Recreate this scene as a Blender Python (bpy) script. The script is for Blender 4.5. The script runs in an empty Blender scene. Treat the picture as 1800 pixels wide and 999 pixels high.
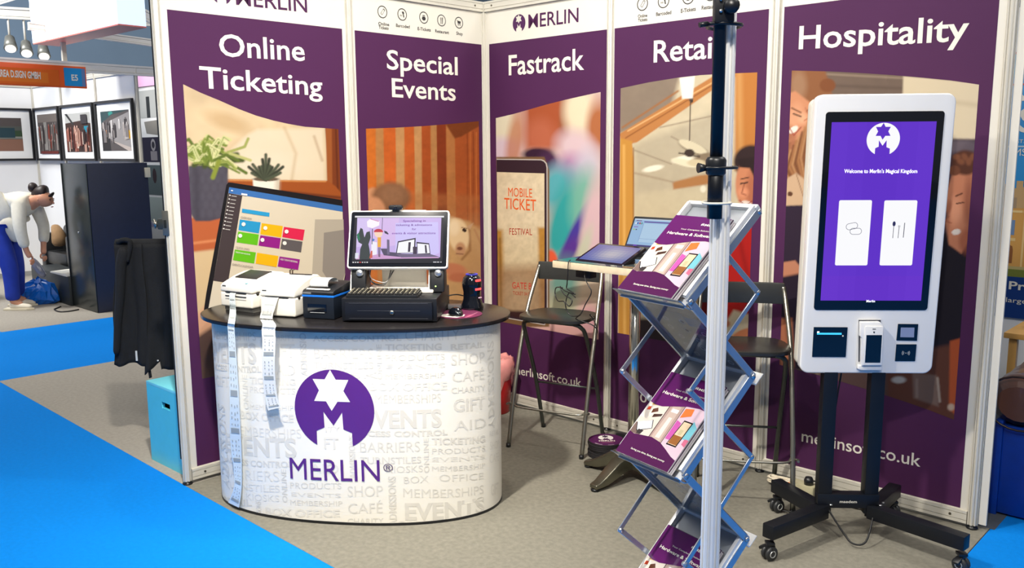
import bpy, bmesh, math, random
import numpy as np
from mathutils import Vector, Matrix
from mathutils.geometry import tessellate_polygon

# ------------------------------------------------------------------ camera
S = bpy.context.scene
CP = (3.8981, -3.8552, 1.6081); YAW, PIT, ROL, FPX = 2.3267, -0.1550, -0.0070, 1513.1
C0 = np.array(CP)
_d = np.array([math.cos(YAW)*math.cos(PIT), math.sin(YAW)*math.cos(PIT), math.sin(PIT)])
_r0 = np.array([math.sin(YAW), -math.cos(YAW), 0.0]); _u0 = np.cross(_r0, _d)
_r = math.cos(ROL)*_r0 + math.sin(ROL)*_u0; _u = -math.sin(ROL)*_r0 + math.cos(ROL)*_u0
cd = bpy.data.cameras.new('camera'); cam = bpy.data.objects.new('camera', cd); S.collection.objects.link(cam)
cd.sensor_width = 36; cd.lens = FPX/1800*36; cd.clip_start = .05; cd.clip_end = 200
M = Matrix(((_r[0], _u[0], -_d[0], CP[0]), (_r[1], _u[1], -_d[1], CP[1]), (_r[2], _u[2], -_d[2], CP[2]), (0, 0, 0, 1)))
cam.matrix_world = M; S.camera = cam
# ------------------------------------------------------------------ light
S.view_settings.view_transform = 'Standard'; S.view_settings.look = 'None'
S.view_settings.gamma = 1; S.view_settings.exposure = 0.0
w = bpy.data.worlds.new('hall_light'); S.world = w; w.use_nodes = True
bg = w.node_tree.nodes['Background']; bg.inputs[0].default_value = (.90, .93, 1.0, 1); bg.inputs[1].default_value = .19
def area(name, loc, target, size, power, col=(1, .93, .82), sy=None, spread=None):
    l = bpy.data.lights.new(name, 'AREA'); l.energy = power; l.color = col
    l.shape = 'RECTANGLE' if sy else 'DISK'; l.size = size
    if sy: l.size_y = sy
    if spread: l.spread = spread
    o = bpy.data.objects.new(name, l); S.collection.objects.link(o); o.location = loc
    o.rotation_euler = (Vector(target)-Vector(loc)).to_track_quat('-Z', 'Y').to_euler()
    return o
area('spot_on_front_rail', (1.7, -2.75, 3.15), (1.0, -1.45, .6), .16, 60, spread=math.radians(110))
area('spot_on_right_post', (3.6, -3.4, 3.3), (2.1, -.2, 1.6), .14, 62)
area('wall_spot', (1.25, -1.15, 3.25), (.35, -.35, 2.0), .12, 24)
area('wall_spot', (2.5, -1.15, 3.25), (2.3, 0, 1.95), .12, 20)
area('hall_fill_light', (-1.5, -6.5, 7.5), (0, -.5, .5), 3.0, 230, (1, .97, .92))
area('hall_fill_light', (5.5, 2.5, 8), (3.0, .8, .3), 2.5, 230, (1, .97, .92))
area('hall_fill_light', (7.5, -6.5, 8), (2.8, -2.0, .8), 2.5, 230, (1, .98, .95))  # fill lamp added behind the camera to brighten the post and rack
area('hall_fill_light', (-9, -4, 9), (-16, 2, 3.5), 3.0, 900, (.95, .98, 1))
area('far_stand_spot', (-5.9, -2.6, 4.2), (-7.0, 0, 1.6), .8, 190, (1, .97, .92))

# ------------------------------------------------------------------ helpers
def lin(c):
    c = np.asarray(c, float)/255.0
    return np.where(c <= .04045, c/12.92, ((c+.055)/1.055)**2.4)
MATS = {}
def mat(name, rgb, rough=.5, metal=0.0, var=0.0, vscale=20, bump=0.0, bscale=200, coat=0.0, emit=0.0, alpha=1.0, trans=0.0, spec=.5):
    if name in MATS: return MATS[name]
    m = bpy.data.materials.new(name); m.use_nodes = True; nt = m.node_tree; b = nt.nodes['Principled BSDF']
    c = lin(rgb); b.inputs['Base Color'].default_value = (*c, 1)
    b.inputs['Roughness'].default_value = rough; b.inputs['Metallic'].default_value = metal
    b.inputs['Coat Weight'].default_value = coat; b.inputs['Specular IOR Level'].default_value = spec
    b.inputs['Transmission Weight'].default_value = trans; b.inputs['Alpha'].default_value = alpha
    if emit:
        b.inputs['Emission Color'].default_value = (*c, 1); b.inputs['Emission Strength'].default_value = emit
    tc = nt.nodes.new('ShaderNodeTexCoord')
    if var:
        n = nt.nodes.new('ShaderNodeTexNoise'); n.inputs['Scale'].default_value = vscale; n.inputs['Detail'].default_value = 5
        r = nt.nodes.new('ShaderNodeMapRange'); r.inputs['From Min'].default_value = .25; r.inputs['From Max'].default_value = .75
        r.inputs['To Min'].default_value = 1-var; r.inputs['To Max'].default_value = 1+var
        mx = nt.nodes.new('ShaderNodeVectorMath'); mx.operation = 'SCALE'; mx.inputs[0].default_value = tuple(c)
        nt.links.new(tc.outputs['Object'], n.inputs['Vector']); nt.links.new(n.outputs['Fac'], r.inputs['Value'])
        nt.links.new(r.outputs[0], mx.inputs['Scale']); nt.links.new(mx.outputs[0], b.inputs['Base Color'])
    if bump:
        n = nt.nodes.new('ShaderNodeTexNoise'); n.inputs['Scale'].default_value = bscale; n.inputs['Detail'].default_value = 3
        bm_ = nt.nodes.new('ShaderNodeBump'); bm_.inputs['Strength'].default_value = bump; bm_.inputs['Distance'].default_value = .01
        nt.links.new(tc.outputs['Object'], n.inputs['Vector']); nt.links.new(n.outputs['Fac'], bm_.inputs['Height'])
        nt.links.new(bm_.outputs[0], b.inputs['Normal'])
    MATS[name] = m; return m
def attrmat(name, rough=.4, emit=0.0, coat=0.0, gain=.76, spec=.2):
    if name in MATS: return MATS[name]
    m = bpy.data.materials.new(name); m.use_nodes = True; nt = m.node_tree; b = nt.nodes['Principled BSDF']
    a = nt.nodes.new('ShaderNodeAttribute'); a.attribute_name = 'Col'
    b.inputs['Roughness'].default_value = rough; b.inputs['Coat Weight'].default_value = coat; b.inputs['Specular IOR Level'].default_value = spec
    if emit:
        b.inputs['Base Color'].default_value = (.01, .01, .012, 1)
        nt.links.new(a.outputs['Color'], b.inputs['Emission Color']); b.inputs['Emission Strength'].default_value = emit
    else:
        mx = nt.nodes.new('ShaderNodeVectorMath'); mx.operation = 'SCALE'; mx.inputs['Scale'].default_value = gain
        nt.links.new(a.outputs['Color'], mx.inputs[0]); nt.links.new(mx.outputs[0], b.inputs['Base Color'])
    MATS[name] = m; return m

W_ALU = mat('white_aluminium', (204, 200, 188), .38, .15, var=.05, vscale=6)
W_BOARD = mat('white_board', (210, 206, 195), .5, var=.02, vscale=4)
SILVER = mat('brushed_silver', (205, 208, 212), .28, .9, var=.06, vscale=30)
CHROME = mat('chrome_tube', (200, 198, 190), .16, 1.0, var=.04, vscale=12)
STEEL = mat('satin_steel_tube', (150, 148, 138), .3, .9, var=.05, vscale=14)
DSTEEL = mat('dark_steel_tube', (88, 92, 88), .34, .85, var=.05, vscale=14)
CAST = mat('cast_aluminium', (120, 118, 104), .3, .9, var=.08, vscale=18)
BLACK = mat('black_plastic', (20, 22, 26), .38, var=.15, vscale=30)
BLACKM = mat('black_metal', (14, 17, 24), .42, .2, var=.15, vscale=16)
BGLOSS = mat('gloss_black', (9, 12, 20), .08, coat=.5, var=.05, vscale=8)
DGREY = mat('dark_grey_plastic', (70, 72, 74), .45, var=.06)
WPLAST = mat('white_plastic', (228, 224, 214), .32, var=.03, vscale=12)
WGLOSS = mat('gloss_white_enamel', (224, 224, 224), .12, coat=.4, var=.02, vscale=6)
PURPLE = mat('purple_print', (70, 32, 70), .6, var=.04, vscale=3, spec=.2)
WPRINT = mat('white_print', (218, 214, 202), .45, var=.02)
PURPLE2 = mat('logo_purple_print', (84, 34, 122), .4, var=.03)
BTOP = mat('black_laminate', (25, 23, 24), .25, var=.12, vscale=40)
WRAP = mat('counter_wrap_fabric', (234, 230, 219), .6, var=.015, vscale=5)
GREYPRINT = mat('pale_grey_print', (214, 210, 200), .6, var=.03)
GREYPRINT2 = mat('paler_grey_print', (222, 218, 208), .6, var=.03)
INK = mat('black_ink', (38, 36, 40), .5, var=.05)
CHARCOAL = mat('charcoal_cloth', (13, 15, 19), .9, var=.25, vscale=35, bump=.4, bscale=300)
CABLE = mat('black_cable', (16, 16, 18), .45, var=.1)
PRINT = attrmat('photo_print', .55)
SCREEN = attrmat('lit_screen', .08, emit=1.0, coat=.3)

def tag(o, label=None, cat=None, group=None, kind=None):
    if label: o['label'] = label
    if cat: o['category'] = cat
    if group: o['group'] = group
    if kind: o['kind'] = kind
    return o
def empty(name, loc=(0, 0, 0), rz=0, label=None, cat=None, group=None, kind=None):
    o = bpy.data.objects.new(name, None); S.collection.objects.link(o); o.location = loc; o.rotation_euler = (0, 0, rz)
    o.empty_display_size = .1
    return tag(o, label, cat, group, kind)
def link(name, me, m, parent=None, loc=None, rot=None):
    o = bpy.data.objects.new(name, me); S.collection.objects.link(o)
    if m and not me.materials: me.materials.append(m)
    if parent: o.parent = parent
    if loc: o.location = loc
    if rot: o.rotation_euler = rot
    return o
class MB:
    def __init__(s): s.v = []; s.f = []; s.sm = []
    def add(s, vs, fs, smooth=False):
        b = len(s.v); s.v += [tuple(map(float, x)) for x in vs]
        for f in fs: s.f.append([i+b for i in f]); s.sm.append(smooth)
        return s
    def box(s, c, d, rz=0, R=None, bev=0.0):
        x, y, z = [k/2 for k in d]
        if bev:
            bev = min(bev, x*.9, y*.9, z*.9); pts = []; 
            bm = bmesh.new(); bmesh.ops.create_cube(bm, size=1)
            for v in bm.verts: v.co = Vector((v.co.x*2*x, v.co.y*2*y, v.co.z*2*z))
            bmesh.ops.bevel(bm, geom=list(bm.edges), offset=bev, segments=2, affect='EDGES', profile=.6)
            bm.verts.index_update(); P = [v.co.copy() for v in bm.verts]; F = [[v.index for v in f.verts] for f in bm.faces]; bm.free()
        else:
            P = [Vector((a, b_, e)) for a in (-x, x) for b_ in (-y, y) for e in (-z, z)]
            F = [(0, 1, 3, 2), (4, 6, 7, 5), (0, 4, 5, 1), (2, 3, 7, 6), (0, 2, 6, 4), (1, 5, 7, 3)]
        m = R if R is not None else Matrix.Rotation(rz, 3, 'Z')
        return s.add([m @ p + Vector(c) for p in P], F)
    def prism(s, poly, z0, z1, T=None, smooth=False):
        n = len(poly); P = [(a, b, z0) for a, b in poly]+[(a, b, z1) for a, b in poly]
        F = [tuple(reversed(range(n))), tuple(range(n, 2*n))]+[(i, (i+1) % n, n+(i+1) % n, n+i) for i in range(n)]
        if T is not None: P = [T @ Vector(q) for q in P]
        s.add(P, F[:2])
        if smooth: s.add(P, F[2:], True)
        else:
            b = len(s.v)-2*n
            for f in F[2:]: s.f.append([i+b for i in f]); s.sm.append(False)
        return s
    def tube(s, pts, r, n=10, cap=True, closed=False):
        pts = [Vector(p) for p in pts]; N = len(pts); rs = r if isinstance(r, (list, tuple)) else [r]*N
        b = len(s.v); prev = None; 
        for i, p in enumerate(pts):
            a = pts[(i-1) % N] if (i or closed) else p; c = pts[(i+1) % N] if (i < N-1 or closed) else p
            t = (c-a).normalized() if (c-a).length > 1e-9 else Vector((0, 0, 1))
            if prev is None:
                h = Vector((0, 0, 1)) if abs(t.z) < .9 else Vector((1, 0, 0)); u = t.cross(h).normalized()
            else:
                u = (prev-t*prev.dot(t)).normalized()
            prev = u; v = t.cross(u)
            for k in range(n):
                an = 2*math.pi*k/n; s.v.append(tuple(p+(u*math.cos(an)+v*math.sin(an))*rs[i]))
        for i in range(N if closed else N-1):
            for k in range(n):
                j = (i+1) % N
                s.f.append([b+i*n+k, b+i*n+(k+1) % n, b+j*n+(k+1) % n, b+j*n+k]); s.sm.append(True)
        if cap and not closed:
            s.f.append([b+k for k in reversed(range(n))]); s.sm.append(False)
            s.f.append([b+(N-1)*n+k for k in range(n)]); s.sm.append(False)
        return s
    def lathe(s, prof, c=(0, 0, 0), n=24, sx=1, sy=1, smooth=True):
        b = len(s.v)
        for r, z in prof:
            for k in range(n):
                a = 2*math.pi*k/n; s.v.append((c[0]+r*math.cos(a)*sx, c[1]+r*math.sin(a)*sy, c[2]+z))
        for i in range(len(prof)-1):
            for k in range(n):
                s.f.append([b+i*n+k, b+i*n+(k+1) % n, b+(i+1)*n+(k+1) % n, b+(i+1)*n+k]); s.sm.append(smooth)
        if prof[0][0] > 1e-6: s.f.append([b+k for k in reversed(range(n))]); s.sm.append(False)
        if prof[-1][0] > 1e-6: s.f.append([b+(len(prof)-1)*n+k for k in range(n)]); s.sm.append(False)
        return s
    def mesh(s, name):
        me = bpy.data.meshes.new(name); me.from_pydata(s.v, [], s.f)
        me.polygons.foreach_set('use_smooth', s.sm); me.update(); me.validate(); return me
    def build(s, name, m, parent=None, loc=None, rot=None):
        return link(name, s.mesh(name), m, parent, loc, rot)
def smooth_curve(pts, k=6):
    P = [Vector(p) for p in pts]; out = []
    for i in range(len(P)-1):
        a = P[max(i-1, 0)]; b = P[i]; c = P[i+1]; d = P[min(i+2, len(P)-1)]
        for j in range(k):
            t = j/k; out.append(.5*((2*b)+(c-a)*t+(2*a-5*b+4*c-d)*t*t+(3*b-3*c+d-a)*t**3))
    out.append(P[-1]); return out
def rrect(w_, h_, r, n=5, cx=0, cy=0):
    o = []
    for (sx, sy, a0) in ((1, 1, 0), (-1, 1, 90), (-1, -1, 180), (1, -1, 270)):
        for k in range(n+1):
            a = math.radians(a0+90*k/n); o.append((cx+sx*(w_/2-r)+r*math.cos(a), cy+sy*(h_/2-r)+r*math.sin(a)))
    return o

# surfaces that carry print: a point of the photograph is carried onto the real surface it lies on
def ray(px, py): return _d+(px-900)/FPX*_r-(py-499.5)/FPX*_u
class Plane:
    def __init__(s, o, right, up):
        s.o = np.array(o, float); s.r = np.array(right, float); s.r /= np.linalg.norm(s.r)
        up = np.array(up, float); up -= s.r*(up@s.r); s.u = up/np.linalg.norm(up)
        s.n = np.cross(s.r, s.u)
    def px(s, a, b):
        v = ray(a, b); t = ((s.o-C0)@s.n)/(v@s.n); q = C0+t*v-s.o; return np.array([q@s.r, q@s.u])
    def at(s, a, b, off=0.0): return s.o+a*s.r+b*s.u+off*s.n
    def proj(s, A, B):
        P = s.o+A[..., None]*s.r+B[..., None]*s.u-C0; dd = P@_d; return 900+FPX*(P@_r)/dd, 499.5-FPX*(P@_u)/dd

_tc = {}
def glyphs(txt, bold=0.0):
    k = (txt, bold)
    if k in _tc: return _tc[k]
    cu = bpy.data.curves.new('t', 'FONT'); cu.body = txt; cu.offset = bold; cu.resolution_u = 3; cu.fill_mode = 'FRONT'
    o = bpy.data.objects.new('t', cu); S.collection.objects.link(o); dg = bpy.context.evaluated_depsgraph_get()
    me = bpy.data.meshes.new_from_object(o.evaluated_get(dg))
    V = np.array([v.co[:2] for v in me.vertices]); F = [tuple(p.vertices) for p in me.polygons]
    bpy.data.objects.remove(o); bpy.data.curves.remove(cu); bpy.data.meshes.remove(me)
    _tc[k] = (V, F); return _tc[k]
_cap = None
def capheight():
    global _cap
    if _cap is None: V, F = glyphs('H'); _cap = V[:, 1].max()
    return _cap
def text_to(mb, txt, surf, p0, p1, cap, bold=0.0, off=.0012, px=True, serif=False):
    V, F = glyphs(txt, bold)
    a = surf.px(*p0) if px else np.array(p0, float); b = surf.px(*p1) if px else np.array(p1, float)
    c = abs(surf.px(p0[0], p0[1]-cap)[1]-a[1]) if px else cap
    x0, x1 = V[:, 0].min(), V[:, 0].max(); W = b-a; up = np.array([-W[1], W[0]])/np.linalg.norm(W)
    if px: up = np.array([0, 1.0])
    vs = []
    for x, y in V:
        q = a+W*((x-x0)/(x1-x0))+up*(y/capheight()*c); vs.append(tuple(surf.at(q[0], q[1], off)))
    mb.add(vs, F)
def text(name, txt, surf, p0, p1, cap, m, parent, bold=0.0, off=.0012, px=True):
    mb = MB(); text_to(mb, txt, surf, p0, p1, cap, bold, off, px); return mb.build(name, m, parent)

def flat(name, polys, surf, m, parent, off=.001, step=.0001, px=True):
    """printed flat shapes: [(points, rgb)], drawn in order, each a hair in front of the last"""
    vs, fs, cs = [], [], []
    for i, (pts, c) in enumerate(polys):
        b = len(vs)
        for q in pts:
            a = surf.px(*q) if px else q
            vs.append(tuple(surf.at(a[0], a[1], off+i*step)))
        fs.append(list(range(b, b+len(pts)))); cs.append(lin(c))
    me = bpy.data.meshes.new(name); me.from_pydata(vs, [], fs); me.update()
    ca = me.color_attributes.new('Col', 'FLOAT_COLOR', 'CORNER'); arr = []
    for p in me.polygons:
        arr += [*cs[p.index], 1.0]*len(p.vertices)
    ca.data.foreach_set('color', arr)
    return link(name, me, m, parent)
def circ(cx, cy, rx, ry=None, n=24, a0=0, a1=360, rot=0):
    ry = rx if ry is None else ry; r = math.radians(rot); o = []
    N = n if a1-a0 >= 360 else n+1
    for k in range(N):
        a = math.radians(a0+(a1-a0)*k/n); x, y = rx*math.cos(a), ry*math.sin(a)
        o.append((cx+x*math.cos(r)-y*math.sin(r), cy+x*math.sin(r)+y*math.cos(r)))
    return o
def bar(x0, y0, x1, y1, w_):
    d = math.hypot(x1-x0, y1-y0); nx, ny = -(y1-y0)/d*w_/2, (x1-x0)/d*w_/2
    return [(x0+nx, y0+ny), (x1+nx, y1+ny), (x1-nx, y1-ny), (x0-nx, y0-ny)]
def logo(surf, c, r, fg, bgc, sx=1.0):
    """disc with six-pointed star and castle-shaped M cut out; c, r in surface metres"""
    N = lambda x, y: (c[0]+(x-538)/167*r*sx, c[1]-(y-478)/167*r)
    star = [N(*q) for q in ((530, 312), (552, 352), (604, 352), (582, 398), (608, 443), (556, 443), (530, 482), (508, 443), (458, 443), (480, 398), (455, 352), (506, 352))]
    disc = [(c[0]+a*sx, c[1]+b) for a, b in circ(0, 0, r, n=56, a0=-63.6, a1=243.2)]
    disc += [N(*q) for q in ((463, 568), (497, 552), (495, 487), (535, 543), (573, 487), (576, 558), (611, 572))]
    return [(disc, fg), (star, bgc)]

class Paint:
    def __init__(s, X, Y, base): s.X, s.Y = X, Y; s.C = np.zeros(X.shape+(3,))+lin(base)
    def _mix(s, a, c): s.C = s.C*(1-a[..., None])+lin(c)*a[..., None]; return s
    def poly(s, pts, c, soft=2.0, al=1.0):
        X, Y = s.X, s.Y; n = len(pts); ins = np.zeros(X.shape, bool); D = np.full(X.shape, 1e9)
        for i in range(n):
            x0, y0 = pts[i]; x1, y1 = pts[(i+1) % n]; dx, dy = x1-x0, y1-y0
            t = np.clip(((X-x0)*dx+(Y-y0)*dy)/(dx*dx+dy*dy+1e-9), 0, 1); D = np.minimum(D, np.hypot(X-x0-t*dx, Y-y0-t*dy))
            cr = ((y0 > Y) != (y1 > Y)) & (X < (x1-x0)*(Y-y0)/((y1-y0) if y1 != y0 else 1e-9)+x0); ins ^= cr
        sd = np.where(ins, D, -D); return s._mix(np.clip(.5+sd/soft, 0, 1)*al, c)
    def ell(s, cx, cy, rx, ry, c, rot=0, soft=.25, al=1.0):
        r = math.radians(rot); x = (s.X-cx)*math.cos(r)+(s.Y-cy)*math.sin(r); y = -(s.X-cx)*math.sin(r)+(s.Y-cy)*math.cos(r)
        q = np.sqrt((x/rx)**2+(y/ry)**2); return s._mix(np.clip((1-q)/soft+.5, 0, 1)*al, c)
    def line(s, pts, wd, c, soft=1.2, al=1.0):
        D = np.full(s.X.shape, 1e9)
        for (x0, y0), (x1, y1) in zip(pts[:-1], pts[1:]):
            dx, dy = x1-x0, y1-y0; t = np.clip(((s.X-x0)*dx+(s.Y-y0)*dy)/(dx*dx+dy*dy+1e-9), 0, 1)
            D = np.minimum(D, np.hypot(s.X-x0-t*dx, s.Y-y0-t*dy))
        return s._mix(np.clip(.5+(wd/2-D)/soft, 0, 1)*al, c)
    def noise(s, amt, sc=8, seed=0):
        r = np.random.default_rng(seed); g = r.random((80, 80)); 
        for k, a in ((1, .6), (2.3, .4)):
            x = (s.X/sc*k) % 78; y = (s.Y/sc*k) % 78; i = x.astype(int); j = y.astype(int); fx, fy = x-i, y-j
            v = (g[i, j]*(1-fx)+g[i+1, j]*fx)*(1-fy)+(g[i, j+1]*(1-fx)+g[i+1, j+1]*fx)*fy
            s.C *= (1+amt*a*(v-.5)*2)[..., None]
        return s
def picture(name, surf, top, bot, fn, parent, nx=110, ny=190, off=.0014, m=None):
    """a printed photograph: a fine sheet of coloured cells whose edge follows the printed outline"""
    T = np.array([surf.px(*q) for q in top]); B = np.array([surf.px(*q) for q in bot])
    ss = np.linspace(T[0, 0], T[-1, 0], nx+1); zt = np.interp(ss, T[:, 0], T[:, 1]); zb = np.interp(ss, B[:, 0], B[:, 1])
    tt = np.linspace(0, 1, ny+1)[:, None]; A = np.broadcast_to(ss, (ny+1, nx+1)).copy(); Z = zt*(1-tt)+zb*tt
    X, Y = surf.proj(A, Z); p = Paint(X, Y, (128, 128, 128)); fn(p)
    V = (surf.o+A[..., None]*surf.r+Z[..., None]*surf.u+off*surf.n).reshape(-1, 3)
    i = np.arange(ny)[:, None]*(nx+1)+np.arange(nx); F = np.stack([i+nx+1, i+nx+2, i+1, i], -1).reshape(-1, 4)
    me = bpy.data.meshes.new(name); me.from_pydata(V.tolist(), [], F.tolist()); me.update()
    ca = me.color_attributes.new('Col', 'FLOAT_COLOR', 'POINT')
    ca.data.foreach_set('color', np.concatenate([np.clip(p.C, 0, 1), np.ones(p.C.shape[:2]+(1,))], -1).reshape(-1))
    return link(name, me, m or PRINT, parent)
def skin(name, joints, edges, m, parent=None, sub=2):
    """one continuous tapered surface grown on a joint skeleton"""
    ks = list(joints); me = bpy.data.meshes.new(name)
    me.from_pydata([joints[k][:3] for k in ks], [(ks.index(a), ks.index(b)) for a, b in edges], [])
    o = bpy.data.objects.new(name, me); S.collection.objects.link(o)
    o.modifiers.new('s', 'SKIN'); o.modifiers['s'].use_smooth_shade = True
    for i, k in enumerate(ks):
        r = joints[k][3]; r2 = joints[k][4] if len(joints[k]) > 4 else r
        me.skin_vertices[0].data[i].radius = (r, r2); me.skin_vertices[0].data[i].use_root = (i == 0)
    if sub: sm = o.modifiers.new('u', 'SUBSURF'); sm.levels = sub; sm.render_levels = sub
    dg = bpy.context.evaluated_depsgraph_get(); me2 = bpy.data.meshes.new_from_object(o.evaluated_get(dg))
    bpy.data.objects.remove(o); me2.name = name
    for p in me2.polygons: p.use_smooth = True
    me2.materials.clear(); return link(name, me2, m, parent)
# ------------------------------------------------------------------ floor
def carpet(name, poly, z0, z1, m):
    return tag(MB().prism(poly, z0, z1).build(name, m), kind='structure')
CARPET = mat('grey_carpet', (130, 127, 116), .95, spec=.12, var=.16, vscale=45, bump=.5, bscale=420)
CARPET_P = mat('pale_grey_carpet', (164, 158, 148), .95, spec=.12, var=.1, vscale=45, bump=.5, bscale=420)
BLUEC = mat('blue_carpet', (0, 126, 218), .9, spec=.12, var=.06, vscale=50, bump=.4, bscale=420)
HALLF = mat('hall_floor_concrete', (120, 118, 112), .7, var=.1, vscale=3)
carpet('floor', [(-30, -14), (14, -14), (14, 25), (-30, 25)], -.05, -.012, HALLF)
carpet('floor_stand_carpet', [(0.0, -2.045), (3.0, -2.045), (3.0, .05), (0, .05)], -.012, 0, CARPET)
carpet('floor_side_stand_carpet', [(-2.86, -2.03), (0.0, -2.045), (0, 6), (-2.7, 6)], -.012, 0, CARPET_P)
carpet('floor_far_stand_carpet', [(-14, -1.9), (-4.74, -1.46), (-4.5, 6), (-14, 6)], -.012, 0, CARPET_P)
carpet('floor_front_aisle', [(-14, -9), (12, -9), (12, -2.045), (-2.86, -2.03), (-14, -2.03)], -.012, -.001, BLUEC)
carpet('floor_middle_aisle', [(-14, -2.03), (-2.86, -2.03), (-2.7, 6), (-4.5, 6), (-4.74, -1.46), (-14, -1.9)], -.012, -.001, BLUEC)
carpet('floor_right_aisle', [(3.0, -2.045), (12, -2.045), (12, 9), (3.02, 9)], -.012, -.001, BLUEC)
carpet('floor_back_stand_carpet', [(0, .05), (3.02, .05), (3.02, 9), (-2.7, 9), (-2.7, 6), (0, 6)], -.012, 0, mat('dark_grey_carpet', (72, 78, 88), .95, var=.15, vscale=45))

# ------------------------------------------------------------------ shell-scheme walls
POLES = [(-.017, -2.027), (.008, -.988), (.022, .018), (1.001, .011), (1.965, .002), (2.944, .002)]
def octo(r, g=.005, gw=.0055):
    o = []
    for k in range(8):
        a = math.radians(45*k+22.5); b = math.radians(45*k+67.5)
        p, q = Vector((r*math.cos(a), r*math.sin(a))), Vector((r*math.cos(b), r*math.sin(b)))
        d = (q-p).normalized(); m_ = (p+q)/2; nrm = m_.normalized()
        o += [p, m_-d*gw/2, m_-d*gw/2-nrm*g, m_+d*gw/2-nrm*g, m_+d*gw/2]
    return [(v.x, v.y) for v in o]
post_me = MB().prism(octo(.0215), .018, 2.5).mesh('upright_post'); post_me.materials.append(W_ALU)
foot_me = MB().lathe([(.022, 0), (.024, .006), (.012, .01), (.012, .02)], n=16).mesh('levelling_foot'); foot_me.materials.append(BLACK)
def rail(A, B, z0, z1, parent, th=.03, m=W_ALU, screws=True):
    A = Vector((*A, 0)); B = Vector((*B, 0)); d = (B-A); L = d.length; d.normalize()
    h = z1-z0; t = th/2; g = .0035
    prof = [(-t, z0), (-t, z0+h*.24), (-t+g, z0+h*.24), (-t+g, z0+h*.24+.003), (-t, z0+h*.24+.003), (-t, z1-h*.2-.003), (-t+g, z1-h*.2-.003), (-t+g, z1-h*.2), (-t, z1-h*.2), (-t, z1), (t, z1), (t, z0)]
    n = Vector((-d.y, d.x, 0)); mb = MB(); k = len(prof)   # -t side faces the viewer
    P = [A+d*.02+n*a+Vector((0, 0, b)) for a, b in prof]+[A+d*(L-.02)+n*a+Vector((0, 0, b)) for a, b in prof]
    mb.add(P, [tuple(range(k)), tuple(reversed(range(k, 2*k)))]+[(i, i+k, (i+1) % k+k, (i+1) % k) for i in range(k)])
    o = mb.build('rail', m, parent)
    if screws:
        for s_ in (.085, L-.085):
            q = A+d*s_-n*(t+.001)+Vector((0, 0, z0+h*.52))
            MB().tube([q+n*.003, q-n*.0015], .0055, 12).build('screw', mat('screw_grey', (105, 100, 88), .35, .8), o)
    return o
wl = empty('wall_left', kind='structure'); wr = empty('wall_right', kind='structure')
for i, (x, y) in enumerate(POLES):
    par = wl if i < 2 else wr
    o = link('upright_post', post_me, None, par, (x, y, 0), (0, 0, math.radians(22.5 if i else 22.5)))
    link('levelling_foot', foot_me, None, o)
MB().box((2.981, .012, 1.262), (.030, .012, 2.476)).build('end_strip', W_BOARD, wr)
MB().box((-.052, -1.52, 1.31), (.02, 1.03, 2.38)).build('backing_drape', CHARCOAL, wl)
PAN = []
for i in range(5):
    A, B = POLES[i], POLES[i+1]; par = wl if i < 2 else wr
    pl = Plane((A[0], A[1], 0), (B[0]-A[0], B[1]-A[1], 0), (0, 0, 1)); L = math.hypot(B[0]-A[0], B[1]-A[1])
    rail(A, B, .018, .072, par); rail(A, B, 2.44, 2.5, par)
    mb = MB(); q = [pl.at(a, z, o_) for o_ in (-.002, .0) for a, z in ((.018, .07), (L-.018, .07), (L-.018, 2.445), (.018, 2.445))]
    mb.add(q, [(3, 2, 1, 0), (4, 5, 6, 7), (0, 1, 5, 4), (1, 2, 6, 5), (2, 3, 7, 6), (3, 0, 4, 7)])
    g = mb.build('graphic_panel', W_BOARD, par); PAN.append((pl, g, L))
ZT, ZB = 2.248, .0765
def field(i, l, r_):
    pl, g, L = PAN[i]
    a = pl.px(*l)[0]; b = pl.px(*r_)[0]
    MB().add([pl.at(a, ZB, .0008), pl.at(b, ZB, .0008), pl.at(b, ZT, .0008), pl.at(a, ZT, .0008)], [(0, 1, 2, 3)]).build('purple_field', PURPLE, g)
field(0, (293, 14.5), (601, 51.5)); field(1, (623, 50), (849, 77.5)); field(2, (860, 78), (1069.5, 53))
field(3, (1080.5, 50.5), (1352, 17)); field(4, (1379, 14.5), (1757, 0))

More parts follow.
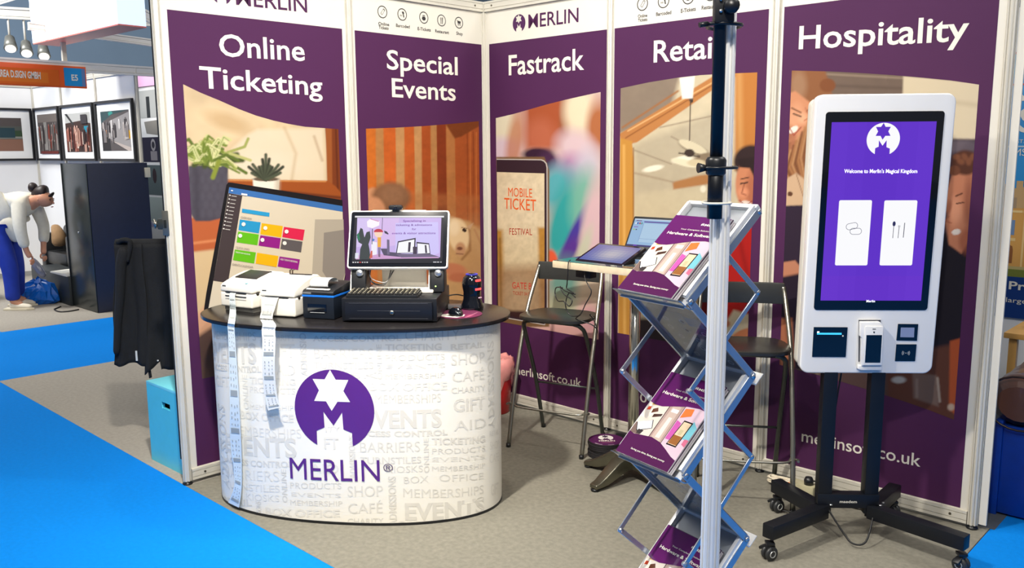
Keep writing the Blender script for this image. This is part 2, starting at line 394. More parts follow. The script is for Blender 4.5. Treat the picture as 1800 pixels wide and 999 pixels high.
# --- panel 1: Online Ticketing
pl, g, L = PAN[0]
def art1(p):
    p.noise(.10, 30, 1); p.C = p.C*0+lin((206, 182, 146)); p.noise(.16, 34, 1)
    p.ell(470, 290, 60, 22, (222, 208, 186), al=.8, soft=.8); p.ell(400, 215, 40, 14, (188, 156, 112), rot=20, soft=.9, al=.7)
    p.poly([(452, 228), (568, 226), (571, 320), (400, 316), (402, 268), (436, 236)], (219, 204, 178), 8, .8)
    p.line([(500, 225), (520, 270), (512, 320)], 5, (178, 150, 112), 6, .5); p.line([(552, 240), (566, 282)], 4, (150, 110, 70), 5, .5)
    p.poly([(571, 222), (600, 224), (606, 362), (580, 345)], (118, 55, 24), 2); p.poly([(572, 224), (583, 226), (584, 330), (575, 326)], (150, 82, 38), 2)
    p.line([(590, 228), (594, 350)], 3, (92, 38, 16), 2)
    p.poly([(398, 315), (576, 318), (590, 328), (604, 345), (604, 356), (440, 330), (398, 324)], (152, 76, 30), 2)
    p.line([(398, 317), (572, 319)], 2.5, (196, 130, 72), 2); p.line([(430, 330), (600, 348)], 5, (104, 48, 22), 3)
    p.poly([(320, 386), (400, 372), (400, 440), (320, 446)], (178, 92, 52), 4); p.line([(322, 430), (400, 420)], 4, (208, 130, 84), 4)
    p.poly([(320, 446), (400, 436), (400, 560), (320, 560)], (206, 178, 136), 6)
    p.poly([(320, 556), (346, 552), (368, 530), (392, 520), (392, 610), (320, 640)], (212, 160, 124), 8)
    p.poly([(320, 610), (372, 575), (420, 575), (420, 690), (320, 690)], (88, 66, 58), 8)
    p.poly([(331, 292), (401, 288), (400, 330), (388, 384), (368, 389), (344, 389), (330, 370)], (70, 66, 76), 3)
    for k in range(6):
        for j in range(5):
            p.ell(334+j*14+(k % 2)*7, 300+k*15, 6, 8, (92, 88, 98), soft=.9, al=.35)
    p.line([(345, 300), (346, 380)], 10, (50, 46, 56), 10, .5)
    rg = random.Random(3)
    for k in range(16):
        a = rg.uniform(-3.0, .1); ln = rg.uniform(22, 50); sx, sy = rg.uniform(340, 384), rg.uniform(272, 294); p.line([(sx, sy), (sx+math.cos(a)*ln, sy+math.sin(a)*ln*.7+8)], 9, (66, 76, 34), 4)
    for k in range(58):
        a = rg.uniform(-2.9, .1)+(.0 if k % 3 else .3); ln = rg.uniform(30, 62); sx, sy = rg.uniform(340, 384), rg.uniform(268, 290)
        dx = math.cos(a)*ln; dy = math.sin(a)*ln*.75+ln*.12; c = rg.choice([(150, 160, 82), (112, 128, 50), (196, 198, 136), (92, 108, 44), (210, 206, 150)])
        p.line([(sx, sy), (sx+dx*.55, sy+dy*.8-6), (sx+dx, sy+dy+6)], rg.uniform(3.5, 7), c, 2); p.line([(sx, sy), (sx+dx*.55, sy+dy*.8-6), (sx+dx*.9, sy+dy*.9+4)], 1.4, (86, 100, 40), 1.4, .7)
    p.line([(384, 285), (374, 312)], 8, (128, 138, 52), 3); p.line([(400, 268), (430, 258), (436, 244)], 5, (150, 156, 84), 2); p.line([(404, 270), (440, 282)], 5, (176, 176, 110), 2)
    p.poly([(444, 313), (491, 315), (489, 345), (446, 340)], (230, 222, 206), 2); p.line([(488, 318), (487, 342)], 8, (176, 160, 136), 8, .7); p.ell(467, 315, 23, 4, (96, 80, 64), soft=.3)
    for k in range(13):
        a = math.radians(-165+k*12.5); ln = 30+10*math.sin(k*1.3)
        p.line([(467, 316), (467+math.cos(a)*ln*.6, 314+math.sin(a)*ln*.72), (467+math.cos(a)*ln*.85, 312+math.sin(a)*ln)], 5.5, (54, 58, 46) if k % 2 else (74, 80, 62), 2)
TOP1 = [(321.6, 148.3), (352, 163), (385.5, 176.8), (420, 192), (450, 203.4), (480, 212), (507, 218), (536, 223), (564, 225), (594.6, 227)]
B1 = pl.px(346, 668)[1]
def zpx(surf, s_, z):
    a = surf.proj(np.array([s_]), np.array([z])); return (float(a[0][0]), float(a[1][0]))
def bottom(surf, l, r_, z): return [zpx(surf, surf.px(*l)[0], z), zpx(surf, surf.px(*r_)[0], z)]
picture('picture', pl, TOP1, bottom(pl, (321.6, 148.3), (594.6, 227), B1), art1, g, 170, 300)
cr = lambda zx, zy: (340+zx/3.844, 300+zy/3.844)
mon = [([cr(222, 95), cr(235, 80), cr(262, 82), cr(1005, 199), cr(1025, 720), cr(960, 1010), cr(60, 1010), cr(85, 830)], (24, 22, 26)),
       ([cr(241, 112), cr(1005, 240), cr(1023, 700), cr(980, 960), cr(95, 960), cr(133, 745)], (212, 200, 178)),
       ([cr(241, 112), cr(1005, 240), cr(1007, 279), cr(235, 152)], (58, 108, 172)),
       ([cr(235, 152), cr(329, 169), cr(232, 760), cr(133, 745)], (66, 56, 58)),
       ([cr(820, 330), cr(1012, 330), cr(1023, 690), cr(980, 900), cr(800, 700)], (176, 166, 150)), ([cr(880, 420), cr(1014, 400), cr(1023, 690), cr(980, 860), cr(870, 680)], (140, 132, 124))]
for t_, c in (((312, 330, 453, 350, 440, 425, 302, 402), (40, 146, 196)), ((460, 355, 602, 375, 592, 452, 450, 430), (246, 176, 18)), ((610, 380, 750, 400, 738, 473, 598, 450), (212, 36, 76)),
              ((300, 412, 440, 432, 430, 505, 290, 485), (96, 182, 26)), ((450, 437, 588, 457, 578, 528, 438, 507), (142, 28, 130)), ((597, 460, 735, 480, 725, 553, 585, 530), (92, 86, 88)),
              ((278, 533, 420, 553, 408, 628, 265, 605), (96, 182, 26)), ((428, 555, 572, 577, 560, 652, 418, 628), (246, 176, 18)), ((580, 580, 717, 600, 705, 672, 567, 648), (142, 28, 130)),
              ((327, 257, 512, 285, 510, 312, 325, 283), (44, 150, 200))):
    mon.append(([cr(t_[k], t_[k+1]) for k in (0, 2, 4, 6)], c))
for k in range(10): mon.append(([cr(240-k*4.8, 162+k*25), cr(250-k*4.8, 164+k*25), cr(249-k*4.8, 172+k*25), cr(239-k*4.8, 170+k*25)], (225, 220, 215))); mon.append(([cr(256-k*5, 168+k*25), cr(290-k*5, 173+k*25), cr(289-k*5, 178+k*25), cr(255-k*5, 173+k*25)], (190, 184, 180)))
for (x, y, a, b) in ((250, 130, 14, 8), (320, 152, 40, 12)): mon.append(([cr(x, y), cr(x+a, y+a*.16), cr(x+a, y+b+a*.16), cr(x, y+b)], (225, 228, 235)))
for q in ((335, 362), (482, 388), (625, 412), (312, 440), (462, 468), (612, 490)): mon.append(([cr(q[0]+a, q[1]+b) for a, b in circ(0, 0, 14, 14, 8)], (236, 232, 226)))
flat('monitor_print', mon, pl, PRINT, g, off=.0022)
for t_, x, y, x1, y1, c_ in (('OVERVIEW', 318, 322, 392, 334, 14), ('QUICK LINKS', 285, 525, 375, 540, 14), ('EVENTS CALENDAR', 262, 640, 400, 660, 14), ('ADD TODAYS BOOKING', 584, 604, 700, 624, 12), ('CREATE NEW BOOKING', 282, 556, 380, 572, 10)):
    text('lettering', t_, pl, cr(x, y), cr(x1, y1), c_/3.844, mat('dim_print', (120, 112, 104), .5) if t_[0] in 'OQE' else WPRINT, g, off=.0055)
text('lettering', 'Online', pl, (386, 98), (536, 107), 38, WPRINT, g, .014)
text('lettering', 'Ticketing', pl, (352, 154), (567, 168), 37, WPRINT, g, .014)
text('lettering', 'MERLIN', pl, (415, 8), (540, 22), 28, PURPLE, g, .008)
c = pl.px(389, -12)
flat('emblem', logo(pl, c, .052, (84, 44, 90), (232, 228, 218)), pl, PRINT, g, px=False)

# --- panel 2: Special Events
pl, g, L = PAN[1]
z3 = lambda zx, zy: (620+zx/2.628, zy/2.628)
TOP2 = [z3(60, 595), z3(200, 590), z3(340, 582), z3(460, 572), z3(582, 560)]
ZP = PAN[2][0].px(1050, 597)[1]
def art2(p):
    p.C = p.C*0+lin((176, 96, 40)); xs = [60, 104, 141, 196, 236, 282, 316, 358, 386, 430, 470, 590]
    cs = [(196, 104, 36), (176, 122, 70), (192, 92, 34), (184, 134, 84), (184, 88, 34), (186, 136, 86), (160, 74, 30), (174, 122, 72), (128, 52, 22), (176, 112, 62), (164, 80, 36)]
    for a, b, c in zip(xs[:-1], xs[1:], cs):
        sl = .04; p.poly([z3(a, 500), z3(b, 500), z3(b+12, 1560), z3(a+14, 1560)], c, 1.6)
    p.noise(.12, 12, 5)
    for k in range(5): p.line([z3(528+k*14, 600+k*4), z3(532+k*13, 1300)], 1.4, (206, 120, 58) if k % 2 else (120, 52, 20), 1.2, .8)
    p.poly([z3(420, 560), z3(590, 556), z3(590, 580), z3(500, 632), z3(470, 640)], (120, 58, 24), 3)
    p.poly([z3(60, 880), z3(590, 905), z3(590, 960), z3(60, 940)], (176, 108, 60), 10, .45)
    p.poly([(640, 366), (850, 366), (850, 600), (640, 600)], (176, 116, 72), 20, .35)
    p.ell(655, 350, 14, 20, (200, 140, 100)); p.ell(687, 348, 34, 27, (126, 84, 56), soft=.3); p.ell(690, 342, 24, 18, (150, 108, 78), soft=.9, al=.6)
    p.ell(655, 372, 22, 26, (196, 136, 98))
    p.poly([(776, 398), (800, 384), (826, 390), (850, 412), (850, 600), (776, 600)], (198, 154, 104), 6); p.ell(790, 392, 14, 10, (222, 190, 148), soft=.7); p.ell(842, 425, 16, 22, (206, 164, 116), soft=.8); p.noise(.10, 5, 8)
    p.ell(838, 470, 26, 70, (184, 138, 92), soft=.9, al=.6)
    p.line([(824, 400), (826, 440), (812, 456)], 4, (140, 94, 58), 4, .8); p.ell(806, 414, 18, 29, (232, 200, 156), rot=-8, soft=.25); p.ell(798, 400, 9, 13, (242, 216, 178), soft=.7); p.ell(809, 438, 9, 12, (196, 146, 108), soft=.4)
    p.ell(816, 405, 4, 3, (50, 30, 24), rot=20); p.line([(811, 400), (821, 402)], 1.4, (120, 80, 54)); p.ell(808, 437, 5, 3, (120, 70, 52), soft=.6); p.line([(802, 446), (814, 447)], 1.6, (120, 74, 56))
    p.poly([(820, 398), (832, 392), (826, 404)], (200, 160, 124), 2); p.line([(834, 404), (845, 428)], 3, (180, 130, 90), 3)
    p.ell(798, 474, 22, 11, (196, 122, 88), rot=10, soft=.4); p.ell(806, 488, 20, 8, (186, 110, 78), soft=.5)
picture('picture', pl, TOP2, bottom(pl, TOP2[0], TOP2[-1], ZP), art2, g, 120, 260)
text('lettering', 'Special', pl, (680, 121), (804.5, 132), 33, WPRINT, g, .014)
text('lettering', 'Events', pl, (689, 170), (801, 177), 32, WPRINT, g, .014)
def ring(pl, cx, cy, r, g, kind):
    c = pl.px(cx, cy); R = r; n = 28; K = (46, 42, 44)
    mb = MB(); a = [pl.at(c[0]+x, c[1]+y, .001) for x, y in circ(0, 0, R, n=n)]; b = [pl.at(c[0]+x, c[1]+y, .001) for x, y in circ(0, 0, R*.86, n=n)]
    mb.add(a+b, [(i, (i+1) % n, n+(i+1) % n, n+i) for i in range(n)])
    def P(pts): mb.add([pl.at(c[0]+x*R, c[1]+y*R, .001) for x, y in pts], [tuple(range(len(pts)))])
    if kind == 0:
        for q in (bar(-.35, -.25, .2, .5, .06), bar(-.05, -.48, .45, .25, .06), bar(-.35, -.25, -.05, -.48, .06), bar(.2, .5, .45, .25, .06), bar(.27, .55, .55, .3, .05)): P(q)
    elif kind == 1:
        P([(-.1, .45), (.3, .5), (.45, .2), (.1, .1)]); P(bar(.2, .2, .35, -.45, .2)); [P(bar(-.45+k*.12, -.3, -.45+k*.12, -.05, .05)) for k in range(4)]
    elif kind == 2:
        P(circ(0, -.15, .42, .34, 14)); P(bar(-.2, .35, .2, .35, .12)); P(bar(-.25, .1, -.2, .4, .07)); P(bar(.25, .1, .2, .4, .07))
    elif kind == 3:
        P(bar(-.15, -.6, -.15, .1, .12)); [P(bar(-.27+k*.12, .05, -.27+k*.12, .5, .06)) for k in range(3)]; P([(.12, -.6), (.25, -.6), (.32, .5), (.12, .5)])
    else:
        P(bar(-.55, .4, -.35, .35, .07)); P([(-.38, .35), (.45, .25), (.38, -.15), (-.28, -.15)]); P(circ(-.15, -.4, .1, n=10)); P(circ(.28, -.4, .1, n=10)); P(bar(-.28, -.25, .38, -.25, .05))
    return mb.build('icon', INK, g)
for k, q in enumerate(((672, 21), (706.8, 25.5), (744.8, 31), (776, 36), (806.5, 40))): ring(pl, *q, .0335, g, k)
for t_, a, b, c_ in (('Online', (665, 44), (684, 46), 5.5), ('Tickets', (665.5, 50.5), (683, 52.5), 5.5), ('Barcoded', (696, 47), (720, 50), 5.5), ('E-Tickets', (734, 53), (757, 55.5), 5.5), ('Restaurant', (765, 57), (789, 60), 5.5), ('Shop', (802, 61), (813, 62.5), 5.5)):
    text('lettering', t_, pl, a, b, c_, INK, g, .014)

# --- panel 3: Fastrack
pl, g, L = PAN[2]
TOP3 = [z3(662, 546), z3(740, 528), z3(820, 505), z3(900, 482), z3(980, 462), z3(1060, 444), z3(1146, 425)]
def art3(p):
    p.C = p.C*0+lin((206, 178, 168))
    p.ell(885, 225, 26, 40, (224, 214, 186), soft=.7); p.ell(885, 262, 30, 20, (214, 192, 204), soft=.8)
    p.ell(905, 250, 14, 60, (186, 116, 76), rot=8, soft=.9, al=.8); p.poly([(922, 170), (1000, 165), (995, 262), (925, 262)], (168, 84, 50), 16)
    p.ell(950, 240, 26, 30, (186, 104, 76), soft=.9, al=.8); p.ell(945, 272, 26, 12, (52, 28, 50), soft=.5); p.ell(965, 285, 18, 20, (70, 40, 72), soft=.8)
    p.ell(993, 215, 10, 45, (150, 92, 62), soft=.8, al=.7); p.ell(1018, 195, 26, 40, (232, 216, 184), soft=.8); p.ell(1052, 225, 20, 45, (176, 106, 66), soft=.8)
    p.ell(1012, 260, 34, 28, (216, 190, 196), rot=30, soft=.9); p.ell(1000, 300, 26, 30, (166, 110, 166), rot=40, soft=.9, al=.8)
    p.ell(1030, 300, 24, 40, (196, 190, 206), rot=20, soft=.9, al=.8); p.ell(975, 330, 26, 40, (86, 168, 178), rot=20, soft=.9); p.ell(990, 390, 24, 80, (48, 158, 158), rot=14, soft=.8)
    p.ell(1025, 350, 22, 50, (112, 176, 156), rot=10, soft=.9, al=.9); p.ell(1006, 420, 9, 56, (70, 56, 150), rot=24, soft=.8); p.ell(1000, 445, 12, 34, (88, 50, 142), rot=30, soft=.8)
    p.ell(1044, 400, 20, 80, (212, 178, 184), rot=4, soft=.8); p.ell(1026, 440, 9, 40, (190, 196, 168), rot=18, soft=.9, al=.8)
    p.ell(995, 500, 34, 44, (92, 150, 138), soft=.9, al=.9); p.ell(985, 545, 30, 30, (176, 178, 146), soft=.9, al=.9); p.ell(1040, 520, 26, 60, (206, 186, 160), soft=.8, al=.9)
    p.ell(1005, 582, 60, 26, (214, 166, 160), soft=.8); p.ell(1035, 560, 20, 26, (212, 160, 166), soft=.9)
    p.ell(968, 465, 13, 26, (222, 92, 58), soft=.3)
    p.poly([(872, 276), (957, 276), (966, 300), (966, 575), (872, 575)], (120, 90, 60), 2)
picture('picture', pl, TOP3, bottom(pl, TOP3[0], TOP3[-1], ZP), art3, g, 110, 240)
LB = pl.px(873.5, 279)[0]
def art3b(p):
    p.C = p.C*0+lin((214, 196, 160)); p.ell(915, 350, 60, 70, (224, 208, 178), soft=1, al=.7)
    p.poly([(862, 400), (884, 405), (888, 575), (862, 575)], (176, 128, 54), 8); p.poly([(946, 400), (966, 400), (966, 575), (950, 575)], (182, 132, 58), 6)
    p.poly([(872, 470), (966, 465), (966, 575), (872, 575)], (150, 112, 78), 22, .8); p.ell(915, 530, 30, 40, (176, 150, 118), soft=.9, al=.8)
    p.poly([(872, 545), (966, 548), (966, 580), (872, 580)], (58, 34, 34), 6); p.noise(.16, 6, 11)
    p.line([(879, 420), (882, 560)], 3, (120, 84, 40), 3, .7)
phone = [([(873.3, 279)]+[(952, 280), (957, 282), (961.5, 287), (963, 294), (963.5, 560), (958, 572), (873.6, 557)], (186, 178, 172)),
         ([(873.3, 281), (951, 282), (956, 284), (959.5, 288), (961, 295), (961.5, 558), (957, 570), (873.6, 555)], (52, 34, 44))]
flat('phone_print', phone, pl, PRINT, g, off=.0020)
picture('phone_screen_print', pl, [(873.8, 302.5), (957.5, 305)], [zpx(pl, pl.px(873.8, 302)[0], pl.px(900, 556)[1]), zpx(pl, pl.px(957.5, 305)[0], pl.px(900, 556)[1])], art3b, g, 50, 130, off=.0026)
ORG = mat('orange_print', (206, 84, 30), .45); RUST = mat('rust_print', (158, 44, 28), .45)
text('lettering', 'MOBILE', pl, (894, 345), (936, 347.5), 15, ORG, g, 0, .0032)
text('lettering', 'TICKET', pl, (887, 367), (943, 371), 19, ORG, g, .004, .0032)
text('lettering', 'FESTIVAL', pl, (896, 412.5), (936, 413.5), 11, RUST, g, 0, .0032)
text('lettering', 'GATE B', pl, (901, 507), (935, 509), 11, mat('red_print', (178, 40, 34), .45), g, 0, .0032)
text('lettering', 'TICKET 04.03', pl, (902, 518), (934, 520.5), 6, RUST, g, 0, .0032)
text('lettering', 'Fastrack', pl, (894.5, 132), (1027, 122), 34, WPRINT, g, .014)
text('lettering', 'MERLIN', pl, (929, 49.5), (1017, 38.5), 23.5, PURPLE, g, .008)
c = pl.px(912.5, 41)
flat('emblem', logo(pl, c, .0515, (84, 44, 90), (222, 220, 208)), pl, PRINT, g, px=False)
text('lettering', 'merlinsoft.co.uk', pl, (903, 656.5), (1022, 681), 14, WPRINT, g, .008)

# --- panel 4: Retail
pl, g, L = PAN[3]
z4 = lambda zx, zy: (1060+zx/2.497, zy/2.497)
TOP4 = [z4(78, 388), z4(200, 362), z4(330, 341), z4(430, 330), z4(530, 324), z4(678, 318)]
def art4(p):
    p.C = p.C*0+lin((206, 192, 162)); p.poly([(1085, 120), (1200, 120), (1180, 190), (1085, 240)], (138, 122, 106), 10); p.noise(.08, 26, 2)
    p.ell(1150, 330, 60, 60, (196, 178, 146), soft=1, al=.6); p.ell(1210, 390, 60, 30, (190, 172, 140), soft=1, al=.7); p.ell(1240, 250, 26, 30, (224, 214, 186), soft=1, al=.7); p.poly([(1115, 255), (1275, 190), (1275, 330), (1115, 345)], (178, 166, 142), 16, .8); p.poly([(1115, 345), (1275, 318), (1275, 400), (1115, 400)], (196, 182, 152), 14, .8); p.noise(.06, 12, 4)
    p.poly([z4(70, 590), z4(540, 300), z4(700, 290), z4(540, 355), z4(150, 625), z4(90, 640)], (186, 124, 70), 2); p.line([z4(110, 575), z4(530, 335)], 2.2, (226, 176, 118), 1.6)
    p.line([z4(100, 606), z4(520, 350)], 2, (146, 90, 46), 1.6); p.line([z4(86, 560), z4(330, 400)], 3, (160, 104, 60), 3)
    p.poly([z4(75, 606), z4(128, 620), z4(136, 720), z4(134, 1560), z4(66, 1560)], (196, 140, 62), 2); p.line([z4(92, 640), z4(96, 1500)], 4, (222, 170, 92), 4); p.line([z4(134, 650), z4(134, 1500)], 2, (136, 86, 36), 2)
    for (a, b, c_, d_) in ((250, 560, 520, 500), (140, 660, 300, 720), (300, 600, 380, 640)): p.line([z4(a, b), z4(c_, d_)], 2.2, (140, 124, 104), 2, .8)
    p.poly([z4(305, 800), z4(420, 770), z4(520, 760), z4(520, 800), z4(310, 832)], (168, 116, 70), 4); p.line([z4(140, 760), z4(310, 800)], 3, (150, 130, 106), 3, .7)
    p.ell(*z4(220, 740), 18, 5, (240, 232, 210), rot=-12, soft=.5); p.ell(*z4(350, 700), 18, 6, (240, 232, 210), rot=-10, soft=.5); p.ell(*z4(440, 830), 5, 6, (230, 220, 196), soft=.6)
    p.line([z4(385, 440), z4(380, 640)], 2, (84, 70, 60), 1.5); p.ell(*z4(388, 440), 3.5, 5, (70, 58, 50))
    p.ell(*z4(400, 652), 28, 9, (120, 104, 84), rot=24, soft=.4); p.ell(*z4(395, 645), 27, 8, (214, 202, 172), rot=24, soft=.15); p.ell(*z4(360, 715), 24, 6, (226, 216, 186), rot=14, soft=.3); p.ell(*z4(455, 694), 20, 9, (134, 116, 94), rot=-5, soft=.3); p.ell(*z4(410, 715), 16, 6, (206, 190, 156), soft=.4)
    p.ell(*z4(380, 672), 9, 7, (62, 50, 44)); p.line([z4(335, 672), z4(425, 688)], 2.4, (62, 50, 44))
    p.poly([z4(336, 342), z4(404, 332), z4(394, 432), z4(348, 434)], (236, 232, 222), 2)
    p.poly([(1292, 120), (1340, 120), (1340, 300), (1292, 300)], (190, 122, 58), 6); p.line([(1300, 130), (1302, 300)], 8, (222, 176, 112), 10, .5)
    p.ell(1322, 285, 32, 30, (52, 36, 36), soft=.2); p.ell(1330, 350, 22, 60, (52, 36, 36), soft=.3); p.ell(1311, 325, 18, 40, (206, 134, 96), soft=.2)
    p.ell(1322, 335, 10, 34, (168, 98, 70), soft=.9, al=.8); p.ell(1306, 338, 9, 8, (226, 150, 112), soft=.9); p.line([(1309, 322), (1304, 340), (1311, 343)], 2, (150, 82, 60), 2); p.poly([(1296, 280), (1326, 276), (1330, 320), (1318, 296), (1300, 294)], (44, 30, 30), 3); p.line([(1303, 315), (1316, 312)], 2, (60, 34, 30)); p.line([(1302, 323), (1314, 321)], 2.4, (50, 30, 28)); p.ell(1311, 357, 10, 4, (232, 214, 200), rot=6); p.line([(1300, 352), (1310, 362), (1322, 354)], 2, (150, 60, 56))
    p.poly([(1236, 380), (1262, 372), (1290, 385), (1340, 372), (1340, 560), (1290, 545), (1262, 590), (1228, 560)], (172, 28, 24), 5); p.poly([(1232, 470), (1262, 440), (1262, 580), (1228, 590)], (108, 18, 20), 8)
    p.line([(1300, 420), (1322, 520)], 6, (130, 18, 18), 8, .7)
    p.ell(1262, 566, 22, 10, (186, 110, 72), rot=12); p.ell(1306, 590, 24, 10, (206, 128, 86), rot=-24, soft=.3); p.ell(1318, 598, 8, 14, (214, 140, 98), rot=12, soft=.3)
    p.poly([(1120, 560), (1240, 560), (1300, 610), (1340, 600), (1340, 660), (1120, 660)], (52, 44, 48), 8)
ZP4 = PAN[3][0].px(1330, 628)[1]
picture('picture', pl, TOP4, bottom(pl, TOP4[0], TOP4[-1], ZP4), art4, g, 130, 260)
text('lettering', 'Retail', pl, (1149, 109.5), (1263, 101), 37, WPRINT, g, .014)
text('lettering', '01932 000', pl, (1124, 708.5), (1200, 724), 16, WPRINT, g, .008) if False else text('lettering', '01', pl, (1125, 706), (1146, 711), 15, WPRINT, g, .008)
for k, q in enumerate(((1129.5, 7), (1166.5, 2), (1210, -5), (1249.5, -11), (1294, -16))): ring(pl, *q, .0345, g, k)
for t_, a, b, c_ in (('Online', (1121.5, 31.5), (1138, 29.5), 5.5), ('Tickets', (1121.5, 38.5), (1138, 36.5), 5.5), ('Barcoded', (1153.5, 28), (1180, 24.5), 6), ('E-Tickets', (1197, 22.5), (1223, 18.5), 6.5), ('Restaurant', (1233.5, 17), (1266, 13), 6.5)):
    text('lettering', t_, pl, a, b, c_, INK, g, .014)

# --- panel 5: Hospitality
pl, g, L = PAN[4]
z5 = lambda zx, zy: (1360+zx/2.4977, zy/2.4977)
TOP5 = [z5(80, 310), z5(250, 314), z5(400, 322), z5(520, 330), z5(650, 341), z5(780, 354), z5(902, 372)]
def art5(p):
    p.C = p.C*0+lin((128, 108, 92)); p.poly([(1440, 118), (1600, 122), (1600, 170), (1440, 165)], (112, 94, 82), 4); p.line([(1445, 130), (1600, 138)], 3, (150, 130, 112), 3); p.line([(1445, 150), (1600, 156)], 5, (92, 76, 66), 5, .7); p.noise(.08, 20, 3)
    p.poly([(1588, 134), (1730, 146), (1730, 245), (1585, 245)], (216, 200, 170), 4); p.line([(1600, 170), (1725, 186)], 8, (190, 172, 144), 8, .6)
    p.poly([(1588, 242), (1730, 246), (1730, 460), (1588, 460)], (62, 50, 62), 5); p.ell(1690, 258, 40, 12, (112, 100, 108), soft=.8, al=.7)
    p.poly([(1370, 355), (1460, 365), (1440, 650), (1360, 650)], (48, 34, 52), 6)
    p.poly([(1384, 118), (1450, 120), (1464, 170), (1440, 330), (1400, 345), (1376, 360)], (142, 92, 58), 5)
    p.ell(1455, 150, 14, 12, (128, 76, 44)); p.ell(1404, 150, 14, 26, (166, 128, 98), soft=.8, al=.8)
    p.poly([(1385, 165), (1398, 160), (1424, 180), (1426, 196), (1418, 222), (1402, 246), (1386, 250)], (208, 142, 104), 4)
    p.ell(1398, 205, 12, 22, (224, 162, 124), rot=14, soft=.9, al=.9); p.ell(1388, 236, 8, 14, (162, 100, 72), soft=.9, al=.8); p.ell(1411, 208, 8, 10, (232, 172, 134), soft=.9); p.line([(1396, 240), (1392, 262)], 9, (176, 112, 82), 6, .8); p.line([(1395, 200), (1408, 205)], 2.6, (60, 36, 28), 2); p.line([(1392, 190), (1408, 198)], 2.6, (110, 66, 44), 2); p.line([(1418, 196), (1424, 190)], 2, (110, 66, 44), 2); p.ell(1395, 228, 9, 5, (240, 228, 214), rot=-36); p.line([(1386, 222), (1396, 238), (1408, 224)], 2, (164, 78, 66)); p.line([(1416, 190), (1424, 206), (1414, 212)], 2, (182, 112, 80), 2)
    for k in range(9): p.line([(1430-k*5, 200+k*8), (1418-k*5, 270+k*4), (1424-k*3, 330)], 3, ((176, 122, 78), (110, 66, 40), (196, 146, 100))[k % 3], 3, .8)
    p.poly([(1380, 316), (1400, 304), (1418, 318), (1428, 360), (1376, 362)], (206, 172, 138), 3); p.line([(1400, 306), (1412, 345)], 1.6, (150, 114, 86)); p.ell(1389, 341, 4.4, 4.4, (96, 60, 40))
    p.poly([(1372, 462), (1398, 458), (1412, 476), (1400, 492), (1372, 488)], (194, 130, 100), 3); p.poly([(1370, 488), (1420, 478), (1430, 640), (1370, 640)], (38, 28, 44), 5)
    p.poly([(1372, 560), (1392, 560), (1396, 645), (1370, 645)], (178, 110, 80), 6)
    p.poly([(1600, 440), (1660, 410), (1720, 420), (1720, 640), (1600, 660)], (30, 26, 36), 5)
    p.poly([(1676, 300), (1712, 292), (1706, 420), (1690, 446), (1668, 430), (1662, 392), (1668, 372), (1660, 352)], (198, 128, 96), 4)
    p.ell(1680, 372, 10, 24, (222, 154, 120), soft=.9, al=.9); p.ell(1704, 360, 9, 50, (150, 88, 66), soft=.9, al=.8); p.ell(1668, 364, 5, 12, (176, 108, 80), rot=10, soft=.8); p.ell(1697, 286, 24, 22, (88, 50, 36)); [p.ell(1682+k*7, 276+(k%2)*8, 7, 5, (128, 78, 54), rot=30*k, soft=.7) for k in range(5)]; p.ell(1678, 300, 10, 9, (112, 66, 46)); p.line([(1680, 345), (1692, 340)], 2.6, (96, 54, 40)); p.line([(1682, 358), (1694, 356)], 2.2, (70, 38, 32)); p.ell(1681, 408, 8, 5, (238, 226, 214), rot=-10); p.ell(1700, 425, 14, 22, (150, 80, 56), soft=.6, al=.7); p.line([(1668, 380), (1662, 388), (1672, 392)], 2, (160, 92, 70), 2)
    p.poly([(1500, 640), (1700, 600), (1700, 760), (1500, 760)], (96, 58, 46), 8); p.poly([(1670, 600), (1705, 590), (1700, 745), (1668, 720)], (178, 84, 46), 4)
    p.poly([(1440, 650), (1560, 655), (1560, 700), (1440, 690)], (86, 64, 60), 6)
    p.poly([(1604, 655), (1646, 660), (1650, 715), (1606, 700)], (120, 98, 90), 5); p.line([(1648, 665), (1652, 706)], 4, (176, 162, 150), 3, .8); p.line([(1612, 668), (1612, 698)], 4, (150, 130, 120), 3, .7); p.ell(1672, 716, 6, 6, (196, 172, 150), soft=.7)
    p.ell(1580, 668, 12, 6, (178, 176, 174), soft=.6)
BOT5 = [(1366, 640), (1404, 651), (1440, 660), (1475, 670), (1505, 679), (1560, 696), (1620, 716), (1679, 739)]
sa, sb = pl.px(*TOP5[0])[0], pl.px(*TOP5[-1])[0]
picture('picture', pl, TOP5, [zpx(pl, sa+(sb-sa)*k/8, np.interp(sa+(sb-sa)*k/8, [pl.px(*q)[0] for q in BOT5], [pl.px(*q)[1] for q in BOT5])) for k in range(9)], art5, g, 170, 280)
text('lettering', 'Hospitality', pl, (1404, 86), (1702, 71), 39, WPRINT, g, .014)
text('lettering', 'merlinsoft.co.uk', pl, (1409, 776), (1618, 821), 20, WPRINT, g, .008)

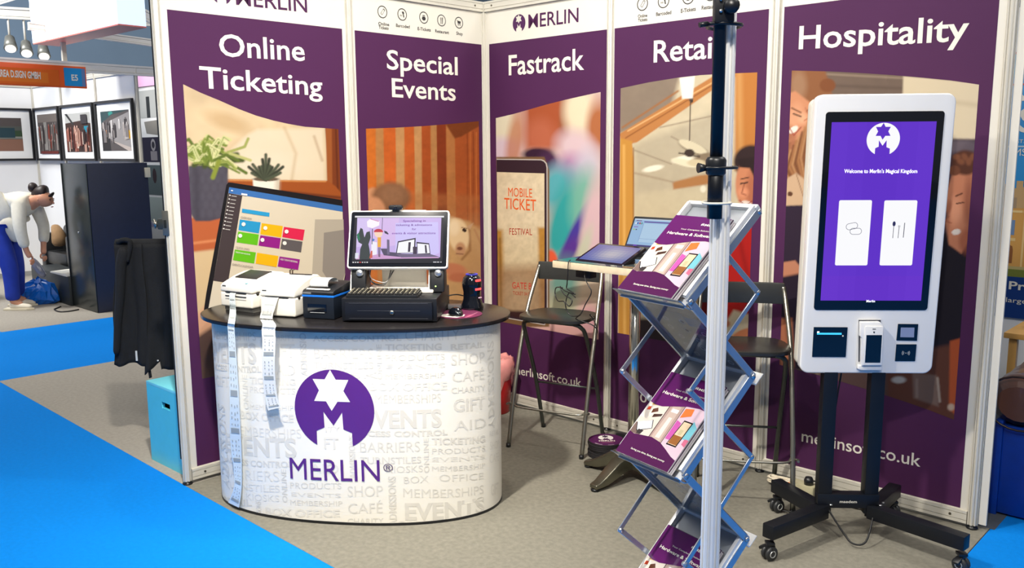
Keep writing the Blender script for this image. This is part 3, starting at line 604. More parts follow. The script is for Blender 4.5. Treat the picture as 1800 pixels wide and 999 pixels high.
# ------------------------------------------------------------------ more helpers
def wm(o): return Matrix.Translation(o.location) @ o.rotation_euler.to_matrix().to_4x4()
def under(parent, o):
    """give a mesh built in world coordinates to a thing standing elsewhere"""
    m = wm(parent)
    o.data.transform(m.inverted()); o.parent = parent; return o
def bev(o, wd=.004, seg=2, ang=28):
    bm = bmesh.new(); bm.from_mesh(o.data)
    es = [e for e in bm.edges if len(e.link_faces) == 2 and e.calc_face_angle(0) > math.radians(ang)]
    bmesh.ops.bevel(bm, geom=es, offset=wd, segments=seg, affect='EDGES', profile=.6, clamp_overlap=True)
    bmesh.ops.recalc_face_normals(bm, faces=bm.faces)
    bm.to_mesh(o.data); bm.free(); o.data.polygons.foreach_set('use_smooth', [True]*len(o.data.polygons))
    try: o.data.set_sharp_from_angle(angle=math.radians(40))
    except Exception: pass
    return o
SIDE = Matrix(((0, 0, 1, 0), (1, 0, 0, 0), (0, 1, 0, 0), (0, 0, 0, 1)))      # profile drawn in (y, z), extruded along x
FRONT = Matrix(((1, 0, 0, 0), (0, 0, -1, 0), (0, 1, 0, 0), (0, 0, 0, 1)))    # outline drawn in (x, z), extruded towards -y
def box(name, c, d, m, parent, b=.003, R=None, rz=0):
    o = MB().box(c, d, rz, R).build(name, m, parent); return bev(o, b) if b else o
def tube(name, pts, r, m, parent=None, n=10, k=0, closed=False):
    if k: pts = smooth_curve(pts, k)
    return MB().tube(pts, r, n, closed=closed).build(name, m, parent)
def lathe(name, prof, c, m, parent=None, n=24, sx=1, sy=1): return MB().lathe(prof, c, n, sx, sy).build(name, m, parent)
def local_plane(root, o, R3=None):
    """print surface on the front (-y) of a thing"""
    m = wm(root); R = m.to_3x3() @ (R3 or Matrix.Identity(3)); p = m @ Vector(o)
    return Plane(p, R @ Vector((1, 0, 0)), R @ Vector((0, 0, 1)))

# ------------------------------------------------------------------ counter
class Oval:
    def __init__(s, cx, cy, th, a, b, e, over=0.0):
        s.c = (cx, cy); s.th = th; t = np.linspace(-1.35*math.pi, .35*math.pi, 1201)
        u = (a+over)*np.sign(np.cos(t))*abs(np.cos(t))**(2/e); v = (b+over)*np.sign(np.sin(t))*abs(np.sin(t))**(2/e)
        s.P = np.stack([cx+u*math.cos(th)-v*math.sin(th), cy+u*math.sin(th)+v*math.cos(th)], 1)
        s.S = np.concatenate([[0], np.cumsum(np.linalg.norm(np.diff(s.P, axis=0), axis=1))])
        T = np.gradient(s.P, axis=0); T /= np.linalg.norm(T, axis=1)[:, None]; s.N = np.stack([T[:, 1], -T[:, 0]], 1)
    def px(s, a, b):
        v = ray(a, b); A, B = s.P[:-1]-C0[:2], s.P[1:]-C0[:2]
        ca = A[:, 0]*v[1]-A[:, 1]*v[0]; cb = B[:, 0]*v[1]-B[:, 1]*v[0]; hit = np.where(ca*cb <= 0)[0]; best = None
        for i in hit:
            k = ca[i]/(ca[i]-cb[i]); q = A[i]+(B[i]-A[i])*k; t = (q@v[:2])/(v[:2]@v[:2])
            if t > 0 and (best is None or t < best[0]): best = (t, s.S[i]+k*(s.S[i+1]-s.S[i]))
        if best is None: return np.array([0, 0.])
        return np.array([best[1], C0[2]+best[0]*v[2]])
    def at(s, a, b, off=0.0):
        x = np.interp(a, s.S, s.P[:, 0]); y = np.interp(a, s.S, s.P[:, 1]); nx = np.interp(a, s.S, s.N[:, 0]); ny = np.interp(a, s.S, s.N[:, 1])
        return np.array([x+nx*off, y+ny*off, min(b, .8605) if off < .01 else b])
OV = (.7051, -1.521, .6165, .6716, .3499, 2.2); oval = Oval(*OV)
ct = empty('display_counter', (OV[0], OV[1], 0), OV[2], 'oval white pop-up counter with pale grey words and a purple emblem', 'counter')
def ovl(over, n=96):
    o = []
    for k in range(n):
        t = 2*math.pi*k/n; c_, s_ = math.cos(t), math.sin(t)
        o.append(((OV[3]+over)*math.copysign(abs(c_)**(2/OV[5]), c_), (OV[4]+over)*math.copysign(abs(s_)**(2/OV[5]), s_)))
    return o
MB().prism(ovl(0), .012, .864, smooth=True).build('wrap', WRAP, ct)
MB().prism(ovl(.002), .0, .012, smooth=True).build('base_rim', BLACK, ct)
bev(MB().prism(ovl(.045), .862, .88).build('worktop', BTOP, ct), .003, 2, 50)
def curve_flat(name, polys, m, parent, off):
    """flat print bent round the counter: polygons are cut into narrow strips first"""
    bm = bmesh.new()
    for pts in polys:
        vs = [bm.verts.new((a, 0, b)) for a, b in pts]
        for t_ in tessellate_polygon([[Vector((a, b, 0)) for a, b in pts]]):
            try: bm.faces.new([vs[i] for i in t_])
            except ValueError: pass
    xs = [v.co.x for v in bm.verts]; x = math.floor(min(xs)/.02)*.02
    while x < max(xs):
        bmesh.ops.bisect_plane(bm, geom=bm.verts[:]+bm.edges[:]+bm.faces[:], plane_co=(x, 0, 0), plane_no=(1, 0, 0), dist=1e-6); x += .02
    for v in bm.verts: v.co = Vector(oval.at(v.co.x, v.co.z, off))
    me = bpy.data.meshes.new(name); bm.to_mesh(me); bm.free(); o = link(name, me, m); return under(parent, o)
la, lb = oval.px(586.5, 721), oval.px(517, 721); lr = abs(oval.px(586.5, 650)[1]-oval.px(586.5, 721)[1])
lg = logo(oval, la, lr, 0, 0, sx=abs(oval.px(656.5, 721)[0]-lb[0])/2/lr)
curve_flat('emblem', [lg[0][0]], PURPLE2, ct, .0012); curve_flat('emblem_cutout', [lg[1][0]], WRAP, ct, .0018)
def ctext(t_, p0, p1, cap, m, bold=0.0, off=.0024):
    mb = MB(); text_to(mb, t_, oval, p0, p1, cap, bold, off); return under(ct, mb.build('lettering', m))
ctext('MERLIN', (511, 841), (668, 846), 36.5, PURPLE2, .0, .0024)
ctext('®', (674, 829), (691, 829), 13, mat('grey_purple_print', (84, 60, 96), .5))
c8 = lambda zx, zy: (360+zx/2.378, 520+zy/2.378)
words = [  # word, left x, baseline, right x, baseline, cap height, boldness, tone
 ('CHARITY', 838, 188, 1065, 183, 44, .0, 0), ('TURNSTILES', 1075, 142, 1225, 118, 25, .02, 0), ('KIOSKS', 1090, 185, 1222, 160, 22, 0, 1), ('ACCESS CONTROL', 452, 190, 822, 188, 22, .03, 0),
 ('EVENTS', 482, 152, 770, 152, 34, .04, 0), ('BARRIERS', 458, 262, 705, 262, 40, -.008, 0), ('TICKETING', 755, 230, 990, 226, 26, .03, 0), ('RETAIL', 1028, 226, 1168, 214, 22, .03, 0),
 ('PRODUCTS', 755, 272, 1003, 266, 24, 0, 0), ('SHOP', 1030, 291, 1170, 278, 45, .0, 0), ('TURNSTILES', 455, 305, 705, 305, 27, .01, 0), ('EVENTS', 755, 305, 1005, 300, 18, .0, 1),
 ('CAFÉ', 1035, 361, 1168, 349, 42, 0, 0), ('MEMBERSHIP', 755, 348, 1003, 342, 21, 0, 0), ('BOX OFFICE', 690, 395, 1013, 392, 32, .03, 1), ('CHARITY', 1030, 409, 1172, 396, 24, .01, 0),
 ('MEMBERSHIPS', 712, 450, 988, 444, 36, -.005, 0), ('GIFT', 1040, 486, 1170, 470, 50, .02, 0), ('VENTS', 705, 551, 990, 546, 70, .03, 0), ('AID', 1042, 566, 1175, 550, 42, -.005, 0),
 ('CESS CONTROL', 680, 587, 1015, 581, 22, .03, 0), ('BARRIERS', 650, 655, 900, 651, 42, -.008, 0), ('TICKETING', 950, 622, 1172, 610, 26, .03, 0), ('PRODUCTS', 950, 661, 1172, 647, 22, 0, 0),
 ('TURNSTILES', 650, 702, 905, 699, 27, .01, 0), ('EVENTS', 950, 694, 1170, 680, 18, 0, 1), ('KIOSKS', 760, 741, 912, 736, 27, -.005, 0), ('MEMBERSHIP', 950, 734, 1172, 718, 20, 0, 0),
 ('BOX', 832, 786, 935, 780, 28, -.005, 0), ('OFFICE', 980, 776, 1165, 766, 28, -.005, 0), ('MEMBERSHIPS', 830, 842, 1165, 826, 36, -.005, 0), ('EVENTS', 838, 936, 1168, 906, 66, .03, 0),
 ('SHOP', 598, 841, 745, 838, 44, .0, 0), ('CAFÉ', 600, 911, 745, 908, 42, 0, 0), ('CHARITY', 598, 954, 748, 952, 22, .01, 0), ('ACCESS CONTROL', 770, 962, 1165, 938, 20, .03, 0),
 ('MEMBERSHIPS', 40, 178, 215, 188, 32, -.005, 0), ('CHARITY', 262, 188, 378, 190, 24, .01, 1), ('EVENTS', 38, 268, 218, 282, 70, .03, 0), ('GIFT', 262, 256, 378, 256, 52, .02, 1), ('AID', 300, 332, 378, 332, 42, 0, 1),
 ('ACCESS CONTROL', 42, 305, 236, 320, 22, .03, 0), ('TICKETING', 190, 366, 380, 374, 26, .03, 1), ('PRODUCTS', 190, 404, 380, 412, 24, 0, 1), ('MEMBERSHIP', 190, 474, 372, 480, 20, 0, 1),
 ('BOX OFFICE', 152, 512, 372, 530, 30, .03, 1), ('MEMBERSHIPS', 120, 576, 405, 596, 36, -.005, 1), ('EVENTS', 90, 648, 385, 676, 70, .03, 0), ('ACCESS CONTROL', 90, 694, 370, 718, 22, .03, 0),
 ('BARRIERS', 90, 752, 312, 778, 40, -.008, 1), ('TURNSTILES', 90, 795, 315, 822, 26, .01, 1), ('KIOSKS', 175, 852, 312, 862, 26, -.005, 1), ('RETAIL', 82, 862, 198, 880, 22, .03, 0),
 ('PRODUCTS', 358, 805, 572, 808, 24, 0, 0), ('MEMBERSHIP', 358, 874, 576, 880, 20, 0, 0), ('BOX OFFICE', 255, 914, 565, 925, 28, .03, 1), ('EVENTS', 362, 838, 570, 844, 16, 0, 1),
 ('TAIL', 474, 388, 548, 388, 22, .02, 1), ('OP', 500, 440, 550, 440, 30, .0, 1), ('FT', 500, 640, 560, 642, 46, .02, 1), ('ITY', 505, 570, 566, 570, 22, 0, 1), ('AID', 440, 742, 560, 744, 40, 0, 1),
 ('SK', 610, 345, 730, 345, 24, 0, 1), ('GIFT', 50, 375, 105, 380, 40, .02, 1), ('CAFÉ', 1190, 700, 1228, 690, 36, 0, 1), ('SHOP', 1192, 645, 1228, 636, 34, 0, 1), ('RETAIL', 1190, 588, 1228, 578, 20, .03, 1), ('GIFT', 1196, 836, 1228, 826, 46, .02, 1)]
for t_, x0, y0, x1, y1, ch, b_, tone in words:
    o_ = .0008 if x1 < 600 or 640 < x0 or True else .002
    infront = (t_, x0) in (('TAIL', 474), ('OP', 500))
    ctext(t_, c8(x0, y0), c8(x1, y1), ch/2.378, GREYPRINT2 if tone else GREYPRINT, b_, .0022 if infront else .0008)
def vtext(t_, x, yb, yt, wd, tone=0):   # reads upwards; x = right edge of the letters
    V, F = glyphs(t_, .02); a = oval.px(*c8(x, yb)); b = oval.px(*c8(x, yt)); k = oval.px(*c8(x-wd, yb))
    x0, x1 = V[:, 0].min(), V[:, 0].max(); mb = MB()
    mb.add([tuple(oval.at(a[0]-(a[0]-k[0])*v[1]/capheight(), a[1]+(b[1]-a[1])*(v[0]-x0)/(x1-x0), .0008)) for v in V], F)
    under(ct, mb.build('lettering', GREYPRINT2 if tone else GREYPRINT))
for q in (('ADMISSIONS', 430, 338, 105, 26, 0), ('ADMISSIONS', 632, 765, 585, 24, 1), ('ADMISSIONS', 803, 962, 755, 30, 0), ('ADMISSIONS', 1210, 552, 185, 24, 0), ('ADMISSIONS', 104, 812, 470, 26, 0),
          ('ONLINE', 742, 350, 203, 20, 0), ('ONLINE', 938, 740, 595, 20, 0), ('ONLINE', 346, 866, 728, 20, 0), ('ONLINE', 184, 476, 334, 20, 1), ('SIONS', 238, 915, 862, 22, 1)): vtext(*q)

# ------------------------------------------------------------------ things on the counter
ZC = .88
def strip(name, path, m, marks=None, parent=None):
    """paper ribbon: path of (left point, right point) pairs"""
    mb = MB(); L = [Vector(a) for a, b in path]; R = [Vector(b) for a, b in path]
    L = smooth_curve(L, 6); R = smooth_curve(R, 6); n = len(L)
    mb.add(L+R, [(i, i+1, n+i+1, n+i) for i in range(n-1)], True); o = mb.build(name, m)
    if marks:
        rg = random.Random(marks); mk = MB()
        for i in range(3, n-2):
            nrm = (L[i+1]-L[i]).cross(R[i]-L[i]).normalized()
            if nrm.dot(Vector(CP)-L[i]) < 0: nrm = -nrm
            def row(a, b, u0, u1):
                P = [L[i].lerp(L[i+1], a).lerp(R[i].lerp(R[i+1], a), u0), L[i].lerp(L[i+1], a).lerp(R[i].lerp(R[i+1], a), u1), L[i].lerp(L[i+1], b).lerp(R[i].lerp(R[i+1], b), u1), L[i].lerp(L[i+1], b).lerp(R[i].lerp(R[i+1], b), u0)]
                mk.add([p+nrm*.0012 for p in P], [(0, 1, 2, 3)])
            if i % 6 == 3: row(.05, .95, .12, .88)
            elif i % 6 != 4:
                for u in (.18, .5, .76): 
                    a = rg.uniform(0, .4); row(a, a+rg.uniform(.2, .5), u, u+.07)
        k = mk.build('printed_marks', mat('faded_grey_print', (158, 164, 164), .6), o); k['kind'] = 'stuff'
    return o
PAPER = mat('white_label_paper', (232, 232, 228), .6, var=.02)
PAPER2 = mat('glossy_backing_paper', (222, 232, 234), .35, var=.03)
def label_printer(loc, rz, label, w_, base_col, grp, logo_x):
    t = empty('label_printer', (*loc, ZC), rz, label, 'printer', grp); d = .235; f = -d/2
    zb = .022 if base_col else .004
    if base_col:
        box('base', (0, .004, .0115), (w_-.02, d-.02, .023), base_col, t, .004)
    sh = [(f, zb), (f, .088), (-f, .088), (-f, zb)]
    bev(MB().prism(sh, -w_/2, w_/2, SIDE).build('lower_shell', WPLAST, t), .009, 3)
    lid = [(f, .090), (f, .118), (f+.014, .128), (f+.08, .152), (f+.15, .168), (-f-.03, .168), (-f, .15), (-f, .090)]
    bev(MB().prism(lid, -w_/2, w_/2, SIDE).build('lid', WPLAST, t), .009, 3)
    # smoked window let into the lid
    a, b = (f+.066, .1490), (f+.165, .1700)
    wv = [(-w_*.34, a[0], a[1]), (w_*.34, a[0], a[1]), (w_*.34, b[0], b[1]), (-w_*.34, b[0], b[1])]
    if not base_col:
        box('rear_slot', (.02, f+.17, .1695), (w_*.62, .016, .004), BLACK, t, .001)
        for k in (-.035, -.022): tube('guide_clip', [(k, f+.165, .168), (k-.004, f+.172, .186), (k+.004, f+.176, .190)], .0035, mat('clip_brown', (60, 44, 34), .4), t, 8)
    else: bev(MB().add([Vector(v)+Vector((0, -.0008, .0028)) for v in wv]+[Vector(v)+Vector((0, 0, -.004)) for v in wv], [(0, 1, 2, 3), (7, 6, 5, 4), (0, 4, 5, 1), (1, 5, 6, 2), (2, 6, 7, 3), (3, 7, 4, 0)]).build('window', mat('smoked_window', (42, 40, 38), .4), t), .001)
    s_ = MB(); s_.box((0, f-.0004, .090), (w_*.66, .004, .0035)); 
    if base_col: s_.box((0, f-.0004, .073), (w_*.66, .004, .004)); 
    s_.build('paper_slot', BLACK, t)
    if base_col:
        MB().box((0, f-.0006, .061), (w_*.66, .003, .003)).build('moulded_line', mat('shadow_white_plastic', (190, 186, 176), .5), t)
        MB().box((w_*.26, f+.020, .1335), (.014, .006, .002), R=Matrix.Rotation(.33, 3, 'X')).build('status_light', mat('pale_blue_lamp', (130, 190, 205), .3), t)
    for sx in (-1, 1):
        lathe('latch_button', [(.0001, 0), (.009, 0), (.009, .002), (.0001, .002)], (0, 0, 0), mat('dark_latch', (46, 44, 42), .3), t, 14).data.transform(Matrix.Translation((sx*(w_/2-.001), f+.038, .087)) @ Matrix.Rotation(sx*math.pi/2, 4, 'Y'))
    MB().box((-w_*.36, f-.0003, .121-.003), (.022, .0012, .006)).build('badge', DGREY, t)
    return t
lp1 = label_printer((.315-.057*0+.0, -1.782), math.radians(14), 'white label printer with a dark window at the left end of the counter', .20, mat('grey_printer_base', (112, 110, 106), .45), 'label printers', 0)
lp1.location = (.3155-math.sin(math.radians(14))*.1175, -1.897+math.cos(math.radians(14))*.1175, ZC)
lp2 = label_printer((.6, -1.72), math.radians(24.6), 'white label printer between the other label printer and the black receipt printer', .178, None, 'label printers', 0)
lp2.location = (.568-math.sin(math.radians(24.6))*.1175, -1.8385+math.cos(math.radians(24.6))*.1175, ZC)
def opt(px_, py_, off):
    x, y = px_, py_
    for _ in range(6):
        a = oval.px(x, y); q = oval.at(a[0], a[1], off); v = q-C0; dd = v@_d
        x += px_-(900+FPX*(v@_r)/dd); y += py_-(499.5-FPX*(v@_u)/dd)
    return q
m1 = wm(lp1)
pth = [(m1 @ Vector((-.028, -.117, .09)), m1 @ Vector((.006, -.117, .09))), (m1 @ Vector((-.029, -.128, .082)), m1 @ Vector((.007, -.128, .082))), (m1 @ Vector((-.028, -.131, .04)), m1 @ Vector((.01, -.131, .04))), (m1 @ Vector((-.026, -.135, .002)), m1 @ Vector((.014, -.135, .002)))]
for (xa, ya, xb, yb, o_) in ((401, 590, 413, 591, .055), (403, 650, 417, 651, .05), (404, 720, 421, 722, .045), (405, 780, 424, 782, .03), (411, 826, 425, 828, .022), (411, 858, 424, 866, .02), (401, 884, 420, 893, .016)):
    if ya == 590: qa, qb = Vector(opt(xa, ya, .056)), Vector(opt(xb, yb, .056)); qi = Vector((-.578, .816, 0))*-.0; pth.append((Vector((qa.x, qa.y, .868)), Vector((qb.x, qb.y, .868)))); pth.insert(-1, (Vector((qa.x, qa.y, .888))+Vector((-.006, .008, 0)), Vector((qb.x, qb.y, .888))+Vector((-.006, .008, 0))))
    pth.append((opt(xa, ya, o_), opt(xb, yb, o_)))
pr1 = tag(strip('paper_strip', pth, PAPER2, 5), 'long pale paper strip hanging from the leftmost printer down to the floor', 'paper')
m2 = wm(lp2)
pth = [(m2 @ Vector((-.058, -.117, .0905)), m2 @ Vector((.012, -.117, .0905))), (m2 @ Vector((-.057, -.128, .08)), m2 @ Vector((.010, -.128, .08))), (m2 @ Vector((-.061, -.146, .04)), m2 @ Vector((.004, -.146, .04))), (m2 @ Vector((-.066, -.156, .0)), m2 @ Vector((-.002, -.156, .0)))]
for (xa, ya, xb, yb, o_) in ((461, 600, 484.5, 600, .075), (461, 640, 483, 640, .068), (463, 680, 485, 680, .055), (467, 704, 489, 703, .048), (471, 722, 495, 716, .045)):
    if ya == 600: qa, qb = Vector(opt(xa, ya, .066)), Vector(opt(xb, yb, .066)); pth.append((Vector((qa.x, qa.y, .868)), Vector((qb.x, qb.y, .868)))); pth.insert(-1, (Vector((qa.x, qa.y, .890))+Vector((-.008, .010, 0)), Vector((qb.x, qb.y, .890))+Vector((-.008, .010, 0))))
    pth.append((opt(xa, ya, o_), opt(xb, yb, o_)))
tag(strip('paper_strip', pth, PAPER, 9), 'shorter white strip of printed labels hanging from the second printer', 'paper')

# receipt printer
rp = empty('receipt_printer', (.7445, -1.7445, ZC), math.radians(27), 'black receipt printer with a blue stripe and a curl of white paper', 'printer')
rp.location = (.7445-math.sin(math.radians(27))*.095, -1.7445+math.cos(math.radians(27))*.095, ZC); d = .19; f = -d/2
bev(MB().prism([(f, .002), (f, .098), (-f, .098), (-f, .002)], -.076, .076, SIDE).build('body', mat('blue_black_plastic', (20, 26, 36), .35, var=.1), rp), .005)
bev(MB().prism([(f, .106), (f, .12), (f+.012, .128), (-f-.02, .150), (-f, .140), (-f, .106)], -.076, .076, SIDE).build('lid', BLACK, rp), .004)
box('blue_stripe', (0, .0, .102), (.1535, d+.002, .0085), mat('blue_plastic', (26, 104, 200), .35), rp, .001)
MB().box((-.052, f-.001, .115), (.04, .002, .007)).build('badge', mat('badge_grey', (110, 112, 114), .4), rp)
MB().box((-.005, f-.0015, .05), (.09, .003, .035)).build('front_recess', BGLOSS, rp)
MB().box((-.004, f-.0032, .030), (.07, .001, .0016)).build('model_line', mat('silver_print', (190, 192, 196), .4), rp)
cv = [(y, z) for y, z in ((-.062, .139), (-.066, .150), (-.058, .164), (-.036, .172), (-.006, .172), (.022, .164), (.03, .150))]
cs = smooth_curve([(0, a, b) for a, b in cv], 5); n = len(cs)
MB().add([(-.052, p.y, p.z) for p in cs]+[(.035, p.y, p.z) for p in cs], [(i, i+1, n+i+1, n+i) for i in range(n-1)], True).build('paper_curl', PAPER, rp)
MB().add([(-.062, f+.010, .1292), (.05, f+.010, .1292), (.05, f+.024, .1325), (-.062, f+.024, .1325)], [(0, 1, 2, 3)]).build('paper_edge', PAPER, rp)

# cash drawer, keyboard, till display
A6 = math.radians(39.6); fx, fy = 1.0365, -1.588
DL = lambda x, y: (fx+x*math.cos(A6)-y*math.sin(A6), fy+x*math.sin(A6)+y*math.cos(A6))
dr = empty('cash_drawer', (*DL(0, .2), ZC), A6, 'wide black steel cash drawer under the till screen', 'cash drawer')
box('case', (0, .004, .0535), (.412, .392, .099), BLACKM, dr, .004)
box('drawer_front', (0, -.2, .050), (.376, .012, .078), mat('black_drawer_front', (18, 21, 30), .35, .1, var=.1), dr, .002)
for z in (.085, .052, .019): MB().box((0, -.2065, z), (.34 if z != .052 else .27, .0018, .0012)).build('pressed_line', mat('drawer_line_grey', (64, 66, 74), .4), dr)  # pressed lines in a paler grey than the drawer front
lathe('lock', [(.0001, 0), (.010, 0), (.010, .004), (.006, .006), (.0001, .005)], (0, 0, 0), CHROME, dr, 18).data.transform(Matrix.Translation((.015, -.206, .045)) @ Matrix.Rotation(math.pi/2, 4, 'X'))
for sx in (-1, 1):
    for sy in (-1, 1): lathe('rubber_foot', [(.012, 0), (.012, .005), (.0001, .005)], (sx*.18, sy*.16, 0), BLACK, dr, 12)
ZD = ZC+.103
kb = empty('keyboard', (*DL(-.035, .085), ZD), A6, 'slim black keyboard lying on the front of the cash drawer', 'keyboard')
box('case', (0, 0, .007), (.31, .118, .014), BLACK, kb, .003, R=Matrix.Rotation(math.radians(3), 3, 'X'))
ks = MB()
for r_ in range(5):
    for c_ in range(15):
        ks.box((-.142+c_*.0203, -.044+r_*.022, .0165+r_*.0012), (.0165, .018, .006))
o = ks.build('keys', mat('keycap_black', (46, 44, 40), .32), kb); o['kind'] = 'stuff'
lg_ = MB()
for r_ in range(5):
    for c_ in range(15): lg_.box((-.144+c_*.0203, -.042+r_*.022, .0197+r_*.0012), (.005, .006, .0006))
o = lg_.build('key_legends', mat('legend_cream', (190, 184, 160), .5), kb); o['kind'] = 'stuff'
pos = empty('till_monitor', (.909, -1.42, ZD), -.862+math.pi/2, 'white framed till screen tilted back on the cash drawer showing a ticketing slide', 'monitor')
RT = Matrix.Rotation(-.425, 3, 'X'); pc = Vector((0, 0, 1.217-ZD))
def tl(v): return RT @ Vector(v)+pc
RT4 = Matrix.Translation(pc) @ RT.to_4x4()
fr = bev(MB().prism(rrect(.45, .272, .014), 0, .028, FRONT).build('frame', WPLAST, pos), .004); fr.data.transform(RT4 @ Matrix.Translation((0, .028, 0)))
o = MB().prism(rrect(.436, .258, .009), 0, .0015, FRONT).build('black_bezel', BGLOSS, pos); o.data.transform(RT4)
PS = local_plane(pos, pc, RT)
zs = lambda x, y: (600+x/5.875, 350+y/5.875)
sc_ = [([zs(142, 176), zs(1062, 176), zs(1042, 665), zs(108, 665)], (40, 40, 46)), ([zs(142, 176), zs(1062, 176), zs(1061, 192), zs(141, 192)], (232, 232, 236)),
       ([zs(166, 196), zs(1034, 196), zs(1020, 604), zs(820, 610), zs(150, 622)], (200, 176, 232)), ([zs(166, 196), zs(300, 196), zs(280, 480), zs(155, 500)], (214, 196, 240)),
       ([zs(320, 196), zs(600, 196), zs(560, 480), zs(310, 520)], (214, 186, 234)), ([zs(560, 250), zs(1000, 240), zs(1010, 560), zs(930, 590), zs(560, 560)], (206, 196, 246)),
       ([zs(265, 235), zs(300, 205), zs(395, 230), zs(392, 275), zs(320, 305), zs(270, 290)], (250, 244, 250)), ([zs(296, 203), zs(390, 228), zs(386, 238), zs(300, 212)], (214, 150, 190)),
       ([zs(424, 196), zs(430, 196), zs(424, 320), zs(418, 320)], (96, 86, 116)), ([zs(150, 585), zs(400, 570), zs(1000, 600), zs(1010, 612), zs(150, 626)], (206, 160, 206)),
       ([zs(310, 440), zs(370, 450), zs(368, 575), zs(312, 585)], (240, 236, 248)), ([zs(163, 400), zs(200, 300), zs(222, 312), zs(240, 400), zs(262, 345), zs(296, 335), zs(304, 400), zs(282, 470), zs(292, 520), zs(304, 625), zs(188, 625), zs(196, 520), zs(216, 470), zs(180, 450)], (58, 66, 66)),
       ([zs(160, 372), zs(182, 350), zs(196, 420), zs(178, 440)], (40, 120, 86)), ([zs(306, 540), zs(322, 536), zs(322, 610), zs(290, 616)], (206, 96, 80)), ([zs(145, 560), zs(180, 558), zs(178, 615), zs(142, 618)], (226, 226, 240)),
       ([zs(a, b) for a, b in circ(385, 356, 42, 44, 16)], (246, 214, 190)), ([zs(a, b) for a, b in circ(385, 345, 48, 34, 16, 180, 360)], (196, 52, 66)),
       ([zs(374, 398), zs(412, 398), zs(410, 498), zs(376, 500)], (236, 170, 60)), ([zs(330, 410), zs(346, 420), zs(336, 440), zs(322, 432)], (60, 130, 200)), ([zs(320, 310), zs(328, 310), zs(322, 470), zs(314, 470)], (80, 80, 100)),
       ([zs(380, 500), zs(388, 500), zs(390, 600), zs(384, 600)], (54, 44, 60)), ([zs(396, 500), zs(404, 500), zs(402, 602), zs(394, 602)], (54, 44, 60)),
       ([zs(442, 330), zs(470, 338), zs(490, 362), zs(484, 370), zs(450, 356)], (60, 54, 74)), ([zs(406, 515), zs(478, 515), zs(478, 545), zs(500, 550), zs(560, 556), zs(690, 580), zs(640, 604), zs(440, 584)], (84, 76, 100)), ([zs(472, 420), zs(498, 424), zs(500, 575), zs(474, 578)], (110, 100, 130)),
       ([zs(585, 440), zs(770, 404), zs(762, 560), zs(565, 566)], (52, 44, 64)), ([zs(593, 452), zs(756, 420), zs(748, 556), zs(576, 560)], (246, 246, 250)), ([zs(695, 450), zs(720, 448), zs(712, 548), zs(688, 550)], (60, 52, 70)),
       ([zs(776, 446), zs(908, 460), zs(922, 572), zs(790, 578)], (52, 44, 64)), ([zs(786, 462), zs(902, 472), zs(914, 562), zs(792, 568)], (244, 244, 250)), ([zs(862, 478), zs(880, 480), zs(888, 560), zs(868, 562)], (60, 52, 70)),
       ([zs(740, 496), zs(782, 496), zs(784, 586), zs(742, 586)], (66, 54, 76)), ([zs(560, 568), zs(920, 572), zs(1018, 600), zs(620, 606)], (110, 98, 126)),
       ([zs(118, 628), zs(1040, 618), zs(1038, 665), zs(108, 665)], (26, 28, 36))]
for k, c_ in enumerate(((240, 240, 240), (220, 220, 220), (230, 230, 230), (220, 60, 60), (200, 200, 200), (200, 200, 200), (230, 230, 230))): sc_.append(([zs(118+k*24, 652), zs(132+k*24, 652), zs(132+k*24, 663), zs(118+k*24, 663)], c_))
for x, w__ in ((950, 34), (990, 22), (1024, 12)): sc_.append(([zs(x, 650), zs(x+w__, 650), zs(x+w__, 660), zs(x, 660)], (200, 200, 205)))
so = flat('screen', sc_, PS, attrmat('till_screen', .08, 1.0), None, off=.0022, step=.00006); under(pos, so)
TX = mat('screen_text_violet', (66, 40, 92), .9, emit=.8, spec=0)
for t_, a, b in (('Specialising in', (640, 240), (872, 238)), ('ticketing & admissions', (565, 282), (938, 280)), ('for', (730, 324), (774, 324)), ('events & visitor attractions', (524, 367), (974, 365))):
    mb = MB(); text_to(mb, t_, PS, zs(*a), zs(*b), 20/5.875, .012, .0048); under(pos, mb.build('screen_lettering', TX))
bk = bev(MB().prism(rrect(.26, .27, .012), 0, .02, FRONT).build('rear_housing', WPLAST, pos), .004); bk.data.transform(RT4 @ Matrix.Translation((-.01, .05, .015)))
box('base_plate', (.01, .02, .008), (.30, .17, .014), WPLAST, pos, .005)
bev(MB().prism([(.06, .012), (.10, .012), (.075, .17), (.045, .15)], -.09, .11, SIDE).build('neck', WPLAST, pos), .004)
for sx in (-1, 1):
    x = sx*.175
    bev(MB().prism([(-.055, .002), (.05, .002), (.03, .17), (-.015, .15), (-.045, .075)], x-.033, x+.033, SIDE).build('bracket', BLACK, pos), .008, 3)
    bev(MB().prism([(-.05, .004), (.055, .004), (.035, .16), (-.01, .15)], x-sx*.0-.040, x-.034, SIDE).build('bracket_trim', WPLAST, pos), .002)
    lathe('hinge_cap', [(.0001, 0), (.0165, 0), (.0165, .004), (.012, .008), (.0001, .009)], (0, 0, 0), SILVER, pos, 20).data.transform(Matrix.Translation((x+.006, -.046, .088)) @ Matrix.Rotation(math.pi/2-.15, 4, 'X'))
lathe('green_light', [(.0001, 0), (.003, 0), (.003, .002), (.0001, .002)], (0, 0, 0), mat('green_lamp', (190, 255, 120), .3, emit=3), pos, 10).data.transform(Matrix.Translation((.170, -.0555, .03)) @ Matrix.Rotation(math.pi/2, 4, 'X'))
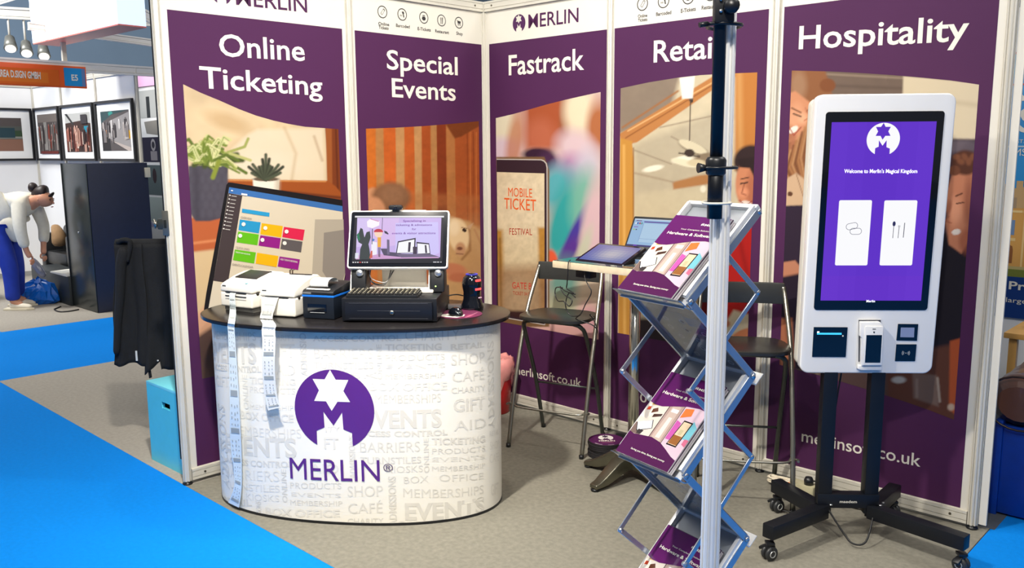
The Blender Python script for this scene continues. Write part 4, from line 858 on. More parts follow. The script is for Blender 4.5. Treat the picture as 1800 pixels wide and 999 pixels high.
for k, (dz, r_) in enumerate(((0, .045), (.01, .035), (-.006, .052))):
    tube('cable', [(-.15+k*.01, .03, .12), (-.13, -.01, .10-r_), (-.09+k*.008, -.03, .035+dz), (-.05, -.02, .05), (-.035+k*.012, .01, .12)], .0022, mat('grey_cable', (150, 150, 150), .4) if k == 1 else CABLE, pos, 8, 5)
wc = empty('webcam', tuple(wm(pos) @ tl((-.018, .0, .1365))), -.862+math.pi/2, 'small black webcam clipped on top of the till screen', 'webcam')
bev(MB().prism(rrect(.062, .022, .010), -.014, .014, FRONT).build('body', BLACK, wc), .004).data.transform(Matrix.Translation((0, 0, .013)))
lathe('lens', [(.0001, 0), (.008, 0), (.008, .002), (.0001, .003)], (0, 0, 0), BGLOSS, wc, 16).data.transform(Matrix.Translation((0, -.0145, .013)) @ Matrix.Rotation(math.pi/2, 4, 'X'))
box('clip', (0, .006, -.0015), (.03, .03, .006), BLACK, wc, .001)

# mouse mat, mouse, scanner
mm = empty('mouse_mat', (1.125, -1.262, ZC), A6, 'round purple and white mat under the mouse at the right of the counter', 'mouse mat')
bev(MB().prism(circ(0, 0, .105, .105, 40), .0003, .003).build('pad', mat('magenta_mat', (96, 30, 66), .5, var=.05), mm), .001)
MP = Plane(Vector((1.125, -1.262, ZC+.003)), (math.cos(A6), math.sin(A6), 0), (-math.sin(A6), math.cos(A6), 0))
ml = [([(-.09, -.03), (-.06, -.075), (.0, -.095), (.03, -.06), (.03, -.02), (-.04, .0)], (232, 226, 214)), ([(-.06, -.04), (-.02, -.07), (.0, -.06), (-.03, -.03)], (60, 50, 50)), ([(.032, -.09), (.06, -.08), (.075, -.03), (.045, -.02)], (150, 60, 96)), (bar(.04, -.095, .08, .03, .003), (214, 150, 170))]
under(mm, flat('mat_print', ml, MP, PRINT, None, off=.0004, px=False))
ms = empty('mouse', (1.135, -1.288, ZC+.003), A6+.5, 'black computer mouse with a bright scroll wheel on the round mat', 'mouse')
bm = bmesh.new(); bmesh.ops.create_uvsphere(bm, u_segments=24, v_segments=14, radius=1)
for v in bm.verts: v.co = Vector((v.co.x*.031*(1+.15*v.co.y), v.co.y*.05, max(v.co.z, -.02)*.034+.001))
me = bpy.data.meshes.new('body'); bm.to_mesh(me); bm.free(); [setattr(p_, 'use_smooth', True) for p_ in me.polygons]; link('body', me, BGLOSS, ms)
lathe('scroll_wheel', [(.004, -.0035), (.006, -.002), (.006, .002), (.004, .0035)], (0, 0, 0), SILVER, ms, 14).data.transform(Matrix.Translation((0, -.026, .0275)) @ Matrix.Rotation(math.pi/2, 4, 'Y'))
sc = empty('barcode_scanner', (1.075, -1.13, ZC), A6+.35, 'black domed barcode scanner with two glowing red windows beside the mouse', 'scanner')
pf = [(.052, 0), (.053, .012), (.048, .03), (.041, .05), (.040, .08), (.045, .105), (.046, .125), (.040, .148), (.026, .162), (.010, .1675), (.0001, .168)]
lathe('body', pf, (0, 0, 0), BGLOSS, sc, 28, 1.0, .95)
for z, w__ in ((.137, .03), (.097, .034)):
    bev(MB().box((.021, -.0345, z), (w__, .006, .010), rz=.5).build('scan_window', mat('red_scan_light', (255, 60, 60), .3, emit=2.2), sc), .002)
tube('blue_ring', [(.026*math.cos(a), .026*math.sin(a), .163) for a in np.linspace(0, 2*math.pi, 24, endpoint=False)], .0022, mat('blue_lamp', (50, 50, 170), .3, emit=.5), sc, 6, closed=True)
box('logo_bar', (.028, -.040, .058), (.018, .004, .005), mat('pale_pink_print', (206, 170, 190), .4), sc, .001, rz=.45)
cdh = empty('card_reader', (1.005, -1.205, ZC), A6+.1, 'flat grey card reader lying between the mouse and the scanner', 'card reader')
box('body', (.04, .03, .009), (.10, .05, .016), mat('grey_metal_case', (150, 150, 152), .35, .5), cdh, .003)
tag(tube('scanner_cable', [(1.03, -1.13, ZC+.055), (.985, -1.15, ZC+.06), (.955, -1.2, ZC+.05), (.96, -1.25, ZC+.03), (.975, -1.22, ZC+.004), (.99, -1.17, ZC+.004)], .003, CABLE, None, 8, 6), 'black scanner lead curling behind the cash drawer', 'cable')

# ------------------------------------------------------------------ folding stools
def stool(loc, rz, label, seat=.715):
    t = empty('folding_stool', (*loc, 0), rz, label, 'stool', 'folding high stools'); w_ = .215
    # long tubes: front feet up and back to the backrest; short tubes: under the seat front, down to the rear feet
    for sx in (-1, 1):
        tube('leg', [(sx*w_, -.195, .004), (sx*w_, -.10, .36), (sx*(w_-.005), .02, seat-.02), (sx*(w_-.02), .125, .90), (sx*(w_-.03), .15, .965)], .0115, STEEL, t, 12, 5)
        tube('leg', [(sx*(w_-.03), .195, .004), (sx*(w_-.03), .09, .33), (sx*(w_-.035), -.05, seat-.10), (sx*(w_-.05), -.095, seat-.035), (sx*(w_-.09), -.10, seat-.02)], .0115, DSTEEL, t, 12, 5)
        for y_ in (-.196, .196):
            lathe('rubber_foot', [(.0135, 0), (.0135, .02), (.0001, .021)], (sx*(w_ if y_ < 0 else w_-.03), y_, 0), BLACK, t, 12)
    tube('seat_tube', [(-(w_-.085), -.10, seat-.02), (0, -.10, seat-.018), (w_-.085, -.10, seat-.02)], .0115, DSTEEL, t, 12)
    # seat: slightly dished board with a rounded outline
    prof = []
    n = 28
    for k in range(n):
        a = 2*math.pi*k/n; c_, s_ = math.cos(a), math.sin(a); x = .2*math.copysign(abs(c_)**.55, c_); y = .165*math.copysign(abs(s_)**.55, s_); prof.append((x*(1-.08*(y > 0)*y/.165), y))
    bev(MB().prism(prof, seat-.012, seat+.008).build('seat', mat('dark_seat_board', (38, 38, 36), .3, var=.12, vscale=30), t), .004)
    bk_ = []
    m_ = 14
    for k in range(m_+1):
        u = k/m_*2-1; bk_.append((u*.19, .155+.018*(1-u*u)))
    P = bk_+[(x, y-.016) for x, y in reversed(bk_)]
    bev(MB().prism(P, .885, .985).build('backrest', mat('dark_back_board', (44, 45, 44), .38, var=.1, vscale=30), t), .005)
    r_ = [(-w_-.018, -.175, .235), (-w_-.02, -.145, .232), (-w_+.006, -.128, .228), (-w_+.03, -.155, .222), (-.08, -.162, .220), (.08, -.162, .220), (w_-.03, -.155, .222), (w_-.006, -.128, .228), (w_+.02, -.145, .232), (w_+.018, -.175, .235)]
    tube('footrest', r_, .006, STEEL, t, 8, 5)
    tube('rear_stretcher', [(-(w_-.03), .10, .30), (w_-.03, .10, .30)], .006, DSTEEL, t, 8)
    return t
stool((.93, -.335), math.radians(16.5), 'folding high stool with dark seat beside the counter, a black lead over it')
stool((2.03, -.33), math.radians(34), 'folding high stool with dark backrest half hidden behind the brochure rack and aluminium post')

# ------------------------------------------------------------------ high table and what stands on it
tb = empty('high_table', (1.545, -.5, 0), 0, 'square high table on a chrome column with four splayed cast feet', 'table')
lathe('column', [(.0265, .10), (.0265, 1.058)], (0, 0, 0), CHROME, tb, 28)
lathe('hub', [(.03, .055), (.05, .075), (.046, .11), (.033, .135), (.028, .15)], (0, 0, 0), CAST, tb, 24)
for a in (-98, -13, 82, 186):
    L = .272; pr_ = [(.02, .140), (.06, .140), (.12, .115), (.19, .070), (L-.03, .040), (L, .034), (L, .014), (L-.03, .014), (.19, .020), (.12, .045), (.07, .062), (.02, .060)]
    n = len(pr_); V = []
    for s_ in (-1, 1):
        for x, z in pr_:
            wd = .040-.016*x/L; V.append((x, s_*wd, z))
    mb = MB().add(V, [tuple(range(n)), tuple(reversed(range(n, 2*n)))]+[(i, i+n, (i+1) % n+n, (i+1) % n) for i in range(n)])
    o = bev(mb.build('foot_arm', CAST, tb, rot=(0, 0, math.radians(a))), .006, 3)
    lathe('pad', [(.021, 0), (.022, .010), (.012, .014)], (L-.016, 0, 0), BLACK, o, 16)
TTOP = 1.09
box('tabletop', (.035, .0, TTOP-.016), (.60, .60, .032), mat('pale_laminate_edge', (196, 180, 152), .4, var=.12, vscale=40), tb, .003)
box('glossy_face', (.035, .0, TTOP+.0012), (.594, .594, .002), mat('glossy_table_face', (62, 70, 72), .06, coat=.6, var=.1), tb, .0005)
box('spider_plate', (0, 0, TTOP-.037), (.3, .3, .008), BLACKM, tb, .001)
tm = empty('touch_screen', (1.512, -.66, TTOP+.003), math.radians(-3), 'black framed touch screen lying almost flat on the high table', 'tablet')
RB = Matrix.Rotation(-1.2, 3, 'X'); c_ = Vector((0, 0, .034)); RB4 = Matrix.Translation(c_) @ RB.to_4x4()
bev(MB().prism(rrect(.285, .185, .008), 0, .014, FRONT).build('case', BLACK, tm), .002).data.transform(RB4 @ Matrix.Translation((0, .014, 0)))
MB().prism(rrect(.281, .181, .007), 0, .001, FRONT).build('glass', BGLOSS, tm).data.transform(RB4)
TPS = local_plane(tm, c_, RB)
cols = []
for i in range(12):
    for j in range(8):
        x0, x1 = -.128+i*.0213, -.128+(i+1)*.0213; y0, y1 = -.078+j*.0195, -.078+(j+1)*.0195
        u, v = (i+.5)/12, (j+.5)/8; g_ = math.exp(-((u-.55)**2+(v-.45)**2)*7)  # white reflection on the glass, painted into the glowing screen colours
        c3 = tuple(int(a*(1-g_)+b*g_) for a, b in zip((120-30*(1-v)+20*u, 116-10*(1-v)+20*u, 190), (212, 206, 214)))
        cols.append(([(x0, y0), (x1, y0), (x1, y1), (x0, y1)], c3))
under(tm, flat('screen', cols, TPS, attrmat('touch_screen_glare', .08, .75), None, off=.0016, step=0, px=False))
bev(MB().prism([(-.05, 0), (.075, 0), (.06, .055), (.02, .035)], -.09, .09, SIDE).build('stand', BLACK, tm), .002)
lathe('corner_screw', [(.004, 0), (.004, .004), (.0001, .006)], (0, 0, 0), SILVER, tm, 12).data.transform(RB4 @ Matrix.Translation((.14, .005, -.086)) @ Matrix.Rotation(math.pi/2, 4, 'X'))
lp = empty('laptop', (1.447, -.262, TTOP+.003), math.radians(3), 'open black laptop with a pale blue screen at the back of the high table', 'laptop')
box('keyboard_deck', (0, -.085, .008), (.28, .17, .014), BLACK, lp, .003)
RL = Matrix.Rotation(-.55, 3, 'X'); c_ = Vector((0, .0, .012)); RL4 = Matrix.Translation(c_) @ RL.to_4x4()
bev(MB().prism(rrect(.28, .185, .008, cy=.0925), 0, .008, FRONT).build('lid', BLACK, lp), .002).data.transform(RL4 @ Matrix.Translation((0, .008, 0)))
LPS = local_plane(lp, c_, RL)
q = lambda x0, y0, x1, y1: [(x0, y0), (x1, y0), (x1, y1), (x0, y1)]
ls = [(q(-.13, .016, .13, .172), (160, 196, 232)), (q(-.13, .165, .13, .172), (206, 222, 240)), (q(-.118, .158, -.085, .162), (120, 60, 110)), (q(-.07, .152, .10, .158), (96, 60, 150)), (q(-.07, .04, .07, .146), (184, 214, 240)),
      (q(-.12, .14, -.112, .15), (240, 240, 246)), (q(-.108, .14, -.10, .15), (60, 90, 180)), (q(-.096, .14, -.088, .15), (180, 50, 60)), (q(-.084, .14, -.078, .15), (60, 140, 90)), (q(-.122, .122, -.096, .126), (150, 90, 190)),
      (q(-.122, .106, -.11, .112), (170, 210, 120)), (q(-.106, .106, -.098, .112), (90, 90, 110)), (q(-.13, .016, .13, .024), (70, 60, 120)), (q(-.09, .016, -.07, .024), (110, 60, 180)), (q(-.07, .04, -.068, .146), (120, 150, 200)), (q(-.07, .058, .07, .0595), (120, 150, 200))]
under(lp, flat('screen', ls, LPS, attrmat('laptop_lit_screen', .1, .85), None, off=.0012, step=.00004, px=False))
tag(tube('hanging_lead', [(1.39, -.80, TTOP+.012), (1.388, -.812, TTOP+.0), (1.386, -.815, 1.03), (1.37, -.80, .99), (1.36, -.79, .965), (1.395, -.80, .955), (1.42, -.80, .945), (1.35, -.79, .952), (1.31, -.78, .968), (1.345, -.79, .935), (1.40, -.80, .915), (1.385, -.80, .885), (1.355, -.79, .90), (1.375, -.79, .945), (1.42, -.80, .93)], .0026, CABLE, None, 8, 6), 'tangled black lead hanging off the front edge of the high table', 'cable')
tag(tube('hanging_lead', [(1.335, -.79, .965), (1.27, -.76, .955), (1.255, -.75, .92), (1.29, -.77, .895), (1.345, -.79, .90), (1.36, -.79, .86), (1.39, -.79, .838), (1.44, -.79, .85), (1.47, -.79, .90), (1.505, -.79, .96), (1.49, -.79, .99), (1.46, -.78, 1.02), (1.45, -.77, 1.052)], .0026, CABLE, None, 8, 6), 'longer looping black lead hanging below the high table in front of the stool', 'cable')
tag(tube('hanging_lead', [(1.44, -.79, .848), (1.40, -.77, .825), (1.39, -.74, .81), (1.45, -.72, .795), (1.47, -.70, .77), (1.44, -.66, .74), (1.41, -.62, .752), (1.37, -.60, .79), (1.38, -.64, .82), (1.42, -.68, .835)], .0026, CABLE, None, 8, 6), 'lowest loop of black lead near the folding stool seat', 'cable')
pb = tag(bev(MB().box((1.43, -.735, 1.035), (.085, .05, .035)).build('power_brick', BLACK), .004), 'black power brick fixed under the high table edge', 'power adapter')

# ------------------------------------------------------------------ stack of round mats, floor bits, bin
mmat = mat('black_mat_rubber', (26, 24, 28), .7, var=.15, vscale=60); MC = (1.25, -.325); rg = random.Random(4)
mat_me = bev(MB().prism(circ(0, 0, .095, .095, 44), 0, .0095).build('m', mmat), .0025); mme = mat_me.data; bpy.data.objects.remove(mat_me)
names = ['lowest', 'second lowest', 'third from the floor', 'fourth from the floor', 'fifth from the floor', 'sixth from the floor', 'seventh from the floor']
for k in range(7):
    o = link('mouse_mat', mme, None, None, (MC[0]+rg.uniform(-.004, .004), MC[1]+rg.uniform(-.004, .004), k*.0105+.0005)); 
    tag(o, 'black edged round mat, %s in the stack by the table foot' % names[k], 'mouse mat', 'stack of round mats')
tpm = empty('mouse_mat', (MC[0], MC[1], .0742), 0, 'purple round mat with white emblem, topmost of the floor stack', 'mouse mat', 'stack of round mats')
link('pad', mme.copy(), None, tpm).data.materials[0] = mmat
TPL = Plane((MC[0], MC[1], .0742+.0097), (.727, .687, 0), (-.687, .727, 0))
lgp = logo(TPL, (0, .028), .040, (236, 234, 228), (50, 22, 58)); lgp = [(circ(0, 0, .093, .093, 44), (84, 30, 82))]+lgp+[(bar(-.038, -.046, .038, -.046, .002), (206, 120, 150)), (bar(-.03, -.051, .03, -.051, .002), (206, 120, 150)), (circ(0, 0, .088, .088, 12, 220, 250)+list(reversed(circ(0, 0, .084, .084, 12, 220, 250))), (220, 200, 210)), (circ(0, 0, .088, .088, 12, 270, 292)+list(reversed(circ(0, 0, .084, .084, 12, 270, 292))), (220, 200, 210))]
under(tpm, flat('mat_print', lgp, TPL, PRINT, None, off=.0003, px=False))
mb = MB(); text_to(mb, 'MERLIN', TPL, (-.042, -.034), (.042, -.034), .017, .03, .0018, px=False); under(tpm, mb.build('lettering', WPRINT))
ad = empty('power_adapter', (1.19, -.075, 0), .1, 'black power adapter on the floor behind the stack of mats', 'power adapter')
box('body', (0, 0, .02), (.09, .05, .04), BLACK, ad, .005); tube('plug_lead', [(.045, 0, .02), (.08, .01, .01), (.13, 0, .005)], .004, CABLE, ad, 8, 4)
bn = empty('waste_bin', (.27, -.17, 0), 0, 'red plastic waste bin half hidden behind the right end of the counter', 'bin')
lathe('body', [(.085, 0), (.09, .004), (.112, .26), (.114, .30), (.108, .30), (.086, .01), (.0001, .008)], (0, 0, 0), mat('red_plastic', (176, 18, 24), .35, var=.06), bn, 28)
mb = MB(); nb = 30; rr_ = random.Random(8); prof = [(.104, .20), (.116, .22), (.123, .27), (.124, .305), (.116, .34), (.095, .352), (.08, .335), (.082, .30)]
for j, (r_, z) in enumerate(prof):
    for k in range(nb):
        a = 2*math.pi*k/nb; rj = r_*(1+.05*math.sin(k*2.1+j)+rr_.uniform(-.04, .04)); mb.v.append((rj*math.cos(a), rj*math.sin(a), z+(.05*math.sin(k*1.3)*(j == 0))+rr_.uniform(-.008, .008)))
for j in range(len(prof)-1):
    for k in range(nb): mb.f.append([j*nb+k, j*nb+(k+1) % nb, (j+1)*nb+(k+1) % nb, (j+1)*nb+k]); mb.sm.append(True)
mb.build('bin_liner', mat('pink_plastic_film', (226, 152, 148), .22, var=.1, trans=.15), bn)

# ------------------------------------------------------------------ turquoise box, jacket, clamp
tq = empty('turquoise_box', (-.305, -1.82, 0), math.radians(1), 'turquoise wooden crate with a cut-out handle left of the purple wall', 'crate')
TQ = mat('turquoise_paint', (84, 196, 220), .4, var=.03)
W_, D_, H_ = .37, .34, .43
hx = 0.02
mb = MB(); xs = (-W_/2, hx-.045, hx+.045, W_/2); zs_ = (0.0, H_-.115, H_-.082, H_-.016)
for i in range(3):
    for j in range(3):
        if (i, j) != (1, 1): mb.box(((xs[i]+xs[i+1])/2, -D_/2+.008, (zs_[j]+zs_[j+1])/2), (xs[i+1]-xs[i]+.00002, .016, zs_[j+1]-zs_[j]+.00002))
mb.build('front_board', TQ, tq)
MB().box((hx, -D_/2+.03, H_-.1), (.12, .004, .06)).build('handle_shadow_plate', BLACKM, tq)  # black plate added behind the cut-out, stands in for the shade inside
box('side_board', (-W_/2+.008, .008, H_/2-.008), (.016, D_-.016, H_-.016), TQ, tq, .001); box('side_board', (W_/2-.008, .008, H_/2-.008), (.016, D_-.016, H_-.016), TQ, tq, .001)
box('back_board', (0, D_/2-.008, H_/2-.008), (W_-.032, .016, H_-.016), TQ, tq, .001)
box('lid', (0, 0, H_-.008), (W_, D_, .016), mat('pale_turquoise', (120, 214, 232), .4, var=.03), tq, .001)  # lid in a paler turquoise than the boards
tag(tube('floor_lead', [(-.49, -1.62, .3), (-.56, -1.68, .27), (-.56, -1.72, .24), (-.5, -1.74, .22), (-.5, -1.70, .12), (-.55, -1.72, .09), (-.54, -1.76, .06), (-.5, -1.78, .05)], .003, CABLE, None, 8, 5), 'thin black lead poking out behind the turquoise crate', 'cable')
jk = empty('black_jacket', (-.62, -1.80, 1.06), 0, 'black jacket draped over a rail behind the end of the purple wall', 'jacket')
# cloth sheet folded over the rail: u along the rail, v down the cloth
mb = MB(); nu, nv = 60, 46; rj = random.Random(2)
jk.location = (-.69, -1.885, 1.125); jk.rotation_euler = (0, 0, .757)
def cloth(name, x0t, x1t, x0b, x1b, zb, y0, par, amp, ph, nu=44, nv=30, m=CHARCOAL, th=.006, lean=0.0):
    V, F = [], []
    for j in range(nv+1):
        v = j/nv
        for i in range(nu+1):
            u = i/nu; x = (x0t+(x1t-x0t)*u)*(1-v)+(x0b+(x1b-x0b)*u)*v; zz = zb(u)*v
            f = math.sin(u*11+ph+v*1.2)*.6+math.sin(u*23+ph*2-v*2)*.25+math.sin(u*5-v*3+ph)*.5
            V.append((x+.006*math.sin(v*9+u*4), y0+lean*v+amp*f*(.12+v), zz-.012*(1-math.cos(min(1, v*14)*math.pi/2))*0))
    for j in range(nv):
        for i in range(nu): a = j*(nu+1)+i; F.append((a, a+1, a+nu+2, a+nu+1))
    me = bpy.data.meshes.new(name); me.from_pydata(V, [], F); me.polygons.foreach_set('use_smooth', [True]*len(F)); o = link(name, me, m, par)
    md = o.modifiers.new('thickness', 'SOLIDIFY'); md.thickness = th; return o
cloth('front_panel', -.125, .03, -.176, .02, lambda u: -.655-.01*math.sin(u*9)-(.07 if u > .93 else 0), -.030, jk, .014, .3)
cloth('front_panel', .0, .20, -.012, .20, lambda u: -.715+.08*min(1, u*2.2)+.0*u-(.05 if .42 < u < .5 else 0)-(.05 if u >= .5 else 0), -.026, jk, .012, 1.9)
cloth('back_panel', -.12, .20, -.13, .20, lambda u: -.56, .03, jk, .010, 2.9)
MB().tube([(-.125, 0, -.004), (.20, 0, -.004)], .03, 16).build('fold_over_rail', CHARCOAL, jk)
skin('sleeve', {'a': (-.06, -.045, -.01, .034), 'b': (-.085, -.055, -.10, .036, .03), 'c': (-.10, -.058, -.26, .034, .026), 'd': (-.125, -.055, -.42, .030, .022), 'e': (-.15, -.05, -.60, .028, .018)}, [('a', 'b'), ('b', 'c'), ('c', 'd'), ('d', 'e')], CHARCOAL, jk, 1)
tube('collar', [(-.10, -.035, .012), (-.06, -.05, .026), (-.03, -.048, .008), (-.055, -.05, -.09)], .013, CHARCOAL, jk, 10, 5)
box('care_tag', (-.036, -.062, -.60), (.010, .002, .055), mat('care_tag_white', (190, 192, 190), .6), jk, 0)
lathe('button', [(.0001, 0), (.005, 0), (.005, .002), (.0001, .002)], (0, 0, 0), mat('pearl_button', (190, 190, 190), .3), jk, 10).data.transform(Matrix.Translation((.072, -.05, -.63)) @ Matrix.Rotation(math.pi/2, 4, 'X'))
rl = empty('coat_rail', (-.03, -1.262, 1.115), .757, 'black rail holding the jacket behind the end of the purple wall', 'rail')
tube('bar', [(0, 0, 0), (-.94, 0, 0)], .012, BLACKM, rl, 12); box('wall_plate', (.0, 0, 0), (.012, .06, .10), BLACKM, rl, .002)
cl = empty('metal_clamp', (-.028, -2.052, 1.282), .757, 'grey metal clamp bolted to the near end post of the left wall', 'clamp')
box('plate', (.014, -.012, 0), (.030, .006, .115), STEEL, cl, .003); box('jaw', (.0, .0, -.005), (.05, .03, .05), DSTEEL, cl, .006)
tube('bolt', [(-.02, 0, -.004), (-.048, 0, -.004)], .006, STEEL, cl, 10)
lathe('wing_knob', [(.0001, 0), (.012, .0), (.015, .004), (.015, .012), (.010, .016), (.0001, .017)], (0, 0, 0), STEEL, cl, 8).data.transform(Matrix.Translation((-.028, 0, -.004)) @ Matrix.Rotation(-math.pi/2, 4, 'Y'))
tube('wing', [(-.040, 0, -.026), (-.042, 0, .018)], .004, STEEL, cl, 8)

# ------------------------------------------------------------------ brochure rack
RX, RY, RA = 2.623, -1.775, -1.785+math.pi/2
rk = empty('brochure_rack', (RX, RY, 0), RA, 'folding zigzag aluminium brochure rack with three sloping trays in front of the purple wall', 'rack')
RW, RD = .25, .257; ZN = [1.436, 1.212, .972, .736, .484, .25, .022]
ARM = mat('rack_aluminium', (186, 192, 200), .30, .85, var=.04)
def F_(i): return -RD/2 if i % 2 else RD/2            # main zigzag: even nodes at the back, odd at the front
def arm(x, y0, z0, y1, z1, w_=.020, t_=.006, m=ARM, name='arm'):
    v = Vector((0, y1-y0, z1-z0)); L = v.length; a = math.atan2(v.z, v.y)
    o = MB().box((0, 0, 0), (t_, L+.012, w_)).build(name, m, rk); bev(o, .0015, 1)
    o.data.transform(Matrix.Translation((x, (y0+y1)/2, (z0+z1)/2)) @ Matrix.Rotation(a, 4, 'X')); return o
pv = MB().lathe([(.0001, -.006), (.007, -.006), (.007, .006), (.0001, .006)], (0, 0, 0), 14).mesh('pivot'); pv.materials.append(SILVER); pv.transform(Matrix.Rotation(math.pi/2, 4, 'Y'))
for sx in (-1, 1):
    x = sx*RW/2
    for i in range(6):
        arm(x, F_(i), ZN[i], F_(i+1), ZN[i+1], .026 if i % 2 == 0 else .022, .008)
        y0, z0 = -F_(i), ZN[i]
        if i == 0: y0, z0 = 0.0, (ZN[0]+ZN[1])/2
        arm(x+sx*.009, y0, z0, -F_(i+1), ZN[i+1], .016, .005)
    for i in range(7):
        link('pivot', pv, None, rk, (x, F_(i), ZN[i])); 
        if i: link('pivot', pv, None, rk, (x+sx*.006, -F_(i), ZN[i]))
ACR = mat('clear_acrylic', (200, 206, 212), .06, trans=.92)
def slope(i, off=0.0):
    """surface frame of segment i (node i -> i+1), local coordinates, normal upwards"""
    a = Vector((0, F_(i), ZN[i])); b = Vector((0, F_(i+1), ZN[i+1])); u = (a-b).normalized() if i % 2 == 0 else (b-a).normalized()
    base = b if i % 2 == 0 else b; d = (a-b).normalized(); n = Vector((1, 0, 0)).cross(d) if i % 2 == 0 else Vector((-1, 0, 0)).cross(d)
    if n.z < 0: n = -n
    return b, d, n     # b = lower node, d = up the slope, n = outward/upward normal
COV = 0
def cover(surf, par, tone=1.0):
    """front cover of the brochure: .21 x .297, origin bottom left"""
    P = lambda x, y: (x*.21, y*.297)
    top = [P(0, .62), P(.1, .60), P(.25, .605), P(.45, .645), P(.65, .685), P(.85, .70), P(1, .69), P(1, 1), P(0, 1)]
    botm = [P(0, 0), P(1, 0), P(1, .13), P(.9, .15), P(.75, .20), P(.6, .245), P(.42, .265), P(.25, .25), P(.1, .235), P(0, .25)]
    V1 = (92, 24, 96)
    polys = [([P(0, 0), P(1, 0), P(1, 1), P(0, 1)], (206, 196, 188)), ([P(0, .2), P(.36, .2), P(.36, .7), P(0, .7)], (216, 206, 196)), ([P(.36, .2), P(.62, .2), P(.62, .72), P(.36, .72)], (176, 152, 144)), ([P(.62, .1), P(1, .1), P(1, .72), P(.62, .72)], (214, 190, 206)),
             ([P(0, .24), P(.20, .24), P(.14, .38), P(0, .36)], (120, 100, 94)), ([P(.0, .44), P(.12, .42), P(.2, .52), P(.08, .6), P(0, .58)], (236, 226, 214)),
             ([P(.02, .36), P(.26, .44), P(.33, .35), P(.10, .27)], (38, 36, 42)), ([P(.03, .365), P(.25, .433), P(.315, .352), P(.105, .283)], (232, 236, 240)), ([P(.12, .30), P(.22, .30), P(.2, .25), P(.12, .25)], (60, 54, 56)),
             ([P(.03, .52), P(.09, .53), P(.08, .57), P(.03, .56)], (196, 70, 40)), ([P(.14, .50), P(.24, .54), P(.2, .58), P(.13, .55)], (92, 54, 36)), ([P(.06, .59), P(.16, .60), P(.15, .64), P(.06, .63)], (220, 170, 60)), ([P(.2, .46), P(.34, .50), P(.34, .53), P(.2, .5)], (70, 46, 40)),
             ([P(.4, .24), P(.58, .24), P(.56, .66), P(.42, .66)], (196, 176, 166)), ([P(.46, .28), P(.54, .28), P(.53, .52), P(.47, .52)], (226, 218, 210)), ([P(.44, .58), P(.56, .58), P(.56, .62), P(.44, .62)], (236, 236, 240)), ([P(.36, .2), P(.375, .2), P(.375, .72), P(.36, .72)], (90, 70, 74)), ([P(.61, .2), P(.62, .2), P(.62, .72), P(.61, .72)], (90, 70, 74)),
             ([P(.63, .3), P(.75, .3), P(.72, .5), P(.63, .52)], (196, 90, 170)), ([P(.85, .36), P(1, .34), P(1, .5), P(.9, .56)], (120, 190, 206)), ([P(.64, .55), P(.8, .6), P(.78, .68), P(.64, .66)], (226, 120, 60)),
             ([P(.70, .25), P(.88, .25), P(.90, .54), P(.74, .54)], (36, 30, 36)), ([P(.715, .265), P(.865, .265), P(.882, .525), P(.752, .525)], (222, 200, 170)), ([P(.72, .27), P(.865, .27), P(.87, .37), P(.73, .37)], (150, 96, 50)), ([P(.77, .38), P(.83, .38), P(.835, .44), P(.775, .44)], (196, 186, 150)), 
             ([P(.93, .3), P(1, .28), P(1, .36), P(.93, .36)], (206, 110, 140)),
             (top, V1), (botm, (78, 26, 76))]
    flat('cover_print', polys, surf, attrmat('gloss_cover_print', .22, coat=.25), par, off=.0003, step=.00003, px=False)
    mb = MB()
    for t_, x0, x1, y, h, b_ in (('MERLIN', .64, .94, .885, .026, .01), ('Your Complete Solution for', .28, .90, .815, .016, 0), ('Hardware & Software', .10, .93, .745, .034, .014), ('Saving you time, Saving you money', .22, .86, .075, .018, .01)):
        mb = MB(); text_to(mb, t_, surf, (x0*.21, y*.297), (x1*.21, y*.297), h*.297, b_, .0016, px=False); mb.build('cover_lettering', WPRINT, None)
    o = flat('cover_emblem', logo(surf, (.60*.21, .900*.297), .0052, (236, 232, 226), V1), surf, PRINT, None, off=.0016, step=.00003, px=False); under_later.append(o)
under_later = []
COVERM = mat('brochure_paper', (214, 208, 212), .4, var=.05); COVERD = mat('brochure_spine_purple', (60, 30, 66), .35)
grp = 'brochures in the rack trays'
